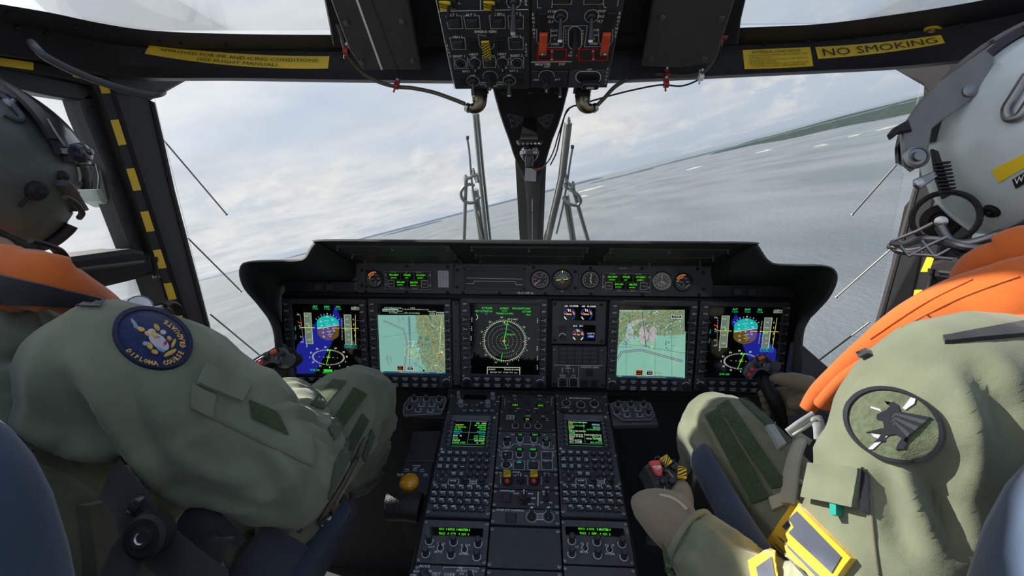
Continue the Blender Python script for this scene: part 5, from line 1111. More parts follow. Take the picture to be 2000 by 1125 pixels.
for sgn, x, lab in ((-1, 937, 'blue ringed elbow connector under the left end of the overhead console'), (1, 1138, 'blue ringed elbow connector under the right end of the overhead console')):
    t = thing('elbow_connector', lab, 'connector'); d0 = .93
    a, b, c_, d_ = P(x, 170, d0), P(x-sgn*0, 186, d0-.003), P(x+sgn*(1), 203, d0-.005), P(x+sgn*20, 212, d0-.006)
    mb = MB(); mb.T = Matrix.Translation(a) @ (b-a).to_track_quat('Z', 'Y').to_matrix().to_4x4(); mb.box(0, 0, .002, .036, .036, .004, BRZ, .001); mb.lathe(0, 0, [(.0145, 0), (.0145, .010)], BLU, 24); mb.build('mounting_flange', t, 'bronze flange with a blue ring')
    mb = MB(); mb.tube([a.lerp(b, .4), b, b.lerp(c_, .35)], [.0148, .0158, .0148], BLK, 22); mb.build('coupling_ring', t)
    mb = MB(); mb.tube(crom([b.lerp(c_, .3), c_, c_.lerp(d_, .35)+V((0, 0, -.004)), c_.lerp(d_, .75)+V((0, 0, -.002)), d_+V((0, 0, .003))], 5), [.0145, .0148, .0148, .0145, .014, .0135, .013, .013, .0125, .012, .0115, .011, .0105, .010, .0098, .0095, .0092, .009, .009, .009, .009][:21], BRZ, 20); mb.build('elbow', t)
    mb = MB(); e_ = P(x+sgn*26, 209, d0-.004); mb.tube([d_, e_], [.0095, .0085], STL, 14); mb.build('clamp', t)

# ================================================================ centre post, standby compass
def px6(x, y, d): return P(860+x/3.515, 160+y/3.515, d)
st = [(-30, 350, 885, .98), (50, 360, 880, 1.0), (120, 378, 862, 1.02), (200, 400, 842, 1.05), (300, 433, 810, 1.09), (400, 470, 770, 1.13), (480, 495, 745, 1.17), (560, 525, 722, 1.21), (620, 556, 702, 1.25), (690, 580, 690, 1.30), (760, 588, 684, 1.36), (900, 594, 676, 1.48), (1090, 600, 670, 1.66)]
secs = []
for (y, xl, xr, d) in st:
    q = [px6(xl, y, d+.05), px6(xl, y, d+.004), px6(xl+8, y, d-.002), px6((xl+xr)/2, y, d-.006), px6(xr-8, y, d-.002), px6(xr, y, d+.004), px6(xr, y, d+.05)]; secs.append(q)
t = thing('centre_post', 'dark windscreen centre post, wide at the top and narrowing behind the glareshield', 'post')
loft(secs, FRM).build('post_body', t)
mb = MB(); vv = [px6(514, 540, 1.24), px6(728, 540, 1.24), px6(706, 1095, 1.69), px6(546, 1095, 1.69)]; nn = V((0, .02, -.008)); mb.add(vv+[v+nn for v in vv], [(0, 1, 2, 3), (7, 6, 5, 4)]+[(i, (i+1) % 4, 4+(i+1) % 4, 4+i) for i in range(4)], BLK); mb.build('flange', t)
def bolt_at(p, n_, r, m, parent, name='bolt'):
    mb = MB(); mb.T = Matrix.Translation(p) @ n_.to_track_quat('Z', 'Y').to_matrix().to_4x4(); mb.lathe(0, 0, [(r, -.001), (r, r*.5), (r*.7, r*.9), (r*.3, r)], m, 10); return mb.build(name, parent)
ncam = -FW
for y in (645, 705, 765, 880, 970, 1060):
    d = 1.24+(y-540)/555*.45
    for xx in (540+(y-645)*.05, 703-(y-645)*.04): bolt_at(px6(xx, y, d-.002), ncam, .0035, RUB, t, 'rivet')
pc = Cast([t.children[0]])
for s_ in (-1, 1):
    mb = MB(); cxx = 512 if s_ < 0 else 728
    fn = lambda a, b: (860+a/3.515, 160+b/3.515)
    tri = [(cxx-52*-s_*-1 if 0 else cxx-55, 220), (cxx+55, 235), (cxx-8*s_*0+(-12 if s_ < 0 else 12), 318)] if 0 else ([(458, 222), (475, 212), (565, 245), (568, 262), (512, 318), (492, 316)] if s_ < 0 else [(668, 262), (672, 245), (765, 212), (782, 222), (742, 318), (722, 318)])
    pts = [pc.hit(*fn(a, b), off=.003)[0] for a, b in tri]; k_ = len(pts); mb.add(pts+[p+V((0, .006, 0)) for p in pts], [tuple(range(k_)), tuple(range(k_, 2*k_))[::-1]]+[(i, (i+1) % k_, k_+(i+1) % k_, k_+i) for i in range(k_)], BLK); br = mb.build('gusset_plate', t)
    for a, b, r in (((478, 230, .004), (543, 257, .003), (497, 268, .0055), (498, 305, .004)) if s_ < 0 else ((757, 230, .004), (688, 257, .003), (735, 268, .0055), (732, 303, .004))): p, n_ = pc.hit(*fn(a, b), off=.004); bolt_at(p, ncam, r, BLK, br)
for a, b in ((432, 72), (617, 72), (800, 72)): p, n_ = pc.hit(*fn(a, b)); bolt_at(p, ncam, .004, BLK, t)
t = thing('standby_compass', 'black ball compass hanging on a flared bracket from the centre post', 'compass')
mb = MB(); f6 = lambda pts, d0, th: [px6(a, b, d0) for a, b in pts]
br = [(578, 212), (590, 206), (640, 206), (652, 214), (655, 270), (672, 395), (545, 395), (575, 270)]; pts = [px6(a, b, 1.075-(b-206)*.00035) for a, b in br]; k_ = 8
mb.add(pts+[p+V((0, .008, 0)) for p in pts], [tuple(range(k_)), tuple(range(k_, 2*k_))[::-1]]+[(i, (i+1) % k_, k_+(i+1) % k_, k_+i) for i in range(k_)], BLK); mb.build('bracket', t); bolt_at(px6(614, 226, 1.065), ncam, .004, STD, t)
cc = px6(612, 490, 1.02); u6 = 1.02/900/3.515
mb = MB(); mb.T = Matrix.Translation(px6(612, 412, 1.02)); mb.prism(ell(0, 0, 90*u6, 34*u6, 28), -.003, .003, BLK, .001); mb.build('top_flange', t)
for x in (540, 570, 600, 625, 655, 682): bolt_at(px6(x, 424, .998), V((0, -.3, -1)), .0028, STL, t)
mb = MB(); mb.T = Matrix.Translation(cc); prof = [(62*u6*math.sin(R(a)), -62*u6*math.cos(R(a))) for a in range(8, 175, 12)]; mb.lathe(0, 0, prof, SCR, 28); mb.lathe(0, 0, [(66*u6, -.004), (67*u6, 0), (66*u6, .004)], PNL, 28); mb.build('bowl', t)
mb = MB(); mb.T = Matrix.Translation(cc + V((0, -.0195, 0))) @ Matrix.Rotation(R(90), 4, 'X'); mb.text('33  N  03', 0, -.001, .0085, GLY, .0012, bold=.02); mb.line(0, -.006, 0, .008, .0008, GLY, .0016)
for k in range(-6, 7): mb.line(k*.0023, .004, k*.0023, .006, .0006, GLY, .0012)
mb.build('compass_card', t)
mb = MB(); mb.T = Matrix.Translation(px6(610, 540, .995)); mb.lathe(0, 0, [(26*u6, -.012), (28*u6, 0), (28*u6, .008), (20*u6, .012)], KNB, 18); mb.build('lamp_housing', t)
sweep('wire', [(1032, 322, 1.0), (1040, 328, 1.0), (1050, 331, 1.03), (1060, 327, 1.1), (1073, 312, 1.17), (1083, 290, 1.13), (1088, 272, 1.1), (1095, 250, 1.07), (1103, 226, 1.03), (1112, 212, 1.0)], .0016, RUB, 'thin black wire curving from the compass lamp along the right of the centre post', 'wire')
for k, (x, y) in enumerate(((1047, 331), (1053, 331), (1058, 328))): 
    pass
mb = MB()
for x, y in ((1047, 331), (1053, 330)): mb.T = Matrix.Translation(P(x, y, 1.02)); mb.tube([(-.003, 0, 0), (.003, 0, 0)], .0026, REDB, 8)
mb.T = Matrix.Identity(4); tagm(mb, 'wire_sleeve', 'tiny red and white sleeves on the wire under the compass', 'wire sleeve')
mb = MB(); q = [(583, 590), (660, 598), (656, 684), (580, 678)]; pts = [px6(a, b, 1.215+(b-590)*.00035) for a, b in q]; n_ = (pts[1]-pts[0]).cross(pts[3]-pts[0]).normalized()*.0012; mb.add(pts+[p+n_ for p in pts], [(0, 1, 2, 3), (7, 6, 5, 4)]+[(i, (i+1) % 4, 4+(i+1) % 4, 4+i) for i in range(4)], WHT)
t = thing('deviation_card', 'small white printed card on the centre post below the compass', 'card'); mb.build('card', t); mb = MB()
for j in range(8):
    for i in range(3): a = pts[0].lerp(pts[3], .12+j*.11); b = pts[1].lerp(pts[2], .12+j*.11); p0 = a.lerp(b, .1+i*.3); p1 = a.lerp(b, .28+i*.3); mb.tube([p0-V((0, .0012, 0)), p1-V((0, .0012, 0))], .0004, GLD, 4)
mb.build('print', t)

# ================================================================ wipers and fittings outside the windscreen
def wiper(lab, M, G, thin, loop, braces, mtop):
    t = thing('windscreen_wiper', lab, 'wiper')
    mb = MB(); mb.tube([P(*p) for p in M], .0105, ALU, 12, flat=.6); mb.build('blade_arm', t)
    mb = MB(); o = .009; mb.tube([P(p[0]+G, p[1], p[2]+.01) for p in M], .005, STL, 8); mb.build('arm_channel', t)
    mb = MB(); mb.tube(crom([P(*p) for p in thin], 4), .0035, ALU, 8); mb.tube([P(*thin[0]), P(thin[0][0], thin[0][1]-6, thin[0][2])], .005, BLK, 8); mb.build('washer_tube', t)
    mb = MB(); mb.tube(crom([P(*p) for p in loop], 6), .0055, ALU, 10); mb.build('hose_loop', t)
    for b in braces: mb = MB(); mb.tube([P(*b[0]), P(*b[1])], b[2], ALU, 10); mb.build('brace', t)
    for x, y, d in mtop: mb = MB(); mb.T = Matrix.Translation(P(x, y, d)); mb.lathe(0, 0, [(.007, -.008), (.007, .006), (.0045, .007), (.0045, .013)], STD, 10); mb.build('fitting', t)
wiper('grey wiper arm outside, left of the centre post', [(926, 222, 1.38), (936, 330, 1.48), (952, 480, 1.66)], 7, [(913, 272, 1.42), (917, 300, 1.45), (921, 350, 1.5), (930, 410, 1.56), (944, 470, 1.64)],
      [(937, 385, 1.55), (922, 396, 1.54), (907, 393, 1.53), (900, 380, 1.52), (904, 368, 1.51), (916, 360, 1.51), (926, 362, 1.52)], [((910, 352, 1.5), (906, 472, 1.63), .0065), ((927, 370, 1.55), (941, 472, 1.66), .013), ((910, 350, 1.5), (930, 340, 1.49), .006)], ((909, 349, 1.5), (924, 336, 1.49), (930, 346, 1.5), (932, 352, 1.5), (936, 418, 1.58)))
wiper('grey wiper arm outside, right of the centre post', [(1111, 240, 1.38), (1099, 345, 1.49), (1068, 480, 1.66)], -7, [(1118, 290, 1.42), (1113, 320, 1.45), (1108, 355, 1.5), (1098, 410, 1.56), (1087, 456, 1.62)],
      [(1099, 385, 1.53), (1112, 398, 1.53), (1128, 401, 1.53), (1134, 392, 1.52), (1128, 380, 1.51), (1116, 372, 1.51), (1106, 366, 1.52)], [((1118, 364, 1.5), (1150, 475, 1.63), .0065), ((1104, 380, 1.55), (1119, 472, 1.66), .013), ((1104, 355, 1.5), (1122, 366, 1.5), .006)], ((1119, 362, 1.5), (1105, 352, 1.49), (1103, 362, 1.5), (1110, 238, 1.37), (1104, 345, 1.5)))
# thin deflector rods outside the windscreen
for i, (a, b, lab) in enumerate((((318, 272), (442, 418), 'upper left thin rod outside, ending over open sky'), ((366, 464), (470, 568), 'middle left thin rod outside, ending beside the hood corner'), ((411, 614), (512, 698), 'lowest left thin rod outside, running down to the left stick grip'),
      ((1765, 306), (1666, 418), 'upper right thin rod outside, in front of the helmet hinge'), ((1752, 476), (1635, 579), 'middle right thin rod outside, from the chin wires to the hood'), ((1699, 629), (1590, 711), 'lowest right thin rod outside, above the orange vest'))):
    mb = MB(); mb.tube([P(*a, 1.3), P(*b, 1.42)], (.0038), mat('tan grey rod paint', (.16, .15, .12), .45), 8, flat=.6); q = P(*b, 1.42); mb.tube([q, q+(q-P(*a, 1.3)).normalized()*.004], .004, STD, 8); tagm(mb, 'rod', lab, 'rod', group='thin rods outside the windscreen' if 0 else None)

# ================================================================ centre pedestal
PD = Fr(P(1028, 868, 1.085), (1, 0, 0), (0, c23, s23))
pz = lambda x, y, h=0.0: PD.uv(780+x/2.921, 740+y/2.921, h)
UZ = (pz(800, 400)[0]-pz(700, 400)[0])/100
mb = MB(); mb.prism([(-.214, .19), (.214, .19), (.214, -.50), (-.214, -.50)][::-1], -.32, -.0145, BLK, .003); tagm(mb, 'pedestal', 'black box of the centre pedestal under its control panels', 'pedestal', PD.m)
COLS = {1: (-.2035, -.0705), 2: (-.0685, .0710), 3: (.0735, .2065)}
def module(col, y0, y1, name, label, cat='control panel', m=CON, screws=2, top=0.0):
    u0, u1 = COLS[col] if isinstance(col, int) else col; xm = {1: 345, 2: 730, 3: 1100}.get(col, 700); v0, v1 = pz(xm, y0)[1], pz(xm, y1)[1]
    t = thing(name, label, cat, PD.m); mb = MB(); mb.prism(rrect((u0+u1)/2, (v0+v1)/2, u1-u0-.0012, abs(v0-v1)-.0012, .001), -.0145, top, m, .0008); mb.build('face', t)
    if screws:
        for u in (u0+.0045, u1-.0045):
            for v in [v0-.006 + (v1+.006-v0+.006)*k/max(1, screws-1) for k in range(screws)]:
                mb = MB(); mb.lathe(u, v, [(.0042, top), (.0042, top+.0015), (.0025, top+.0022), (.0025, top+.0012), (.0004, top+.0012)], STD, 10); mb.build('screw', t)
    return t, (u0, u1, v0, v1)
def ptext(t, items, z=.0006, name='lettering', k=1.0):
    mb = MB()
    for it in items: s_, x, y, h = it[:4]; rt = it[4] if len(it) > 4 else 0; m = it[5] if len(it) > 5 else GLY; mb.text(s_, *pz(x, y), h*UZ*k, m, z, rot=rt, bold=.02)
    mb.build(name, t)
def window(t, x, y, w_, h, s_, hh, m=EGB, name='readout'):
    mb = MB(); mb.box(*pz(x, y), .0008, w_*UZ, h*UZ, .0016, SCR, .0003); mb.text(s_, *pz(x, y), hh*UZ, m, .0018, bold=.01); mb.build(name, t)
def pknob(t, x, y, r, h, ring=True, m=KNB, name='rotary_knob', bar=False, rot=0, cap=None):
    mb = MB(); c = pz(x, y)
    if ring: mb.arc(*c, r*1.35*UZ, 0, 360, 1.8*UZ, GLY, .0006, n=22)
    if bar: knob(mb, *c, r*UZ, h, m, rot=rot)
    else: mb.lathe(*c, [(r*UZ, 0), (r*.9*UZ, h*.2), (r*.8*UZ, h*.22), (r*.85*UZ, h*.95), (r*.7*UZ, h)], m, 18)
    if cap: mb.lathe(*c, [(r*.7*UZ, h), (r*.7*UZ, h+.0005), (r*.2*UZ, h+.0006)], cap, 14)
    mb.build(name, t)
def ptog(t, x, y, r, L_, dirn, tip=GLY, ring=True):
    c = pz(x, y); lever(t, *c, L_, r*UZ*.35, dirn, tip=tip, ring=ring, rr=r*UZ)
# control display units
def cdu(col, label, dx, page):
    s = 1 if col == 1 else 0
    t, (u0, u1, v0, v1) = module(col, 205, 792, 'control_display_unit', label, 'keypad display', PNL, 0, top=.002)
    um, W = (u0+u1)/2, u1-u0
    # local helper: unit coordinates with x -1..1 over the width, y in photo rows of the left unit
    xx = lambda f: um + f*W/2
    yy = lambda y: pz({1: 345, 3: 1100}[col], y)[1]
    mb = MB(); b0, b1 = yy(410), yy(222); o_ = rrect(um, (b0+b1)/2, W*.74, b1-b0, .003, 3); i_ = rrect(um, (b0+b1)/2-.002, W*.62, (b1-b0)*.80, .001, 3); n_ = len(o_)
    vv = [(x, y, .002) for x, y in o_]+[(x*1, y, .011) for x, y in rrect(um, (b0+b1)/2, W*.72, (b1-b0)*.97, .003, 3)]+[(x, y, .004) for x, y in i_]; ff = [(r*n_+k, r*n_+(k+1) % n_, (r+1)*n_+(k+1) % n_, (r+1)*n_+k) for r in range(2) for k in range(n_)]
    mb.add(vv, ff, PNL); mb.build('screen_bezel', t)
    mb = MB(); mb.box(um, (b0+b1)/2-.002, .003, W*.625, (b1-b0)*.81, .002, SCR); sc_ = mb.build('screen', t)
    mb = MB(); x0, x1 = um-W*.295, um+W*.295; y1, y0 = (b0+b1)/2-.002+(b1-b0)*.36, (b0+b1)/2-.002-(b1-b0)*.30; z = .0044
    mb.line(x0, y1+.002, x1, y1+.002, .0008, EWG, z); mb.line(x0, y0-.002, x1, y0-.002, .0008, EWG, z); mb.line(x0, y0-.008, x1, y0-.008, .0008, EWG, z); mb.line(um-.001, y1, um-.002, y0, .0008, EWG, z)
    if col == 1: mb.line(x0, (y0+y1)/2, x1, (y0+y1)/2, .0008, EWG, z); mb.line(um, y0+.011, x1, y0+.011, .0008, EWG, z)
    for r, (a, b) in enumerate(page):
        y = y1-.004-r*(y1-y0-.006)/(len(page)-1)
        for s_, xa, al in ((a, x0+.001, 'L'), (b, x1-.001, 'R')):
            if s_: c0 = s_[0]; mb.text(s_[1:], xa, y, .0062, {'g': EG, 'c': ECB, 'w': EW, 'y': EY}[c0], z+.0001, al=al, sx=.82, bold=.01)
    mb.build('page_text', sc_)
    for sd_ in (-1, 1):
        for k in range(7):
            y = b1-.012-k*(b1-b0-.022)/6; mb = MB(); mb.box(um+sd_*W*.415, y, .004, .008, .0052, .006, KNG if 0 else KEY, .0012); mb.line(um+sd_*W*.375, y+.001, um+sd_*W*.325, y-.0035, .0008, GLD, .0105); mb.build('line_key', t)
    for x, y in ((.42, b1+.0008), (-.45, b0+.001)): mb = MB(); mb.lathe(um+x*W, y, [(.003, .002), (.003, .0035), (.0015, .004)], GLD, 10); mb.build('light_sensor', t)
    # upper keys: 4 square + 3 round columns
    leg = (('EMG', 'NEW', 'DEL', 'DATA'), ('LST', 'INS', 'EDIT', 'CLR'), ('NXT', 'PRE', 'EXE', ''), None)
    rows_ = [yy(434), yy(473), yy(512), yy(552)]
    kx = [xx(-.83+.255*i) for i in range(4)]; rx = [xx(.22+.25*i) for i in range(3)]
    nums = (('1', '2 N', '3'), ('4 W', '5', '6 E'), ('7', '8 S', '9'), ('.', '0', '+/-'))
    for j in range(4):
        for i in range(4):
            if j == 3 and i < 2: continue
            mb = MB(); mb.prism(rrect(kx[i], rows_[j], .0135, .0115, .0016), .002, .0075, KEYD, .001)
            if j == 2 and i == 3: mb.line(kx[i]-.004, rows_[j], kx[i]+.004, rows_[j], .0012, GLY, .0079)
            else:
                tt = (leg[j][i] if j < 3 else ('EXEC', 'ALT')[i-2]); mb.text(tt, kx[i], rows_[j]+.0022, .0042, GLY, .0079, bold=.03)
                if j > 0: mb.text(('PAGE', 'ALL', 'TOP', 'ACK')[i], kx[i], rows_[j]-.002, .0042, GLY, .0079, bold=.03)
                else: mb.line(kx[i]-.005, rows_[j]-.001, kx[i]+.005, rows_[j]-.001, .0012, GLY, .0079)
            mb.build('key', t)
        for i in range(3): mb = MB(); mb.lathe(rx[i], rows_[j], [(.0068, .002), (.0068, .0065), (.0058, .008), (.002, .0076)], KEYD, 18); mb.text(nums[j][i], rx[i], rows_[j], .0055, GLY, .0084, bold=.02); mb.build('round_key', t)
    mb = MB(); c = (xx(-.70), (rows_[3]+yy(570))/2-.001)
    mb.prism(ell(*c, .0155, n=8, rot=R(22.5)), .002, .006, KEYD, .0012)
    for a in range(4): x, y = c[0]+.0095*math.cos(a*PI/2), c[1]+.0095*math.sin(a*PI/2); mb.flat([(x+.002*math.cos(a*PI/2), y+.002*math.sin(a*PI/2)), (x+.0015*math.cos(a*PI/2+2.3), y+.0015*math.sin(a*PI/2+2.3)), (x+.0015*math.cos(a*PI/2-2.3), y+.0015*math.sin(a*PI/2-2.3))], GLY, .0064)
    mb.lathe(*c, [(.004, .006), (.004, .0066), (.001, .0055)], RUB, 12); mb.build('cursor_pad', t)
    ye = yy(592); mb = MB(); mb.prism(rrect(xx(-.30), ye, .018, .009, .001), .002, .006, KEYD, .0008); mb.strip(rrect(xx(-.30), ye, .022, .0125, .001), .001, GLY, .0026, closed=True); mb.text('ENTER', xx(-.30), ye, .0045, GLY, .0063, bold=.03); mb.build('enter_key', t)
    for f_ in (.08, .62):
        mb = MB(); mb.lathe(xx(f_), yy(590), [(.0085, .002), (.0085, .008), (.0068, .009), (.0068, .018), (.005, .0195), (.0012, .0195), (.0012, .0205)], KNB, 20); mb.arc(xx(f_), yy(590), .0112, -50 if f_ < .3 else 130, 50 if f_ < .3 else 230, .0014, GLY, .0026); mb.build('rotary_knob', t)
    mb = MB(); mb.text('INC/', xx(.35), ye+.0025, .005, GLY, .0026, bold=.03); mb.text('DEC', xx(.35), ye-.003, .005, GLY, .0026, bold=.03); mb.build('lettering', t)
    # lower keyboard 3 rows of 7 and one of 6
    AB = 'ABCDEFGHIJKLMNOPQRSTUVWXYZ_'; WD = ('FPL', 'COM', 'NAV', 'MSG', 'HDG', 'SYS', 'STS', 'IDX', 'TACT', 'BTN', 'MON', 'AWR', 'MNV', 'DAT', 'FWS', 'ATR', 'CRS', '', 'DOC', 'TMR', 'OIL', 'ALT', 'PERF', 'MRK', '', 'SUM', '')
    mb = MB(); ky0, ky1 = yy(785), yy(612); mb.prism(rrect(um, (ky0+ky1)/2, W*.97, ky1-ky0, .004), .002, .0042, PNL, .001); mb.build('keyboard_plate', t)
    q = 0
    for j in range(4):
        y = yy(630+40*j + (0 if j < 3 else -1)); nk = 7 if j < 3 else 6
        for i in range(nk):
            x = xx(-.83+.277*i) if j < 3 else xx(-.69+.277*i)
            mb = MB(); mb.prism(rrect(x, y, .0148, .0122, .0016), .0042, .0095, KEYD, .0011)
            mb.text(WD[q] if WD[q] else '-', x-.0008, y+.0024, .0046 if WD[q] else .009, GLY, .0099, bold=.04); mb.text(AB[q], x+.0042, y-.0025, .0046, GLY, .0099, bold=.03); mb.line(x-.005, y-.0005, x+.003, y-.0005, .0006, GLD, .0098); mb.build('key', t); q += 1
    for x, y in ((u0+.0045, yy(600)), (u1-.0045, yy(600)), (u0+.0045, yy(768)), (u1-.0045, yy(768)), (u0+.004, yy(440)), (u1-.004, yy(440))): mb = MB(); mb.lathe(x, y, [(.0042, .002), (.0042, .005), (.0025, .0057), (.0025, .0045), (.0004, .0045)], STD, 10); mb.build('screw', t)
EWG = em('display grey green', (.10, .26, .17)); ECB = em('display azure', (.02, .30, .50))
cdu(1, 'left keypad display unit of the pedestal, its screen split in four by green lines', 0, [('w', 'wCNI    INAV'), ('yTX/SWFT', 'gNS  RADNET'), ('gNS MANUAL', 'gMANUAL'), ('g   386.400', 'g119.200'), ('c   MANUAL', 'cMANUAL'), ('c   118.200', 'c119.610'), ('wIFND   SB', 'g0172  390.80'), ('gPJ15.6', 'g0172  390.80'), ('wSTATUS', 'wBSR IDENT'), ('gACTIVE  STAT', 'g42    LEG')])
cdu(3, 'right keypad display unit of the pedestal, its screen full of green text rows', 0, [('w    TRANS DOWN NAV', 'w'), ('yS TO', 'wDISPLAY'), ('gWP001 TO POINT', 'cON OFF'), ('wSTYPE', 'wSTATUS'), ('g MLS', 'gACTIVE START'), ('wCAPTURE RADIUS', 'w'), ('g0.0NM', 'w'), ('wLAT N 58 59.30', 'wTURN DIRECTION'), ('wLON E 17 45.98', 'gAUTO L R'), ('wELEV', 'wFINAL TK/SPEED'), ('wTTG 00:07:32', 'w/ KT'), ('wETG  3.00NM', 'gETA 14:10:12')])
# audio panels
def audio(col, label, line1, line2):
    t, (u0, u1, v0, v1) = module(col, 806, 1060, 'audio_panel', label, 'audio panel', CON, 2)
    um, W = (u0+u1)/2, u1-u0; y = lambda q: pz({1: 300, 3: 1130}[col], q)[1]; xx = lambda f: um+f*W/2
    yc = y(873); mb = MB(); mb.box(um-.002, yc, .0008, W*.86, y(850)-y(897), .0016, SCR, .0003); mb.build('readout', t)
    mb = MB(); mb.text(line1, um-.002, y(862), .0062, EGB, .0018, sx=.86, bold=.015); mb.text(line2, um-.002, y(887), .0062, EGB, .0018, sx=.86, bold=.015); mb.build('readout_text', t)
    for f_, q in ((-.72, 928), (0.0, 930), (.72, 935), (-.75, 1002), (-.02, 1003), (.72, 1008)):
        mb = MB(); mb.arc(xx(f_), y(q+2), .0075, 150, 390, .0014, GLY, .0006); mb.lathe(xx(f_), y(q), [(.0055, 0), (.0052, .008), (.0060, .009), (.0060, .019), (.005, .0198)], KNB, 18); mb.lathe(xx(f_), y(q), [(.0052, .0198), (.0048, .0203)], KEY, 14); mb.build('volume_knob', t)
    for f_, q in ((-.36, 968), (.34, 972)): mb = MB(); mb.arc(xx(f_), y(q), .006, 0, 360, .0012, GLY, .0006, n=20); mb.lathe(xx(f_), y(q), [(.004, 0), (.004, .002), (.002, .003)], KNB, 12); mb.tube([(xx(f_), y(q), .002), (xx(f_), y(q)+.003, .012)], .0018, KNB, 8); mb.build('toggle_switch', t)
    mb = MB()
    for s_, f_, q in (('COLD', -.36, 944), ('HOT', -.63, 965), ('MUTE', -.40, 992), ('BCKUP', .36, 948), ('NORM', .34, 997)): mb.text(s_, xx(f_), y(q), .0058, GLY, .0006, bold=.02)
    mb.build('lettering', t)
audio(1, 'left audio panel with six black knobs, yellow green letters brighter', 'V/U1  9 8V/U2  0 MASTER 5', 'TAC1   0  GSM    9  IC/1  6'); audio(3, 'right audio panel with six black knobs, green letters under a reflection', '8V/U1  6 V/U2   5 MASTER 9', 'TAC1   1  GSM    9  IC/1  2')
t, _ = module(1, 1066, 1400, 'mode_panel', 'mode panel at the bottom left of the pedestal, cut by the photo edge', 'control panel', CON, 2)
ptext(t, (('MODE', 145, 1070, 17), ('M4', 350, 1080, 14), ('NORM', 105, 1100, 14), ('EMER', 165, 1098, 14), ('STBY', 80, 1122, 14), ('AUDIO', 357, 1096, 16), ('ZERO', 420, 1098, 16), ('TEST', 210, 1115, 18), ('CODE', 285, 1117, 18), ('ON', 355, 1113, 13)))
mb = MB(); mb.strip([pz(252, 1084), pz(254, 1075), pz(452, 1080), pz(450, 1090)], .0009, GLY, .0006); mb.build('bracket_line', t); pknob(t, 145, 1128, 26, .014, False); pknob(t, 405, 1125, 12, .014)
mb = MB()
# upper left unit
t, _ = module(1, 88, 203, 'frequency_panel', 'upper left pedestal panel with four pale grey knobs and a dark readout', 'control panel', PNL2, 2)
mb = MB(); mb.box(*pz(432, 108), .0008, 150*UZ, 42*UZ, .0016, SCR, .0003); mb.build('readout', t); ptext(t, (('AMCDB', 398, 98, 8), ('PREV 1/NEXT-PAGE', 452, 98, 8), ('OFF', 330, 140, 9), ('TEST', 380, 148, 9), ('MAN', 470, 138, 9), ('SET', 545, 148, 9), ('>', 443, 150, 20), ('-', 415, 152, 20), ('NAV', 562, 130, 9)))
for x, y, r, h in ((340, 108, 12, .022), (534, 110, 17, .018), (352, 150, 20, .016), (505, 152, 20, .016)): pknob(t, x, y, r, h, False, KNG)
for x, s_ in ((372, 'TXT'), (412, 'MKR'), (450, 'COM'), (490, 'TEST'), (530, 'PTR')): mb = MB(); mb.prism(rrect(*pz(x, 188), 34*UZ, 20*UZ, .001), 0, .005, KEY, .0008); mb.text(s_, *pz(x, 188), 11*UZ, GLY, .0054); mb.build('key', t)
# reconfiguration
t, _ = module(3, 92, 203, 'reconfiguration_panel', 'upper right pedestal panel lettered RECONFIGURATION with three bar knobs', 'control panel', PNL2, 3)
ptext(t, (('RECONFIGURATION', 1030, 112, 15), ('AP DISPLAY', 950, 165, 10), ('DMC', 1112, 165, 10), ('BRT', 905, 203, 10)))
for x, y in ((952, 138), (1035, 148), (1112, 142)): pknob(t, x, y, 20, .008, True, bar=True)
pknob(t, 935, 188, 15, .010, False)
for x, s_ in ((978, 'PWR'), (1020, 'INT'), (1060, 'MPD'), (1103, 'NUT'), (1143, 'FPK')): mb = MB(); mb.prism(rrect(*pz(x, 192), 32*UZ, 20*UZ, .001), 0, .005, KEYD, .0008); mb.text(s_, *pz(x, 192), 11*UZ, GLY, .0054); mb.build('key', t)
# middle column
t, _ = module(2, 92, 298, 'fuel_panel', 'top middle pedestal panel with small green number readouts and many small knobs', 'control panel', PNL2, 3)
ptext(t, [('ENG 1', 660, 97, 10), ('ENG 2', 803, 97, 10), ('ON', 660, 118, 8), ('ON', 800, 118, 8), ('LOW', 625, 130, 8), ('LOW', 843, 133, 8), ('POINT', 733, 212, 11), ('MTR', 820, 215, 10), ('DC', 842, 228, 9), ('GN', 842, 240, 9), ('GPU', 735, 180, 9), ('ENG 1', 680, 170, 9), ('OFF', 664, 185, 8), ('ENG 2', 780, 170, 9), ('OFF', 770, 190, 8)] + [(c, 602+k*0, 118+k*11, 11) for k, c in enumerate('FUEL')] + [(c, 868, 118+k*11, 11) for k, c in enumerate('FUEL')])
window(t, 660, 152, 52, 18, '0624', 17); window(t, 806, 155, 54, 18, '0592', 17); window(t, 731, 233, 50, 22, 'K0', 18)
for x, y in ((636, 102), (685, 102), (778, 104), (830, 104), (733, 146), (632, 184), (682, 190), (732, 192), (782, 192), (832, 192), (820, 236)): pknob(t, x, y, 9, .006, False)
for x, y in ((662, 268), (730, 268), (792, 270)): pknob(t, x, y, 15, .010, True, bar=True, rot=.5)
mb = MB(); a = pz(634, 226); mb.box(*a, .002, 44*UZ, 30*UZ, .004, KEY, .0006); mb.line(a[0]-20*UZ, a[1], a[0]+20*UZ, a[1], .0008, GLY, .0044); mb.line(a[0], a[1]-14*UZ, a[0], a[1]+14*UZ, .0008, GLY, .0044); mb.strip(rrect(*a, 44*UZ, 30*UZ), .001, GLY, .0044, closed=True); mb.build('push_button', t)
t, _ = module(2, 301, 524, 'autopilot_panel', 'middle pedestal panel with four square buttons and guide lines between green readouts', 'control panel', PNL, 3)
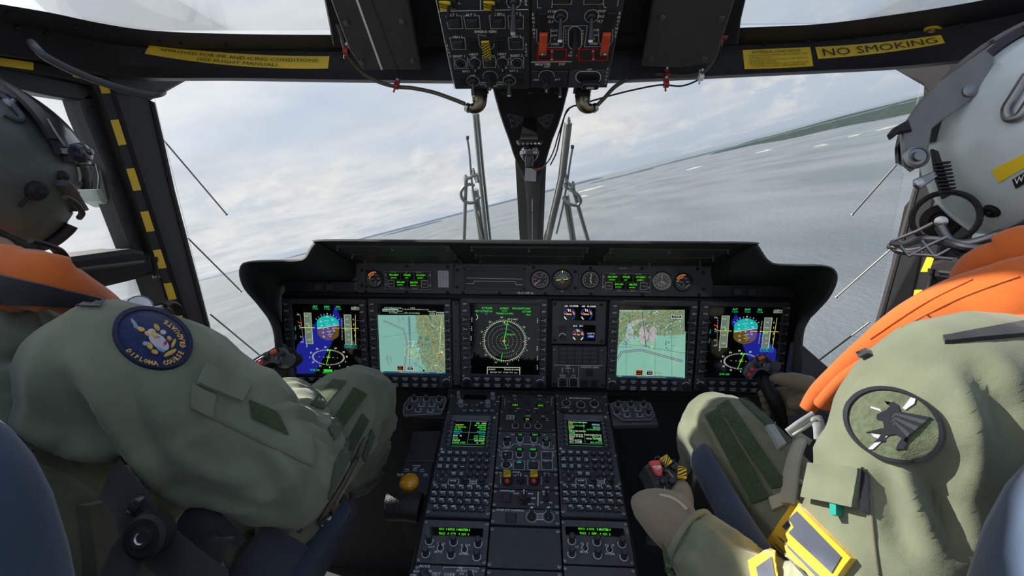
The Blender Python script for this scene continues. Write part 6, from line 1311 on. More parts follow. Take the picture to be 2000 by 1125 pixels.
ptext(t, [('DEG', 645, 318, 12), ('KTS', 617, 332, 12), ('FT', 828, 322, 12), ('FT', 842, 338, 12), ('FT', 686, 382, 13), ('FT', 765, 384, 13), ('GSPD', 612, 412, 12), ('AUTO', 840, 416, 12), ('TO', 684, 467, 12), ('TRJ', 765, 470, 12), ('HOV', 840, 470, 12), ('ECP', 585, 490, 12, 1.4), ('FAR', 640, 492, 12, -1.4)] + [(c, 573, 383+k*14, 13) for k, c in enumerate('SPLIT')] + [(c, 880, 385+k*14, 13) for k, c in enumerate('SPLIT')])
for x, y, s_ in ((688, 322, '155'), (775, 322, '0001'), (615, 348, '---'), (838, 352, '0.0'), (686, 405, '555'), (763, 405, '5555')): window(t, x, y, 42 if x != 775 else 60, 20, s_, 17, EG)
for x, y in ((688, 344), (768, 346), (613, 368), (838, 372), (685, 430), (762, 432)):
    mb = MB(); c = pz(x, y); mb.strip([pz(x-19, y-14), pz(x-19, y+8), pz(x-10, y+20), pz(x+10, y+20), pz(x+19, y+8), pz(x+19, y-14)], .001, GLY, .0006); mb.lathe(*c, [(14*UZ, 0), (13*UZ, .004), (12*UZ, .009), (9*UZ, .010)], KNB, 16); mb.build('rotary_knob', t)
mb = MB(); mb.strip([pz(583, 395), pz(630, 395), pz(652, 372), pz(800, 374), pz(825, 400), pz(872, 400)], .001, GLY, .0006); mb.build('guide_line', t)
for x, y, m_ in ((614, 438, 0), (842, 440, 0), (682, 495, 1), (764, 495, 0), (842, 495, 0)): bracket_button(t, *pz(x, y), 44*UZ, 38*UZ, 0)
mb = MB(); mb.text('ARM', *pz(682, 484), 12*UZ, EC, .0054, bold=.03); mb.build('button_light', t)
ptog(t, 610, 490, 26, .021, (-.15, .75, .7), STL)
t, _ = module(2, 527, 630, 'jettison_panel', 'pedestal panel with two yellow striped guards and red lamps', 'control panel', PNL2, 2)
ptext(t, [('MVT', 615, 532, 11), ('STORES', 667, 533, 12), ('BOTH', 690, 549, 10), ('LH', 660, 552, 11), ('RH', 722, 554, 11), ('FLARES', 768, 536, 11), ('WDW', 840, 540, 11), ('OVRD', 842, 550, 10), ('OFF', 842, 621, 13)] + [(c, 578, 538+k*14, 14) for k, c in enumerate('HOIST')])
for x in (615, 767):
    mb = MB(); c = pz(x, 583); mb.lathe(*c, [(28*UZ, 0), (28*UZ, .004), (22*UZ, .006), (6*UZ, .0062)], BLK, 22); mb.lathe(c[0], c[1]-.005, [(12*UZ, .006), (12*UZ, .010), (6*UZ, .012)], REDB, 14); mb.build('guarded_button', t)
    mb = MB(); c = pz(x, 560); stripes(mb, c[0], c[1], 40*UZ, 38*UZ, 3, .010, slant=.8, d=.005); mb.build('guard', t, 'yellow and black striped guard')
pknob(t, 692, 578, 26, .009, False, bar=True); ptog(t, 842, 582, 18, .018, (0, .35, .95), STL, ring=False)
mb = MB()
for x in (733, 810): mb.line(*pz(x, 558), *pz(x, 605), .0012, GLD, .0006)
mb.build('divider', t)
t, _ = module(2, 632, 738, 'dispenser_panel', 'pedestal panel lettered CHAFF/FLARE with a big knob in the middle', 'control panel', PNL2, 2)
ptext(t, (('CHAFF/FLARE', 615, 640, 13), ('BCKP', 668, 655, 12), ('STBY', 712, 643, 12), ('MAN', 748, 656, 12), ('SEMI', 765, 682, 12), ('AUTO', 752, 715, 12), ('EJECT', 835, 645, 14), ('B', 825, 660, 12), ('LH', 812, 706, 12), ('RH', 864, 708, 12)))
pknob(t, 710, 685, 34, .012, False, bar=True); bracket_button(t, *pz(610, 680), 44*UZ, 44*UZ, 0, ring=False); ptog(t, 838, 688, 22, .016, (0, .55, .8), KNB, ring=False)
mb = MB(); mb.line(*pz(792, 645), *pz(790, 725), .0025, GLD, .0006); mb.build('divider', t)
t, _ = module(2, 741, 834, 'radio_control_panel', 'pedestal panel lettered V/UHF ATT CONTROL with two white ringed toggles', 'control panel', PNL, 2)
ptext(t, (('V/UHF ATT CONTROL', 632, 751, 14), ('V/U 1', 755, 750, 12), ('V/U 2', 850, 750, 12), ('NONE', 802, 772, 11), ('AUTO', 802, 788, 11), ('SEVERE', 802, 803, 11)))
bracket_button(t, *pz(637, 795), 52*UZ, 46*UZ, 0, ring=False)
for x in (755, 850): ptog(t, x, 788, 28, .017, (0, .75, .7), GLY)
t, _ = module(2, 845, 1083, 'blank_plate', 'large plain blank plate low in the middle of the pedestal', 'blank panel', mat('plain grey plate paint', (.055, .055, .06), .5), 2, top=-.001)
t, _ = module(2, 1090, 1400, 'blank_plate', 'plain blank plate at the very bottom of the pedestal middle', 'blank panel', mat('plain grey plate paint', (.055, .055, .06), .5), 2, top=-.001)
t, _ = module(3, 1068, 1400, 'blank_plate', 'plain blank plate under the right audio panel', 'blank panel', CON, 2)
# side boxes
def sidebox(pts, label, kn, sq):
    t = thing('lighting_panel', label, 'control panel', PD.m); mb = MB(); mb.prism([pz(*p) for p in pts], -.004, .004, PNL, .002); mb.strip([pz(*p) for p in pts], .0008, GLD, .0044, closed=True); mb.build('face', t)
    for x, y in kn: mb = MB(); c = pz(x, y); mb.arc(*c, 19*UZ, 150, 390, 1.8*UZ, GLY, .0046); mb.lathe(*c, [(13*UZ, .004), (11*UZ, .010), (12*UZ, .018), (9*UZ, .0185)], KNB, 16); mb.lathe(*c, [(9*UZ, .0185), (8*UZ, .019)], STD, 12); mb.build('dimmer_knob', t)
    for x, y in sq: mb = MB(); c = pz(x, y); mb.strip(rrect(*c, 38*UZ, 27*UZ), 1.6*UZ, GLY, .0046, closed=True); mb.arc(*c, 12*UZ, 0, 360, 1.6*UZ, GLY, .0047, n=18); mb.lathe(*c, [(9*UZ, .004), (9*UZ, .010), (6*UZ, .011)], KNB, 12); mb.build('push_knob', t)
    return t
t1 = sidebox([(22, 190), (30, 150), (60, 108), (262, 108), (268, 130), (240, 205), (28, 215)], 'lighting panel with five knobs left of the pedestal, under sunlight', ((88, 122), (156, 124), (228, 126), (60, 170), (238, 168)), ((128, 155), (187, 156), (108, 186), (178, 188)))
mb = MB(); mb.prism([pz(10, 218, -.006), pz(50, 108, -.006), pz(280, 108, -.006), pz(268, 225, -.006)], -.12, -.005, BLK, .003); mb.build('box', t1)
t2 = sidebox([(1208, 150), (1235, 136), (1395, 138), (1425, 145), (1455, 215), (1432, 240), (1275, 242), (1220, 205)], 'lighting panel with five knobs right of the pedestal', ((1246, 155), (1318, 155), (1390, 155), (1241, 198), (1418, 200)), ((1288, 182), (1360, 182), (1298, 214), (1370, 214)))
mb = MB(); mb.prism([pz(1215, 262, -.006), pz(1195, 135, -.006), pz(1435, 132, -.006), pz(1480, 258, -.006)], -.02, -.005, CON, .003); mb.build('box', t2)
mb = MB(); mb.prism([pz(30, 470, -.02), pz(75, 295, -.02), pz(255, 290, -.02), pz(200, 470, -.02)], -.25, -.02, PNL2, .003); tagm(mb, 'stowage_cover', 'flat black cover left of the keypad unit, above the yellow ball', 'cover', PD.m)
t = thing('trackball_panel', 'black panel with a big yellow trackball left of the pedestal', 'trackball', PD.m)
mb = MB(); mb.prism([pz(-30, 655, -.02), pz(20, 473, -.02), pz(198, 473, -.02), pz(165, 655, -.02)], -.25, -.02, PNL2, .003); mb.build('case', t)
mb = MB(); c = pz(57, 590, -.02); r = 52*UZ; mb.lathe(*c, [(r*1.02, -.0195), (r*1.0, -.018)]+[(r*math.cos(R(a)), -.019+r*.75*math.sin(R(a))) for a in range(0, 90, 10)]+[(.0004, -.019+r*.75)], mat('amber trackball plastic', (.85, .36, .01), .25, coat=.5), 32); mb.build('ball', t)
mb = MB()
for s_, x, y in (('TOGGLE', 97, 496), ('CHR', 42, 518), ('LAT', 90, 515), ('DEC', 130, 520), ('ZOOM', 5, 545), ('CLR', 150, 545)): mb.text(s_, *pz(x, y, -.02), 12*UZ, GLY, -.0194, bold=.02); mb.line(*pz(x-15, y+10, -.02), *pz(x+15, y+10, -.02), .0012, GLD, -.0194)
mb.build('lettering', t)
mb = MB(); a = [PD.m @ V((*pz(x, y, -.03), -.03)) for x, y in ((-60, 725), (120, 735))]; mb.tube(crom([a[0], a[0].lerp(a[1], .5)+V((0, 0, .003)), a[1]], 5), [(.03, .03)]*11, mat('black padded leather', (.014, .014, .015), .42, bump=.6, bscale=400), 18); mb.prism; o = tagm(mb, 'wrist_rest', 'black padded wrist rest below the yellow trackball', 'wrist rest')
# under-panel bulkhead and side consoles
mb = MB(); mb.prism([PN.uv(560, 772), PN.uv(1550, 772), PN.uv(1540, 1400), PN.uv(580, 1400)], -.12, -.10, RUB); struct(mb, 'wall_front', PN.m)
for sgn, pts, nm in ((-1, [(400, 712), (440, 708), (478, 710), (548, 668), (560, 700), (600, 900), (420, 900)], 'trim_9'), (1, [(1555, 665), (1563, 668), (1640, 735), (1720, 790), (1750, 1000), (1500, 950), (1540, 760)], 'trim_10')):
    fr = Fr(P(pts[0][0], pts[0][1], 1.24), (1, 0, 0), (0, .5, .85)); mb = MB(); mb.prism(poly(fr, pts), -.03, 0, mat('side console grey', (.05, .05, .055), .5), .004); struct(mb, nm, fr.m)
t = thing('side_outlet', 'round black outlet on a square plate behind the left stick grip', 'outlet'); fr = Fr(P(484, 742, 1.15), (1, 0, 0), (.2, .5, .85))
mb = MB(); mb.T = fr.m; mb.box(0, 0, 0, .055, .05, .004, PNL, .001); mb.build('plate', t); mb = MB(); mb.T = fr.m; mb.lathe(0, 0, [(.016, 0), (.016, .02), (.013, .021), (.012, .004)], BLK, 20); mb.build('nozzle', t)

# ================================================================ stick grips
def grip(lab, d, outline, btns, stick, T_, scale):
    q = lambda x, y: T_(x, y)
    fr = Fr(P(*q(*outline[0]), d), RT, UP); t = thing('cyclic_stick', lab, 'control stick', fr.m)
    pl_ = [fr.uv(*q(*p)) for p in outline]; u = (fr.uv(1001, 562)[0]-fr.uv(1000, 562)[0])*scale
    mb = MB(); mb.prism(pl_, -.004, .001, mat('scuffed grip plate', (.12, .12, .14), .45, var=.4, vscale=120), .001); mb.build('head_plate', t)
    # head body behind the plate, leaning back
    mb = MB(); cx_ = sum(p[0] for p in pl_)/len(pl_); cy_ = sum(p[1] for p in pl_)/len(pl_); rings = []
    for k, (s_, z) in enumerate(((1.02, -.004), (1.02, -.012), (.95, -.026), (.80, -.038), (.5, -.045))): rings.append([(cx_+(x-cx_)*s_+.010*k/4*1, cy_+(y-cy_)*s_-.006*k/4, z) for x, y in pl_])
    n_ = len(pl_); mb.add([p for r in rings for p in r], [(r*n_+i, r*n_+(i+1) % n_, (r+1)*n_+(i+1) % n_, (r+1)*n_+i) for r in range(4) for i in range(n_)]+[tuple(4*n_+i for i in range(n_))], BLK); mb.build('head_body', t, ang=60)
    for kind, x, y, r in btns:
        c = fr.uv(*q(x, y)); r *= u; mb = MB()
        if kind == 'red': mb.lathe(*c, [(r*1.3, .001), (r*1.3, .003), (r, .0035), (r, .0015)], PNL, 18); mb.lathe(*c, [(r*.92, .001), (r*.92, .004), (r*.7, .005), (.0003, .0052)], REDB, 18)
        elif kind == 'hat': mb.lathe(*c, [(r, .001), (r, .003), (r*.7, .004), (r*.55, .007), (r*.75, .010), (r*.5, .0125), (.0003, .013)], KNB, 18)
        elif kind == 'pad': mb.lathe(*c, [(r, .001), (r, .0045), (r*.92, .0052), (.0003, .0052)], KEY, 28)
        elif kind == 'sq': mb.box(*c, .002, r*2, r*1.6, .004, KEYD, .0006); mb.arc(*c, r*.5, 0, 360, r*.2, GLD, .0044)
        elif kind == 'guard':
            mb.T = Matrix.Translation((c[0], c[1], .004)) @ Matrix.Rotation(R(22), 4, 'Z'); mb.tube([(-r, 0, 0), (r, 0, 0)], r*.55, ORR, 12); mb.box(-r*1.15, 0, 0, r*.4, r*1.2, r*.9, BLK, .0006); mb.box(r*1.15, 0, 0, r*.4, r*1.2, r*.9, BLK, .0006)
        mb.build({'red': 'red_button', 'hat': 'hat_switch', 'pad': 'round_pad', 'sq': 'square_button', 'guard': 'trigger_guard'}[kind], t)
    mb = MB(); fi = fr.i; pts = [fi @ P(*q(x, y), d+dd) for x, y, dd, r in stick]; mb.tube(crom(pts, 4), [ (lambda a, b, k: (a[3]*(1-k)+b[3]*k)*u)(stick[min(i//4, len(stick)-1)], stick[min(i//4+1, len(stick)-1)], (i % 4)/4) for i in range(4*(len(stick)-1)+1)], BLK, 16); mb.build('handle', t)
    return t, fr
oL = [(505, 560), (512, 500), (545, 455), (640, 395), (760, 325), (860, 278), (940, 278), (995, 308), (1012, 352), (1070, 368), (1103, 410), (1098, 460), (1050, 520), (1000, 555), (930, 562), (880, 545), (860, 500), (810, 480), (740, 482), (650, 530), (590, 590), (545, 608)]
qL = lambda x, y: (420+x/7.03, 640+y/7.03)
grip('left stick grip with orange guard and red buttons, in front of the leftmost display', .94, oL, [('red', 565, 545, 34), ('red', 640, 472, 36), ('hat', 722, 412, 48), ('guard', 825, 325, 48), ('hat', 950, 358, 42), ('pad', 1022, 432, 76), ('hat', 910, 497, 30), ('sq', 855, 412, 30)],
     [(960, 520, .02, 70), (900, 610, .01, 85), (830, 700, .0, 115), (760, 800, -.005, 120), (730, 900, .0, 115), (740, 1050, .03, 90), (760, 1300, .1, 60)], qL, 1/7.03)
qR = lambda x, y: (1400+x/5.625, 660+y/5.625)
oR = [(297, 400), (312, 335), (350, 285), (420, 222), (500, 185), (558, 193), (600, 250), (660, 268), (695, 320), (690, 365), (640, 408), (595, 400), (545, 368), (500, 350), (450, 362), (410, 410), (375, 460), (330, 445)]
grip('right stick grip with orange guard and red buttons, held by the gloved right hand', 1.06, oR, [('red', 347, 402, 26), ('red', 380, 345, 26), ('hat', 440, 295, 34), ('guard', 478, 218, 36), ('hat', 553, 240, 30), ('pad', 640, 308, 54), ('hat', 582, 360, 22), ('sq', 512, 295, 22)],
     [(520, 380, .03, 55), (530, 480, .02, 70), (580, 590, .01, 72), (640, 700, .0, 74), (690, 820, .01, 72), (720, 950, .03, 60), (740, 1100, .06, 55)], qR, 1/5.625)
# collective lever head
qC = lambda x, y: (1220+x/4.59, 880+y/4.59)
CF = Fr(P(*qC(350, 230), .74), (RT + UP*.05), (UP*.80 + FW*.6)); t = thing('collective_lever', 'collective lever grip with red and yellow striped guards in the gloved left hand', 'control lever', CF.m); q = lambda x, y, h=0: CF.uv(*qC(x, y), h)
mb = MB(); pl_ = [q(*p) for p in ((178, 140), (260, 78), (330, 48), (400, 62), (470, 100), (540, 160), (548, 262), (600, 320), (612, 385), (585, 415), (540, 400), (440, 410), (330, 405), (285, 360), (255, 285), (215, 190))]
mb.prism(pl_, -.055, 0, mat('scuffed grip grey', (.045, .045, .05), .45, var=.3, vscale=90), .004); mb.build('head', t)
mb = MB(); mb.prism([q(*p) for p in ((205, 118), (235, 105), (300, 102), (330, 190), (318, 240), (290, 245), (262, 225), (235, 180))], .006, .012, mat('faded red guard', (.62, .07, .07), .4), .0015); mb.text('WHEEL', *q(278, 165), .0045, GLY, .0124, bold=.02); mb.text('CUT', *q(282, 185), .0045, GLY, .0124, bold=.02); mb.build('guard', t, 'red guard with white lettering')
for cx_, cy_, w_, h, rt in ((360, 105, 80, 80, .5), (502, 212, 72, 100, -.25)): mb = MB(); c = q(cx_, cy_); u = q(101, 200)[0]-q(100, 200)[0]; stripes(mb, c[0], c[1], w_*u, h*u, 3, .004, rot=rt, slant=.7, d=.008); mb.build('guard', t, 'yellow and black striped guard')
for x, y, r in ((420, 165, 26), (355, 200, 22), (325, 290, 32), (407, 285, 38), (330, 135, 24), (285, 75, 16), (425, 108, 16)): mb = MB(); c = q(x, y); r *= u; mb.lathe(*c, [(r*1.2, 0), (r*1.2, .002), (r*.8, .003), (r*.75, .008), (r*.9, .010), (r*.6, .013)], KNB, 16); mb.build('thumb_switch', t)
mb = MB()
for ps in (((335, 170), (385, 175), (440, 250), (445, 320)), ((265, 335), (320, 370)), ((355, 300), (362, 365)), ((300, 250), (350, 255))): mb.strip([q(*p) for p in ps], .0008, GLY, .0006)
mb.build('guide_lines', t)
mb = MB(); fi = CF.i; mb.tube([fi @ P(*qC(x, y), dd) for x, y, dd in ((430, 330, .76), (380, 480, .74), (330, 700, .70), (300, 900, .68))], [.024, .020, .019, .019], BLK, 16); mb.build('tube', t)
# ================================================================ fabric and people
def fabric(name, c, var=.18, weave=1400, rough=.85, bstr=.25, big=14):
    m = bpy.data.materials.new(name); m.use_nodes = True; t = m.node_tree; b = t.nodes['Principled BSDF']; b.inputs['Roughness'].default_value = rough
    b.inputs['Sheen Weight'].default_value = .25; b.inputs['Sheen Roughness'].default_value = .5; b.inputs['Specular IOR Level'].default_value = .2
    tcn = t.nodes.new('ShaderNodeTexCoord'); n_ = t.nodes.new('ShaderNodeTexNoise'); n_.inputs['Scale'].default_value = big; n_.inputs['Detail'].default_value = 7; t.links.new(tcn.outputs['Object'], n_.inputs['Vector'])
    r = t.nodes.new('ShaderNodeValToRGB'); e = r.color_ramp.elements; e[0].position = .3; e[1].position = .7; e[0].color = (*[x*(1-var) for x in c], 1); e[1].color = (*[min(1, x*(1+var)) for x in c], 1)
    t.links.new(n_.outputs['Fac'], r.inputs[0]); t.links.new(r.outputs[0], b.inputs['Base Color'])
    w1 = t.nodes.new('ShaderNodeTexNoise'); w1.inputs['Scale'].default_value = weave; w1.inputs['Detail'].default_value = 2; t.links.new(tcn.outputs['Object'], w1.inputs['Vector'])
    w2 = t.nodes.new('ShaderNodeTexNoise'); w2.inputs['Scale'].default_value = 60; w2.inputs['Detail'].default_value = 4; t.links.new(tcn.outputs['Object'], w2.inputs['Vector'])
    ad = t.nodes.new('ShaderNodeMath'); ad.operation = 'MULTIPLY_ADD'; ad.inputs[1].default_value = .35; t.links.new(w1.outputs['Fac'], ad.inputs[0]); t.links.new(w2.outputs['Fac'], ad.inputs[2])
    bp = t.nodes.new('ShaderNodeBump'); bp.inputs['Strength'].default_value = bstr; bp.inputs['Distance'].default_value = .004; t.links.new(ad.outputs[0], bp.inputs['Height']); t.links.new(bp.outputs[0], b.inputs['Normal'])
    return m
OLV = fabric('olive flight suit cloth', (.172, .188, .124)); VEL = fabric('dark green velcro', (.045, .075, .028), .3, 1800, .95, .8, 300)
ORA = fabric('orange vest cloth', (.62, .135, .025), .12); GLV = fabric('tan glove leather', (.24, .19, .13), .15, 900, .7, .3); BLF = fabric('blue seat cloth', (.035, .055, .095), .2)
BWB = fabric('black webbing', (.022, .024, .028), .15, 800, .6); NVY = fabric('navy embroidered cloth', (.012, .022, .085), .25, 900, .8, .6, 200); GLDT = fabric('gold embroidery thread', (.62, .36, .08), .3, 900, .7, .6, 200)
SKN = mat('light skin', (.55, .30, .22), .5, var=.1, bump=.1, bscale=300); GRP = fabric('green grey patch cloth', (.10, .12, .07), .25, 900, .8, .6, 200); SLT = fabric('slate patch cloth', (.07, .08, .11), .2, 900)
YLT = fabric('yellow patch cloth', (.85, .50, .03), .1, 900); GWB = fabric('pale grey webbing', (.35, .36, .36), .12, 900); CRM = fabric('sand webbing', (.42, .40, .31), .12, 900); OLD = fabric('brown olive cloth', (.16, .15, .10), .2)
PPT = fabric('pale patch thread', (.45, .42, .46), .15, 900); BTH = fabric('black patch thread', (.012, .014, .02), .2, 900)

def W_(x, y, z): return V((x, y, z))
def remeshed(mb, voxel, smooth_it=6):
    o = mb.build('tmp'); md = o.modifiers.new('r', 'REMESH'); md.mode = 'VOXEL'; md.voxel_size = voxel; md.use_smooth_shade = True
    ms = o.modifiers.new('s', 'SMOOTH'); ms.iterations = smooth_it; ms.factor = .5
    dg = bpy.context.evaluated_depsgraph_get(); me = bpy.data.meshes.new_from_object(o.evaluated_get(dg)); old = o.data
    bpy.data.objects.remove(o); bpy.data.meshes.remove(old); return me
def folds(me, limbs, amp, keep=None, calm=()):
    """cloth folds: limbs = [(a, b, lengthwise frequency, round frequency, amplitude)]"""
    n = len(me.vertices); co = [v.co.copy() for v in me.vertices]; no = [v.normal.copy() for v in me.vertices]
    cs = [(P(*c[:3]), c[3]) for c in calm]
    for i in range(n):
        p = co[i]
        if keep and keep(p): continue
        k_ = 1.0
        for c, r_ in cs: k_ = min(k_, max(.12, ((p-c).length/r_-.6)/.8))
        best = None; wsum = 0; d_ = 0
        for (a, b, fl, fr_, am) in limbs:
            ab = b-a; t = max(0, min(1, (p-a).dot(ab)/ab.length_squared)); ds = (p-(a+ab*t)).length
            w = 1/(ds*ds*ds*ds+1e-7); ax = ab.normalized(); l = p.dot(ax); q = (p-ax*l)*fr_ + ax*(l*fl)
            q += V((noise.noise(p*7), noise.noise(p*7+V((5, 1, 2))), 0))*.9
            v1 = 1-abs(noise.noise(q))*2.6; v2 = 1-abs(noise.noise(q*1.9+V((7, 3, 1))))*2.6
            d_ += w*am*(max(0, v1)**1.5 + .40*max(0, v2) - .45 + .8*noise.noise(q*.5+V((2, 9, 4)))); wsum += w
        me.vertices[i].co = p + no[i]*(amp*k_*d_/wsum)
def creases(me, lines):
    from mathutils.kdtree import KDTree
    kd = KDTree(len(me.vertices)); co = [v.co.copy() for v in me.vertices]; no = [v.normal.copy() for v in me.vertices]
    for i, c in enumerate(co): kd.insert(c, i)
    kd.balance(); bvh = BVHTree.FromPolygons(co, [tuple(p.vertices) for p in me.polygons]); tot = {}
    for (pts, h, rad) in lines:
        inf = {}; q = crom([(x, y, 0) for x, y in pts], 26); n = len(q)
        for k, p in enumerate(q):
            hit = bvh.ray_cast(CAM, ray(p.x, p.y).normalized())
            if hit[0] is None: continue
            e = math.sin(PI*(k+.6)/(n+.2))**.6
            for c, i, d in kd.find_range(hit[0], rad*2.2): v = e*math.exp(-(d/rad)**2); inf[i] = max(inf.get(i, 0), v)
        for i, v in inf.items(): tot[i] = tot.get(i, 0) + v*h
    for i, v in tot.items(): me.vertices[i].co = co[i]+no[i]*v
    me.update()
def finish(me, name, mats, parent=None, matfn=None):
    me.materials.clear()
    for m in mats: me.materials.append(m)
    me.polygons.foreach_set('use_smooth', [True]*len(me.polygons))
    if matfn:
        for p in me.polygons: p.material_index = matfn(p.center)
    else: me.polygons.foreach_set('material_index', [0]*len(me.polygons))
    me.update(); o = bpy.data.objects.new(name, me); C.objects.link(o)
    if parent: o.parent = parent
    return o
def limb(mb, pts, n=5, seg=18):
    q = crom([p for p, r in pts], n); rr = []
    for i in range(len(q)):
        k = min(i//n, len(pts)-2); t = (i-k*n)/n; a, b = pts[k][1], pts[k+1][1]
        a = a if isinstance(a, tuple) else (a, a); b = b if isinstance(b, tuple) else (b, b); t = t*t*(3-2*t); rr.append((a[0]*(1-t)+b[0]*t, a[1]*(1-t)+b[1]*t))
    # domed ends
    d0 = (q[0]-q[1]).normalized(); d1 = (q[-1]-q[-2]).normalized(); r0 = min(rr[0]); r1 = min(rr[-1])
    q = [q[0]+d0*r0*.6] + q + [q[-1]+d1*r1*.6]; rr = [(rr[0][0]*.5, rr[0][1]*.5)] + rr + [(rr[-1][0]*.5, rr[-1][1]*.5)]
    mb.tube(q, rr, OLV, seg)
def ellipsoid(mb, c, r, m=None, rot=None, seg=20, rings=12):
    vv = []; ff = []
    for j in range(rings+1):
        a = PI*j/rings
        for k in range(seg): b = 2*PI*k/seg; v = V((r[0]*math.sin(a)*math.cos(b), r[1]*math.sin(a)*math.sin(b), r[2]*math.cos(a))); vv.append(V(c)+(rot @ v if rot else v))
    for j in range(rings):
        for k in range(seg): l = (k+1) % seg; ff.append((j*seg+k, (j+1)*seg+k, (j+1)*seg+l, j*seg+l))
    mb.add(vv, ff, m or OLV)
def body(head, neck, spine, arms, legs, sgn):
    mb = MB(); limb(mb, spine, seg=24)
    # trunk uses wide elliptical rings: first radius runs sideways
    for a in arms: limb(mb, a)
    for l in legs: limb(mb, l)
    limb(mb, [(neck, .058), (head+V((0, -.01, -.05)), .056)]); ellipsoid(mb, head, (.074, .094, .112)); ellipsoid(mb, head+V((0, .03, -.065)), (.055, .065, .05))
    f = head+V((0, .094, -.02)); ellipsoid(mb, f+V((0, .006, -.006)), (.012, .018, .022)); ellipsoid(mb, f+V((0, -.008, .03)), (.05, .014, .010)); ellipsoid(mb, f+V((0, -.004, -.045)), (.022, .010, .008)); ellipsoid(mb, f+V((0, -.01, -.075)), (.022, .016, .016))
    for s_ in (-1, 1): ellipsoid(mb, head+V((s_*.077, -.005, -.015)), (.009, .02, .032)); ellipsoid(mb, head+V((s_*.032, .082, -.005)), (.013, .010, .009))
    return remeshed(mb, .0065, 5)

def helmet(parent, c, r, shell, yaw, nm):
    """open-faced shell with a rolled rim; local x right, y forward, z up"""
    T_ = Matrix.Translation(c) @ Matrix.Rotation(yaw, 4, 'Z')
    root = bpy.data.objects.new('helmet', None); C.objects.link(root); root.parent = parent; root['label'] = nm
    def sector(cond, off, th, m, name, seg=72, rings=48, sc=V((1, 1, 1)), ang=40):
        vi = {}; vv = []; ff = []; dirs = []
        def vid(j, k):
            k %= seg
            if (j, k) in vi: return vi[(j, k)]
            a = PI*j/rings; b = 2*PI*k/seg; d = V((math.sin(a)*math.cos(b), math.sin(a)*math.sin(b), math.cos(a))); vi[(j, k)] = len(dirs); dirs.append(d); return vi[(j, k)]
        for j in range(rings):
            for k in range(seg):
                a = PI*(j+.5)/rings; b = 2*PI*(k+.5)/seg; d = V((math.sin(a)*math.cos(b), math.sin(a)*math.sin(b), math.cos(a)))
                if cond(d): ff.append((vid(j, k), vid(j+1, k), vid(j+1, k+1), vid(j, k+1)))
        n = len(dirs); sh = lambda d, o: V(((r[0]+o)*d.x*(1-.10*max(0, -d.z)), (r[1]+o)*d.y*(1-.12*max(0, d.y)*max(0, -d.z)), (r[2]+o)*d.z))
        vv = [sh(d, off) for d in dirs] + [sh(d, off-th) for d in dirs]; edges = {}
        for f in ff:
            for i in range(4): e_ = (f[i], f[(i+1) % 4]); edges[e_] = 1
        allf = ff + [tuple(n+i for i in f)[::-1] for f in ff]
        for (a, b) in edges:
            if (b, a) not in edges: allf.append((b, a, n+a, n+b))
        mb = MB(); mb.T = T_; mb.add(vv, allf, m); return mb.build(name, root, ang=ang)
    face = lambda d: (d.y > .60 and d.z < .30)
    sh_ = sector(lambda d: d.z > -.86 and not face(d), 0, .014, shell, 'shell')
    return root, sh_, sector, T_

def stud(parent, cast, x, y, r, prof, m, name, off=0.0, ax=None):
    p, n_ = cast.hit(x, y); mb = MB(); mb.T = Matrix.Translation(p+n_*off) @ (ax or n_).to_track_quat('Z', 'Y').to_matrix().to_4x4(); mb.lathe(0, 0, [(a*r, b*r) for a, b in prof], m, 20); return mb.build(name, parent)
KP = [(1, -.3), (1, .35), (.8, .5), (.75, .75), (.35, .85), (.3, 1.1), (.05, 1.15)]
def surf_tube(parent, cast, pts, r, m, name, off=.003, flat=1.0, n=4, up=None):
    q = []; 
    for a, b in [(p.x, p.y) for p in crom([(x, y, 0) for x, y in pts], n)]: pp, nn = cast.hit(a, b); q.append(pp+nn*off)
    mb = MB(); mb.tube(q, r, m, 12, flat=flat); return mb.build(name, parent)
def quad(parent, cast, q, m, name, off=.003, nu=8, nv=8, label=None, skirt=.006):
    mb = MB(); decal_grid(mb, cast, quadfn(*q), nu, nv, m, off, skirt); return mb.build(name, parent, label, ang=60)
def smooth3(q):   # soft shading for patches
    return q

# ---------------------------------------------------------------- left pilot
hL = P(-88, 335, .67)
shR = W_(-.485, .53, 1.055); elR = P(578, 922, .66); wrR = P(562, 785, .87)
shLo = W_(-.89, .50, 1.05)
spL = [(W_(-.66, .34, .56), (.19, .15)), (W_(-.67, .38, .72), (.175, .135)), (W_(-.69, .44, .90), (.205, .14)), (W_(-.71, .50, 1.03), (.215, .115)), (W_(-.735, .55, 1.12), (.11, .08))]
hipR = W_(-.55, .36, .57); knR = P(692, 785, .965); ankR = P(700, 935, 1.30)
arm1 = [(shR+V((-.06, -.01, .0)), .085), (shR+V((0, 0, -.02)), .084), (shR.lerp(elR, .5)+V((-.0, .0, -.012)), .079), (elR+V((0, -.01, .0)), .070), (elR.lerp(wrR, .35)+V((.01, 0, 0)), .060), (elR.lerp(wrR, .75), .046), (wrR, .041)]
arm2 = [(shLo, .08), (W_(-.90, .60, .85), .065), (W_(-.80, .80, .78), .05), (W_(-.70, .88, .75), .04)]
leg1 = [(hipR, .10), (hipR.lerp(knR, .5)+V((0, 0, .01)), .098), (hipR.lerp(knR, .85), .088), (knR+V((0, .005, -.01)), .080), (knR.lerp(ankR, .3)+V((.0, .01, 0)), .074), (ankR.lerp(knR, .2), .06), (ankR, .055)]
leg2 = [(W_(-.76, .36, .57), .10), (W_(-.80, .62, .68), .095), (W_(-.82, .82, .74), .078), (W_(-.82, 1.0, .50), .065), (W_(-.80, 1.10, .28), .055)]
me = body(hL+V((.0, -.005, -.01)), W_(-.735, .56, 1.10), spL, [arm1, arm2], [leg1, leg2], -1)
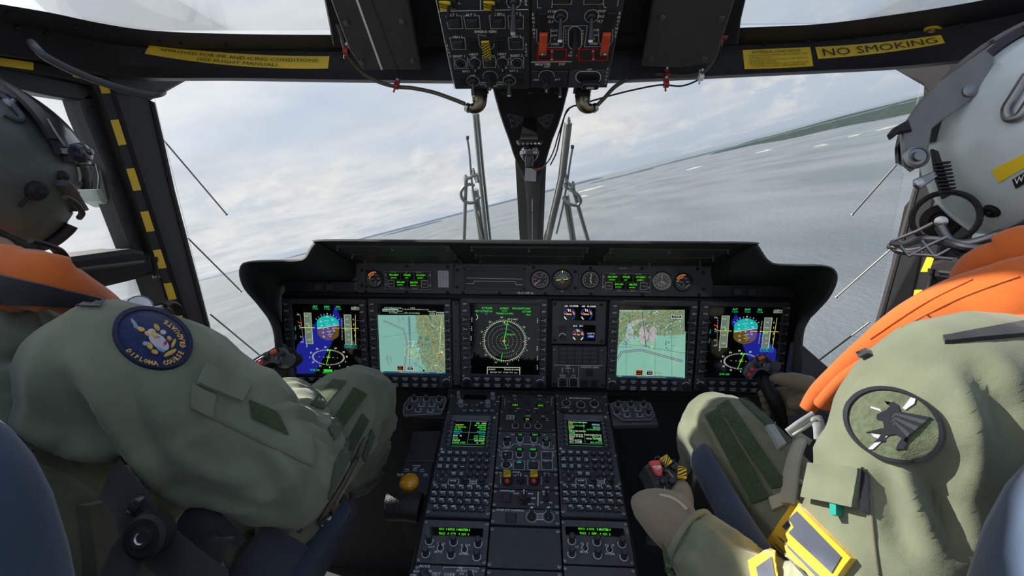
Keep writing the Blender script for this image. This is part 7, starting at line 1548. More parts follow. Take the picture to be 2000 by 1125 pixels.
hz = hL.z
folds(me, [(shR, elR, 3, 9, .8), (elR, wrR, 22, 7, .7), (hipR, knR, 5, 9, .45), (knR, ankR, 13, 7, .8), (spL[0][0], spL[3][0], 8, 7, 1.1)], .017, keep=lambda p: p.z > hz-.14 and (p-hL).length < .2, calm=((297, 664, .50, .10), (120, 590, .52, .12)))
me.update()
creases(me, [([(150, 690), (200, 790), (262, 880), (330, 955), (430, 1018)], .015, .013), ([(120, 740), (185, 850), (250, 925), (320, 985)], -.018, .014), ([(0, 800), (90, 850), (180, 885), (260, 905)], .014, .014), ([(40, 870), (140, 900), (230, 935)], -.018, .012), ([(250, 740), (262, 820), (300, 890)], -.008, .012), ([(345, 690), (362, 780), (352, 860)], .005, .010),
  ([(470, 890), (520, 940), (545, 1010)], -.009, .012), ([(520, 870), (575, 930), (590, 1000)], .008, .010), ([(560, 880), (600, 920), (612, 970)], -.008, .010), ([(330, 880), (420, 930), (500, 935)], .006, .010), ([(600, 850), (632, 890), (640, 950)], .006, .008), ([(400, 960), (460, 990), (540, 1005)], -.008, .010),
  ([(535, 785), (580, 780), (630, 800)], -.006, .006), ([(530, 800), (580, 797), (635, 825)], .006, .006), ([(560, 815), (600, 815), (640, 845)], -.006, .006), ([(600, 835), (640, 850)], .005, .006), ([(735, 745), (752, 800), (745, 850)], -.006, .009), ([(700, 880), (745, 860), (775, 830)], .007, .009), ([(690, 925), (730, 900), (768, 870)], -.008, .009), ([(680, 960), (725, 945), (755, 915)], .007, .009), ([(715, 740), (728, 790), (722, 840)], .005, .008)])
pil = finish(me, 'person', [OLV, SKN], None, lambda c: 1 if (c-hL).length < .165 and c.z > hz-.20 else 0)
tag(pil, 'person at left in olive flight suit, orange vest and dark grey helmet, seen from behind', 'person')
cl = Cast([pil])
# helmet
HGR = mat('matte grey green helmet shell', (.085, .095, .088), .42, var=.12, vscale=60, bump=.05)
hm, shl, sector, TL = helmet(pil, hL, (.125, .150, .135), HGR, R(-4), 'matte dark grey helmet')
ch = Cast([shl])
GLB = mat('blue black visor cover', (.020, .024, .036), .22, coat=.4)
vc = sector(lambda d: d.y > -.02+.25*abs(d.x) and d.z > .10 and not (abs(d.x) > .93), .014, .010, GLB, 'visor_cover')
vs2 = sector(lambda d: .62 < d.y and -.12 < d.z < .14 and abs(d.x) < .75, .020, .004, mat('smoked visor', (.03, .035, .04), .08, coat=.6), 'visor')
sector(lambda d: -.05+.25*abs(d.x) < d.y < .06+.25*abs(d.x) and d.z > .10 and not (abs(d.x) > .93), .018, .006, mat('black trim band', (.015, .015, .02), .3), 'trim_band')
cv = Cast([shl, vc])
for x, y, r, m in ((155, 300, .016, GLB), (68, 372, .014, BLK), (120, 345, .009, BLK), (20, 205, .01, STD)): stud(hm, cv, x, y, r, KP, m, 'helmet_knob')
surf_tube(hm, ch, [(68, 372), (52, 385), (36, 402)], .0022, BLK, 'lock_arm')
surf_tube(hm, cv, [(110, 355), (125, 372), (138, 392), (152, 410)], (.012), PNL, 'visor_lever', off=.006, flat=.5)
surf_tube(hm, cv, [(88, 235), (104, 262), (120, 285)], .0018, STD, 'visor_wire', off=.004)
surf_tube(hm, cv, [(0, 190), (18, 205), (40, 232), (30, 236), (8, 225)], .004, PNL, 'buckle_loop', off=.004)
surf_tube(hm, ch, [(-40, 440), (20, 470), (60, 482), (100, 474), (130, 452), (140, 440)], .0085, RUB, 'edge_roll', off=.0, n=5)
mb = MB(); mb.tube(crom([P(60, 470, .585), P(90, 478, .60), (P(112, 488, .62)), P(128, 510, .64)], 5), .009, RUB, 10, flat=.4); mb.build('chin_strap', hm)
mb = MB(); mb.tube(crom([P(128, 385, .62), P(148, 398, .64), P(160, 415, .66), P(155, 425, .67)], 5), .004, BLK, 8); mb.build('microphone_boom', hm)
# orange vest, shoulder strap
mb = MB(); mb.tube(crom([P(-200, 600, .62), P(-60, 552, .585), P(30, 545, .57), P(105, 556, .575), P(165, 585, .62), P(215, 620, .70), P(245, 660, .78)], 6), [(.030, .043)]*13+[(.028, .038)]*6+[(.024, .03)]*18, ORA, 16, up=(0, 0, 1)); vme = mb.build('life_vest', pil, ang=80)
cvest = Cast([pil, vme])
quad(pil, cvest, ((-30, 528), (205, 584), (196, 600), (-30, 590)), BWB, 'shoulder_strap', .005, 22, 4, 'dark grey shoulder strap')
# collar
mb = MB(); mb.tube(crom([P(-60, 500, .62), P(20, 500, .585), P(75, 505, .58), P(110, 515, .60)], 5), .018, OLD, 12, flat=.6); mb.build('collar', pil)
# round navy patch
def ring_text(parent, cast, s_, cx, cy, a, b, rot, ph0, ph1, size, m, off):
    mb = MB(); c, n_ = math.cos(rot), math.sin(rot); L_ = len(s_)
    for i, ch_ in enumerate(s_):
        if ch_ == ' ': continue
        ph = R(ph0+(ph1-ph0)*(i+.5)/L_)
        def fn(gx, gy, ph=ph):
            r_ = .80-gy*size; q = ph-gx*size*1.05; x = a*r_*math.cos(q); y = b*r_*math.sin(q); return (cx+x*c-y*n_, cy+x*n_+y*c)
        decal_text(mb, cast, ch_, fn, m, off, bold=.05)
    return mb.build('lettering', parent)
mb = MB(); decal_ell(mb, cl, 297, 664, 78, 54, .36, NVY, .004, nr=8); pch = mb.build('shoulder_patch', pil, 'round navy patch lettered DIPLOMA COURSE GRADUATE', ang=60)
mb = MB(); decal_ell(mb, cl, 297, 664, 79, 55, .36, mat('dark navy thread', (.008, .012, .045), .8, bump=.4, bscale=600), .0062, .90, 1.02, 1); mb.build('patch_rim', pch)
cp = Cast([pch])
ring_text(pch, cp, 'DIPLOMA COURSE GRADUATE', 297, 664, 78, 54, .36, 128, -82, .20, GLDT, .0026)
rnd = random.Random(3)
TH = {'w': PPT, 'g': GLDT, 'b': fabric('blue grey thread', (.20, .27, .38), .2, 900), 'r': fabric('red thread', (.35, .03, .03), .2, 900)}
def blob(parent, cast, x, y, a, b, rot, m, off, name='crest_shape'):
    mb = MB(); decal_ell(mb, cast, x, y, a, b, rot, m, off, nr=1, na=14, skirt=.001); return mb.build(name, parent)
mb = MB()
for x, y, a, b, rt, k in ((310, 668, 24, 12, .7, 'w'), (316, 673, 16, 9, .7, 'w'), (312, 665, 8, 3, .9, 'r'), (322, 672, 3, 7, .6, 'r'), (296, 650, 8, 6, .2, 'w'), (288, 652, 6, 4, .5, 'g'), (306, 640, 8, 4, .9, 'g'), (300, 655, 4, 9, -.6, 'g'), (276, 644, 7, 4, .3, 'g'), (332, 690, 14, 4, -.5, 'g'),
    (338, 672, 9, 3, -1.2, 'g'), (292, 676, 8, 5, .9, 'g'), (284, 672, 5, 4, .1, 'b'), (318, 650, 6, 4, .4, 'w'), (262, 632, 10, 3, .9, 'b'), (268, 640, 8, 3, .4, 'b'), (330, 662, 5, 3, .8, 'g'), (302, 688, 7, 4, .4, 'g'), (314, 684, 9, 3, .5, 'b')):
    decal_ell(mb, cp, x, y, a, b, rt, TH[k], .0012+rnd.random()*.001, nr=1, na=12, skirt=.001)
mb.build('crest', pch)
# sleeve pocket with flap, velcro and seams
quad(pil, cl, ((380, 742), (486, 785), (612, 880), (598, 908)), OLV, 'sleeve_pocket', .005, 12, 8) if 0 else None
quad(pil, cl, ((398, 716), (486, 750), (468, 786), (382, 752)), OLV, 'pocket_flap', .010, 8, 6, skirt=.010)
quad(pil, cl, ((374, 752), (418, 772), (412, 815), (372, 796)), OLV, 'pocket_pleat', .006, 6, 6, skirt=.008)
quad(pil, cl, ((486, 783), (540, 806), (562, 850), (492, 818)), VEL, 'velcro_patch', .004, 8, 6)
surf_tube(pil, cl, [(374, 798), (450, 832), (530, 872), (612, 910)], .0016, OLD, 'seam', off=.001)
surf_tube(pil, cl, [(612, 910), (618, 880), (612, 850)], .0014, OLD, 'seam', off=.001)
# thigh velcro strips, zipper and tag
for q in (((650, 742), (676, 746), (630, 800), (606, 790)), ((690, 757), (716, 771), (650, 862), (640, 836)), ((706, 808), (719, 823), (640, 975), (652, 905)), ((724, 838), (730, 852), (712, 902), (706, 890))): quad(pil, cl, q, VEL, 'velcro_strip', .0035, 4, 14)
surf_tube(pil, cl, [(711, 856), (690, 900), (665, 945), (640, 985), (619, 1020)], .006, mat('brown zipper', (.10, .075, .06), .5), 'zipper', off=.003, flat=.5)
surf_tube(pil, cl, [(715, 852), (696, 900), (672, 946), (648, 988)], .0018, OLD, 'zipper_edge', off=.004)
quad(pil, cl, ((642, 988), (684, 962), (690, 978), (648, 1004)), mat('brown pull tag', (.14, .10, .07), .8), 'zipper_tag', .010, 5, 2, skirt=.004)
surf_tube(pil, cl, [(638, 1000), (626, 1012), (618, 1026)], .004, STL, 'zipper_pull', off=.008)
for x, y in ((584, 1035), (610, 1062)): stud(pil, cl, x, y, .005, [(1, -.2), (1, .3), (.5, .4), (.4, .1), (.1, .1)], STD, 'snap')
mb = MB(); c0 = wrR; ax = (wrR-elR).normalized()
for k in range(3): 
    cc_ = wrR - ax*.012*k; r = .046+.002*k; u = ax.orthogonal().normalized(); v = ax.cross(u); mb.tube([cc_+u*(r*math.cos(2*PI*i/24))+v*(r*math.sin(2*PI*i/24)) for i in range(25)], .0035, OLV, 8)
mb.build('cuff', pil)
# gloved right hand resting past the cuff
def hand(parent, palm, fingers, name='glove', m=None, voxel=.0035, label=None):
    mb = MB(); limb(mb, palm, seg=16)
    for f in fingers: limb(mb, f, n=4, seg=12)
    me = remeshed(mb, voxel, 3); o = finish(me, name, [m or GLV], parent)
    if label: o['label'] = label
    return o
d_ = V((.0, .03, -.012)); hb = wrR+d_
hand(pil, [(wrR, (.03, .024)), (hb, (.036, .02)), (hb+V((0, .045, -.015)), (.038, .017))], [[(hb+V((-.027+.018*k, .05, -.015)), .0095), (hb+V((-.027+.018*k, .085-abs(k-1.4)*.004, -.03)), .009), (hb+V((-.026+.018*k, .098-abs(k-1.4)*.004, -.052)), .008)] for k in range(4)] + [[(hb+V((-.035, .0, -.01)), .012), (hb+V((-.05, .035, -.02)), .010), (hb+V((-.045, .06, -.03)), .009)]])
hb = W_(-.69, .90, .745); hand(pil, [(hb, (.03, .024)), (hb+V((.01, .05, -.01)), (.038, .018))], [[(hb+V((-.02+.018*k, .06, -.012)), .0095), (hb+V((-.018+.018*k, .095, -.022)), .009), (hb+V((-.016+.018*k, .11, -.045)), .008)] for k in range(4)] + [[(hb+V((.035, .01, -.01)), .012), (hb+V((.055, .045, -.02)), .010), (hb+V((.055, .065, -.03)), .009)]])
# hip gear low at left
quad(pil, cl, ((150, 985), (285, 965), (300, 1090), (160, 1130)), OLD, 'hip_pouch', .02, 8, 8, skirt=.02)
quad(pil, cl, ((375, 1010), (395, 1008), (450, 1130), (425, 1140)), GWB, 'grey_webbing', .012, 3, 10)
quad(pil, cl, ((480, 1040), (500, 1032), (470, 1140), (440, 1140)), VEL, 'pocket_edge', .006, 3, 8)

# ---------------------------------------------------------------- right pilot
hR = P(2080, 270, .57)
sh2 = W_(.405, .44, 1.07); el2 = W_(.325, .40, .80); wr2 = P(1348, 1062, .60)
shO = W_(.80, .45, 1.06)
spR = [(W_(.62, .26, .56), (.19, .15)), (W_(.62, .31, .72), (.175, .14)), (W_(.615, .38, .90), (.205, .15)), (W_(.615, .43, 1.04), (.205, .12)), (W_(.62, .47, 1.13), (.11, .085))]
hip2 = W_(.53, .30, .56); kn2 = P(1412, 838, .90); an2 = P(1372, 940, 1.25)
a1 = [(sh2+V((.06, 0, 0)), .082), (sh2+V((0, 0, -.01)), .082), (sh2.lerp(el2, .5)+V((0, .005, 0)), .080), (el2+V((0, 0, .01)), .078), (el2.lerp(wr2, .3), .066), (el2.lerp(wr2, .7), .050), (wr2, .042)]
wrb = P(1640, 785, 1.0)
a2 = [(shO, .08), (W_(.80, .60, .84), .066), (W_(.76, .72, .82), .058), (W_(.76, .72, .82).lerp(wrb, .6), .046), (wrb, .04)]
l1 = [(hip2, .105), (hip2.lerp(kn2, .5)+V((0, 0, .01)), .098), (hip2.lerp(kn2, .85), .086), (kn2+V((0, .0, -.012)), .080), (kn2.lerp(an2, .3), .070), (an2.lerp(kn2, .2), .058), (an2, .052)]
l2 = [(W_(.72, .30, .56), .10), (W_(.76, .58, .66), .095), (W_(.80, .84, .73), .078), (W_(.80, 1.0, .5), .062), (W_(.78, 1.12, .25), .052)]
me = body(hR+V((0, -.005, -.01)), W_(.62, .48, 1.11), spR, [a1, a2], [l1, l2], 1)
folds(me, [(sh2, el2, 4, 8, .8), (el2, wr2, 14, 7, .8), (hip2, kn2, 5, 9, .4), (kn2, an2, 13, 7, .8), (spR[0][0], spR[3][0], 7, 7, .6)], .015, keep=lambda p: p.z > hR.z-.14 and (p-hR).length < .2, calm=((1751, 831, .42, .10), (1640, 950, .42, .07), (1950, 640, .44, .12)))
me.update()
creases(me, [([(1722, 930), (1745, 1000), (1775, 1080)], -.010, .010), ([(1760, 915), (1795, 990), (1850, 1070)], .011, .009), ([(1790, 905), (1835, 985), (1880, 1080)], -.012, .009), ([(1865, 740), (1905, 840), (1890, 960)], .012, .011), ([(1885, 880), (1850, 950), (1860, 1050)], -.009, .010), ([(1900, 700), (1950, 790), (1975, 870)], -.010, .012), ([(1930, 690), (1985, 770)], .009, .012),
  ([(1338, 1020), (1385, 1040), (1430, 1085)], .007, .007), ([(1330, 1055), (1370, 1075), (1410, 1115)], -.007, .007), ([(1400, 1030), (1450, 1060), (1500, 1080)], -.006, .008), ([(1325, 830), (1358, 870), (1380, 910)], .006, .009), ([(1340, 810), (1372, 850), (1392, 890)], -.007, .008), ([(1620, 740), (1600, 800), (1610, 870)], .006, .010), ([(1650, 920), (1600, 880), (1580, 850)], .005, .010), ([(1700, 720), (1650, 760), (1640, 820)], -.006, .012)])
pr_ = finish(me, 'person', [OLV, SKN], None, lambda c: 1 if (c-hR).length < .165 and c.z > hR.z-.20 else 0)
tag(pr_, 'person at right in sunlit olive flight suit, orange vest and pale grey helmet', 'person')
cr = Cast([pr_])
HWH = mat('pale grey helmet shell', (.60, .66, .68), .30, var=.06, vscale=30, coat=.25)
hm, shl, sector, TR = helmet(pr_, hR, (.128, .150, .138), HWH, R(3), 'pale blue grey helmet')
ch = Cast([shl])
GRV = mat('grey visor arm plastic', (.16, .155, .15), .3, coat=.3)
vc = sector(lambda d: d.y > -.02+.35*abs(d.x) and d.z > .02 and not (abs(d.x) > .95), .016, .010, GRV, 'visor_cover')
sector(lambda d: -.10+.35*abs(d.x) < d.y < .05+.35*abs(d.x) and d.z > .0 and not (abs(d.x) > .96), .012, .010, mat('black trim band', (.015, .015, .02), .3), 'trim_band')
sector(lambda d: .55 < d.y and -.10 < d.z < .14 and abs(d.x) < .78, .026, .004, mat('smoked visor', (.03, .035, .04), .08, coat=.6), 'visor')
mb = MB(); cvr = Cast([shl, vc])
# visor side arm: flat plate from the crown down to its pivot
def plate_on(parent, cast, poly_, off, th, m, name):
    pts = []; 
    for x, y in poly_: p, n_ = cast.hit(x, y); pts.append((p, n_))
    an = V((0, 0, 0))
    for p, n_ in pts: an += n_
    an.normalize(); k_ = len(pts); mb = MB(); c_ = sum((p for p, n_ in pts), V((0, 0, 0)))/k_
    top_ = [p+(n_*.5+an).normalized()*off for p, n_ in pts]; cc2, nn2 = c_, an; vv = top_+[p-an*th for p in top_]+[sum(top_, V((0, 0, 0)))/k_ + an*.003]
    mb.add(vv, [(i, (i+1) % k_, 2*k_) for i in range(k_)]+[(i, k_+i, k_+(i+1) % k_, (i+1) % k_) for i in range(k_)]+[tuple(range(k_, 2*k_))[::-1]], m); return mb.build(name, parent, ang=60)
arm_pts = [(1880, 128), (1925, 95), (1945, 110), (1935, 140), (1920, 175), (1880, 210), (1845, 232), (1822, 250), (1815, 290), (1800, 322), (1782, 334), (1768, 322), (1764, 290), (1762, 262), (1775, 232), (1800, 195), (1835, 160)]
p_, n_ = cvr.hit(1830, 230)
pf = Fr(P(1800, 300, .575), (FW*-.25+RT).normalized(), UP)
mb = MB(); mb.T = Matrix.Identity(4); pl2 = [pf.uv(*p) for p in arm_pts]; mb.T = pf.m; mb.prism(pl2, -.006, 0, GRV, .002); mb.build('visor_arm', hm, 'grey visor arm')
mb = MB(); mb.T = pf.m; mb.prism([pf.uv(*p) for p in ((1770, 236), (1745, 250), (1735, 263), (1740, 272), (1752, 262), (1778, 258))], -.004, .006, BLK, .002); mb.build('visor_tab', hm)
def fst(x, y, r, prof, m, name, h=0.0): mb = MB(); mb.T = pf.m; mb.lathe(*pf.uv(x, y, h), [(a*r, b*r+h) for a, b in prof], m, 22); mb.build(name, hm)
fst(1787, 308, .014, [(1, 0), (1, .3), (.75, .45), (.7, .35), (.45, .35), (.4, .7), (.1, .75)], STD, 'pivot_bolt'); fst(1893, 178, .0075, [(1, 0), (1, .3), (.6, .5), (.1, .5)], STD, 'arm_screw')
mb = MB(); mb.T = pf.m
for k in range(9): mb.box(*pf.uv(1835+k*1.5, 320+k*7), .004, .016, .0022, .006, BLK, .0005)
mb.prism([pf.uv(*p) for p in ((1822, 290), (1834, 295), (1846, 330), (1860, 380), (1845, 388), (1832, 350))], -.006, 0, BLK, .001); mb.build('ratchet_strap', hm)
mb = MB(); mb.T = pf.m; mb.prism([pf.uv(*p) for p in ((1785, 350), (1800, 345), (1822, 335), (1830, 345), (1812, 358), (1795, 370), (1784, 362))], -.002, .004, STD, .001); mb.lathe(*pf.uv(1791, 358), [(.005, .004), (.005, .007), (.002, .008)], STL, 12); mb.build('hinge_link', hm)
for x, y, r, m in ((1838, 432, .021, BLK), (1937, 412, .0075, BLK)): stud(hm, ch, x, y, r, [(1.25, -.3), (1.25, .1), (1, .2), (1, .55), (.7, .6), (.65, .4), (.4, .4), (.35, .8), (.05, .85)], m, 'ear_knob')
stud(hm, ch, 1838, 433, .007, [(1, 0), (1, 2.4), (.5, 2.6), (.1, 2.6)], STL, 'knob_bolt')
mb = MB(); p, n_ = ch.hit(1845, 425); mb.T = Matrix.Translation(p+n_*.012) @ n_.to_track_quat('Z', 'Y').to_matrix().to_4x4(); mb.tube([(.032*math.cos(a), .032*math.sin(a), 0) for a in [2*PI*k/28 for k in range(29)]], .0035, BLK, 8); mb.build('ear_ring', hm)
quad(hm, ch, ((1938, 332), (2010, 296), (2018, 318), (1952, 356)), YLP, 'yellow_label', .0015, 6, 3); quad(hm, ch, ((1978, 350), (2015, 328), (2020, 348), (1985, 368)), INK, 'black_label', .0015, 4, 2)
mb = MB(); decal_text(mb, ch, 'WO', lambda gx, gy: (1998+gx*18, 348-gy*18-gx*9), GLY, .002); mb.build('label_letters', hm)
surf_tube(hm, cvr, [(2010, 150), (1985, 190), (1970, 215), (1975, 232), (1995, 228), (2015, 200)], .005, STD, 'buckle_loop', off=.004)
surf_tube(hm, ch, [(1835, 440), (1855, 470), (1890, 476), (1940, 462), (2000, 436), (2060, 410)], .0055, STD, 'edge_roll', off=-.002, n=5)
mb = MB(); mb.tube(crom([P(1742, 475, .60), P(1765, 478, .585), P(1800, 468, .565), P(1840, 470, .55), P(1880, 482, .53), P(1930, 486, .52)], 6), .0045, STD, 8); mb.build('microphone_boom', hm)
mb = MB(); mb.tube(crom([P(1742, 476, .60), P(1752, 488, .60), P(1775, 492, .59), P(1800, 488, .58)], 5), [.006, .007, .0075]+[.0045]*13, STL, 10); mb.build('microphone', hm)
for pts in ([(1758, 480), (1775, 500), (1815, 478), (1850, 462)], [(1745, 470), (1790, 452), (1822, 436)], [(1780, 497), (1830, 500), (1870, 478), (1900, 500), (1925, 520)], [(1800, 470), (1825, 502), (1860, 506)]): mb = MB(); mb.tube([P(x, y, .575-(x-1742)*.0003) for x, y in pts], .0022, STD, 6); mb.build('linkage_wire', hm)
mb = MB(); mb.tube(crom([P(1860, 480, .545), P(1885, 500, .535), P(1905, 520, .53), P(1885, 548, .53), P(1870, 552, .535)], 5), .010, BLK, 10, flat=.4); mb.build('chin_strap', hm)
mb = MB()
for k in range(4): mb.tube([P(1876+k*10, 508+k*7, .525), P(1890+k*10, 500+k*7, .52)], .005, BLK, 8)
mb.build('strap_buckle', hm)
# orange vest
mb = MB(); path = [W_(.74, .60, 1.08), W_(.735, .50, 1.145), W_(.70, .405, 1.165), W_(.62, .37, 1.17), W_(.545, .375, 1.165), P(2060, 572, .43), P(1960, 582, .455), P(1870, 598, .49), P(1780, 632, .53), P(1705, 680, .565), P(1645, 728, .60), P(1600, 768, .63), P(1576, 800, .64)]
rad = [(.018, .028), (.02, .032), (.022, .036), (.022, .038), (.022, .038), (.022, .037), (.022, .035), (.022, .030), (.02, .024), (.018, .018), (.016, .015), (.014, .013), (.010, .010)]
q = crom(path, 6); rr = [tuple(rad[min(i//6, len(rad)-1)][j]*(1-(i % 6)/6)+rad[min(i//6+1, len(rad)-1)][j]*((i % 6)/6) for j in (0, 1)) for i in range(len(q))]
mb.tube(q, rr, ORA, 18, up=(0, .2, 1)); v1 = mb.build('life_vest', pr_, 'orange life vest', ang=80)
mb = MB(); q = crom([P(2060, 600, .44), P(1980, 640, .44), P(1880, 648, .47), P(1790, 668, .505), P(1715, 702, .545), P(1650, 745, .59), P(1608, 790, .62)], 6); mb.tube(q, [(.018, .013)]*20+[(.014, .010)]*20, ORA, 14, up=(0, .2, 1)); mb.build('vest_fold', pr_, ang=80)
mb = MB(); q = crom([W_(.70, .55, 1.16), W_(.71, .47, 1.18), W_(.64, .415, 1.19), W_(.56, .43, 1.185), P(2040, 488, .46), P(1960, 505, .48), P(1915, 520, .50), P(1890, 545, .52)], 6); mb.tube(q, [(.018, .026)]*30+[(.016, .02)]*30, ORA, 14, up=(0, .2, 1)); mb.build('vest_collar', pr_, ang=80)
cvr2 = Cast([pr_, v1])
quad(pr_, cvr2, ((1842, 662), (2030, 628), (2030, 655), (1846, 672)), BWB, 'shoulder_strap', .005, 14, 3, 'dark shoulder strap', .002); quad(pr_, cvr2, ((1678, 688), (1700, 680), (1706, 694), (1688, 702)), BWB, 'strap_loop', .006, 3, 3)
for o5_ in ((1900, 545, 1700, 662), (1990, 540, 1760, 640)): surf_tube(pr_, cvr2, [(o5_[0], o5_[1]), ((o5_[0]+o5_[2])/2, (o5_[1]+o5_[3])/2-8), (o5_[2], o5_[3])], .0011, ORA, 'vest_seam', off=.0005)
# chest gear: pale buckle, pouch, snap, pocket flap
def ribbon(parent, pts, w_, th, m, name, label=None):
    q = crom([P(*p) for p in pts], 4); mb = MB(); mb.tube(q, [(w_, th)]*len(q), m, 12, up=-FW); return mb.build(name, parent, label, ang=50)
ribbon(pr_, [(1540, 846, .60), (1562, 830, .598), (1590, 812, .60)], .007, .003, GWB, 'strap_buckle', 'pale grey strap buckle')
ribbon(pr_, [(1548, 850, .597), (1570, 836, .594), (1594, 820, .595)], .0025, .003, STL, 'buckle_bar'); ribbon(pr_, [(1592, 812, .60), (1600, 835, .59), (1602, 862, .58)], .009, .003, GWB, 'pale_strap')
surf_tube(pr_, cr, [(1572, 850), (1556, 875), (1545, 915), (1540, 960), (1536, 990)], .016, CRM, 'pouch_edge', off=.0, flat=.6)
stud(pr_, cr, 1559, 943, .0065, [(1, -.2), (1, .4), (.6, .8), (.05, .9)], STD, 'snap')
quad(pr_, cr, ((1598, 905), (1690, 915), (1680, 992), (1584, 975)), OLV, 'pocket_flap', .011, 8, 8, skirt=.012)
quad(pr_, cr, ((1686, 912), (1698, 930), (1700, 1000), (1684, 995)), BTH, 'flap_underside', .006, 3, 6)
quad(pr_, cr, ((1636, 986), (1648, 988), (1648, 1008), (1637, 1009)), mat('teal tab plastic', (.01, .32, .24), .4), 'teal_tab', .010, 3, 3)
surf_tube(pr_, cr, [(1698, 960), (1706, 1040), (1716, 1120)], .0016, OLD, 'seam', off=.001)
# thigh velcro, zipper
for q in (((1378, 812), (1402, 800), (1506, 972), (1470, 985)), ((1400, 795), (1422, 782), (1535, 950), (1508, 955)), ((1442, 780), (1458, 776), (1545, 862), (1534, 870))): quad(pr_, cr, q, VEL, 'velcro_strip', .0035, 5, 16)
for a, b in (((1372, 826), (1466, 992)), ((1405, 800), (1508, 966)), ((1424, 784), (1536, 944))): surf_tube(pr_, cr, [a, ((a[0]+b[0])/2, (a[1]+b[1])/2), b], .0012, OLD, 'seam', off=.002)
quad(pr_, cr, ((1494, 836), (1508, 834), (1532, 872), (1520, 880)), GWB, 'chrome_clip', .008, 3, 5); quad(pr_, cr, ((1504, 975), (1528, 965), (1530, 990), (1512, 998)), CRM, 'zipper_end', .006, 4, 4)
# round winged patch
mb = MB(); decal_ell(mb, cr, 1751, 831, 97, 68, .36, GRP, .004, nr=8, na=48); pch = mb.build('shoulder_patch', pr_, 'round green patch with a black winged horse', ang=60)
mb = MB(); decal_ell(mb, cr, 1751, 831, 98, 69, .36, BTH, .0062, .93, 1.02, 1, 48); mb.build('patch_rim', pch); cp = Cast([pch])
z7 = lambda x, y: (1300+x/2.857, 731+y/2.857)
def pshape(poly_, m, off, name):
    mb = MB(); pts = [cp.hit(*z7(x, y)) for x, y in poly_]; k_ = len(pts); vv = [p+n_*off for p, n_ in pts]; mb.add(vv+[p-n_*.001 for p, n_ in pts], [tuple(range(k_))]+[(i, (i+1) % k_, k_+(i+1) % k_, k_+i) for i in range(k_)], m); return mb.build(name, pch)
pshape([(1370, 130), (1398, 138), (1390, 165), (1340, 200), (1325, 190)], PPT, .0012, 'sword'); pshape([(1250, 310), (1270, 320), (1160, 420), (1130, 420)], PPT, .0012, 'sword')
pshape([(1225, 150), (1240, 170), (1275, 155), (1300, 170), (1310, 200), (1300, 260), (1310, 300), (1350, 335), (1355, 370), (1330, 415), (1285, 420), (1300, 385), (1325, 355), (1280, 335), (1230, 345), (1225, 375), (1165, 380), (1190, 360), (1210, 330), (1120, 325), (1180, 310), (1225, 300), (1215, 260), (1180, 250), (1185, 225), (1235, 200), (1255, 180)], BTH, .0014, 'horse')
for k in range(7): pshape([(1255+k*4, 235+k*10), (1290, 205+k*12), (1480-k*22, 240+k*18), (1450-k*20, 262+k*18), (1300, 232+k*14)], BTH if k % 2 == 0 else mat('charcoal thread', (.03, .035, .045), .8), .0018+k*.0003, 'wing_feather')
for pp in ([(1150, 180), (1200, 195), (1210, 210), (1150, 190)], [(1150, 330), (1230, 345), (1225, 375), (1165, 350)]): pshape(pp, PPT, .0013, 'hoof')
# rank patch
def rank(qd, m, off, nm, nu=8, nv=8, cs=None): return quad(pr_ if nm == 'rank_patch' else rk, cs or cr, tuple(z7(*p) for p in qd), m, nm, off, nu, nv, skirt=.004 if off > .005 else .0005)
rk = rank(((735, 705), (1065, 1030), (940, 1200), (585, 935)), YLT, .008, 'rank_patch', 14, 14); crk = Cast([rk]); rk['label'] = 'slate rank patch with yellow border and stripes'
rank(((738, 765), (985, 1020), (930, 1110), (652, 850)), SLT, .0012, 'rank_field', 14, 14, crk); rank(((625, 905), (645, 915), (900, 1160), (880, 1170)), SLT, .0012, 'rank_stripe', 2, 14, crk); rank(((610, 945), (622, 952), (810, 1140), (795, 1150)), SLT, .0012, 'rank_stripe', 2, 14, crk)
rank(((468, 1070), (605, 985), (640, 1180), (500, 1200)), YLT, .008, 'rank_border', 10, 12); crk = Cast([o for o in rk.children if o.name.startswith('rank_border')]); rank(((505, 1080), (592, 1020), (620, 1180), (530, 1200)), SLT, .0012, 'rank_field', 10, 12, crk)
# left hand on the collective lever
W2 = lambda x, y, d: P(*qC(x, y), d)
fing = []
for k in range(4):
    x0, y0 = 205+k*52, 455-k*16+abs(k-1.5)*4; ln = (1.0, 1.08, 1.02, .85)[3-k]
    fing.append([(W2(x0+20, y0+40, .70), .0115), (W2(x0+6, y0, .735), .0115), (W2(x0+30, y0-8, .772*1), .0105), (W2(x0+80, y0+14, .785), .0095), (W2(x0+110, y0+40, .77), .0085)])
fing.append([(W2(500, 560, .655), .018), (W2(520, 450, .695), .0165), (W2(512, 370, .725), .0155), (W2(502, 322, .742), .0135)])
hand(pr_, [(wr2, (.032, .030)), (W2(420, 640, .635), (.040, .030)), (W2(350, 540, .665), (.044, .028)), (W2(300, 470, .70), (.042, .022))], fing, 'glove', None, .0032, 'tan glove on the collective lever')
cg = Cast([o for o in pr_.children if o.name.startswith('glove')][:1])
surf_tube(pr_, cg, [qC(320, 405), qC(420, 430), qC(500, 480), qC(560, 540)], .0022, fabric('cream glove piping', (.50, .42, .33), .1), 'glove_piping', off=.001)
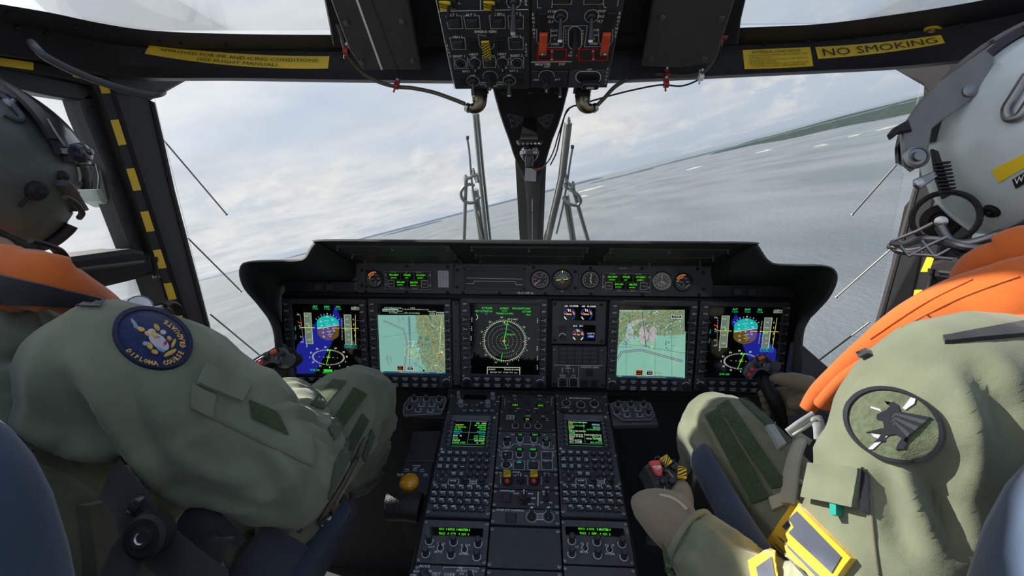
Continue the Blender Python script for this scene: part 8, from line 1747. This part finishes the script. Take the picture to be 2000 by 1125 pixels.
# cuff of the left sleeve
mb = MB(); ax = (wr2-el2).normalized(); u = ax.orthogonal().normalized(); v = ax.cross(u)
mb.tube([wr2+u*(.045*math.cos(2*PI*i/28))+v*(.045*math.sin(2*PI*i/28)) for i in range(29)], .004, OLV, 8); mb.build('cuff', pr_)
quad(pr_, cr, ((1292, 1058), (1302, 1072), (1318, 1125), (1300, 1118)), VEL, 'cuff_strap', .006, 3, 6)
# right hand round the stick
W3_ = lambda x, y, d: P(*qR(x, y), d)
fing = [[(W3_(840, 590+k*72, 1.055), .0125), (W3_(740, 590+k*74, 1.075), .0120), (W3_(660+k*12, 590+k*74, 1.105), .0110), (W3_(560+k*12, 600+k*70, 1.105), .0105), (W3_(490+k*22, 612+k*72, 1.085), .0095)] for k in range(4)]
fing.append([(W3_(1010, 530, 1.02), .024), (W3_(870, 480, 1.015), .020), (W3_(740, 458, 1.015), .0155), (W3_(640, 445, 1.02), .011), (W3_(600, 436, 1.025), .007)])
hand(pr_, [(wrb, (.034, .032)), (W3_(1120, 620, 1.02), (.042, .032)), (W3_(960, 650, 1.04), (.045, .026)), (W3_(860, 690, 1.055), (.046, .018))], fing, 'glove', None, .0034, 'tan glove on the stick grip')

# ---------------------------------------------------------------- seats
def rbox(mb, c, h, r, m, n=4):
    # rounded box from an eight-corner superellipsoid
    seg, rings = 32, 20; vv = []; ff = []; e = .28
    sp = lambda x: (abs(x)**e)*(1 if x > 0 else -1)
    for j in range(rings+1):
        a = -PI/2+PI*j/rings
        for k in range(seg): b = 2*PI*k/seg; vv.append((c[0]+h[0]*sp(math.cos(a))*sp(math.cos(b)), c[1]+h[1]*sp(math.cos(a))*sp(math.sin(b)), c[2]+h[2]*sp(math.sin(a))))
    for j in range(rings):
        for k in range(seg): l = (k+1) % seg; ff.append((j*seg+k, j*seg+l, (j+1)*seg+l, (j+1)*seg+k))
    mb.add(vv, ff, m)
def seat(xc, x_in, lab, sg):
    t = thing('pilot_seat', lab, 'seat'); hw = abs(xc-x_in)
    mb = MB(); rbox(mb, (xc, .17, .80), (hw, .13, .35), .04, BLF); mb.build('seat_back', t, ang=80)
    mb = MB(); rbox(mb, (xc, .02, .78), (hw-.01, .03, .42), .04, BLK); mb.build('back_shell', t, ang=80)
    mb = MB(); rbox(mb, (xc, .52, .435), (hw-.02, .30, .045), .04, BLF); mb.build('cushion', t, ang=80)
    mb = MB(); rbox(mb, (xc, .50, .35), (hw, .32, .05), .04, BLK); mb.build('pan', t, ang=80)
    mb = MB(); mb.box(xc, .50, .16, .30, .40, .32, BLK, .01); mb.build('base', t)
    return t
sL = seat(-.68, -.31, 'left pilot seat with dark blue cushion, mostly behind the left person', -1)
sR = seat(.62, .27, 'right pilot seat with dark blue cushion edge beside the right thigh', 1)
mb = MB(); q = crom([P(1366, 888, .85), P(1376, 910, .80), P(1412, 975, .73), P(1455, 1050, .65), P(1520, 1150, .56)], 6); mb.tube(q, [(.006, .012)]+[(.014, .028)]*30, BLF, 14, up=(.3, 0, 1)); mb.build('bolster', sR, ang=80)
mb = MB(); q = crom([P(1352, 930, .86), P(1362, 985, .80), P(1385, 1040, .73), P(1440, 1130, .65)], 6); mb.tube(q, [(.008, .035)]*30, BLK, 14, up=(.3, 0, 1)); mb.build('side_shell', sR, ang=80)
mb = MB(); q = crom([P(688, 990, .90), P(665, 1030, .84), P(630, 1090, .76), P(590, 1160, .68)], 6); mb.tube(q, [(.010, .022)]*30, mat('blue grey seat rail', (.06, .065, .085), .4), 14, up=(-.3, 0, 1)); mb.build('side_rail', sL, ang=80)
mb = MB(); q = crom([P(672, 985, .86), P(640, 1040, .80), P(600, 1100, .72), P(560, 1160, .66)], 6); mb.tube(q, [(.010, .02)]*30, BLF, 14, up=(-.3, 0, 1)); mb.build('bolster', sL, ang=80)
# lap harness of the left seat
t = thing('seat_harness', 'black seat harness with a round buckle low at the left person hip', 'harness')
cl2 = Cast([pil])
for nm, pts, w_ in (('strap', [(215, 935, .52), (250, 985, .50), (290, 1045, .49), (350, 1100, .48), (430, 1160, .46)], .026), ('strap', [(290, 1045, .49), (250, 1080, .48), (215, 1150, .46)], .018), ('strap', [(560, 1045, .60), (535, 1080, .58), (490, 1150, .55)], .032), ('strap', [(440, 1010, .58), (400, 1050, .56), (370, 1130, .52)], .04)):
    q = crom([P(*p) for p in pts], 6); mb = MB(); mb.tube(q, [(w_, .0035)]*len(q), BWB, 12, up=-FW); mb.build(nm, t, ang=50)
mb = MB(); mb.T = Matrix.Translation(P(290, 1045, .475)) @ (-FW+UP*.2).to_track_quat('Z', 'Y').to_matrix().to_4x4(); mb.lathe(0, 0, [(.022, -.01), (.022, .006), (.018, .009), (.010, .009)], BLK, 26); mb.lathe(0, 0, [(.0095, .009), (.0095, .0115), (.006, .0115), (.005, .010), (.0005, .010)], STL, 20); mb.build('round_buckle', t)
for x, y, r in ((261, 988, .006), (269, 978, .004), (254, 1000, .003), (284, 1008, .005)): mb = MB(); mb.T = Matrix.Translation(P(x, y, .49)) @ (-FW).to_track_quat('Z', 'Y').to_matrix().to_4x4(); mb.lathe(0, 0, [(r, -.004), (r, .003), (r*.5, .004)], STL, 12); mb.build('rivet', t)
# side air scoop and mirror at the left door
mb = MB(); fr = Fr((-XS-.02, 0, 0), (0, 1, 0), (0, 0, 1)); mb.prism(poly(fr, [(182, 345), (200, 322), (210, 330), (208, 352), (225, 396), (224, 405), (202, 393)]), -.05, 0, mat('pale green acrylic', (.35, .42, .38), .25), .006); tagm(mb, 'air_scoop', 'small pale angular air scoop on the left door window', 'scoop', fr.m)
t = thing('side_mirror', 'small round mirror on a black arm at the left door post', 'mirror'); c0 = P(272, 600, .93)
mb = MB(); mb.T = Matrix.Translation(c0) @ V((.55, -.75, .3)).to_track_quat('Z', 'Y').to_matrix().to_4x4(); mb.lathe(0, 0, [(.012, -.02), (.022, -.008), (.024, 0), (.022, .001)], mat('mirror back paint', (.20, .24, .28), .3), 24); mb.lathe(0, 0, [(.021, .001), (.021, .0015)], STL, 24); mb.build('mirror_head', t)
mb = MB(); mb.tube([P(288, 604, .945), P(300, 603, .96), P(316, 600, 1.0)], [.006, .005, .006], STD, 10); mb.tube(crom([P(314, 598, 1.0), P(328, 592, 1.03), P(342, 600, 1.06), P(350, 615, 1.07)], 4), .014, BLK, 10, flat=.5); mb.build('arm', t)
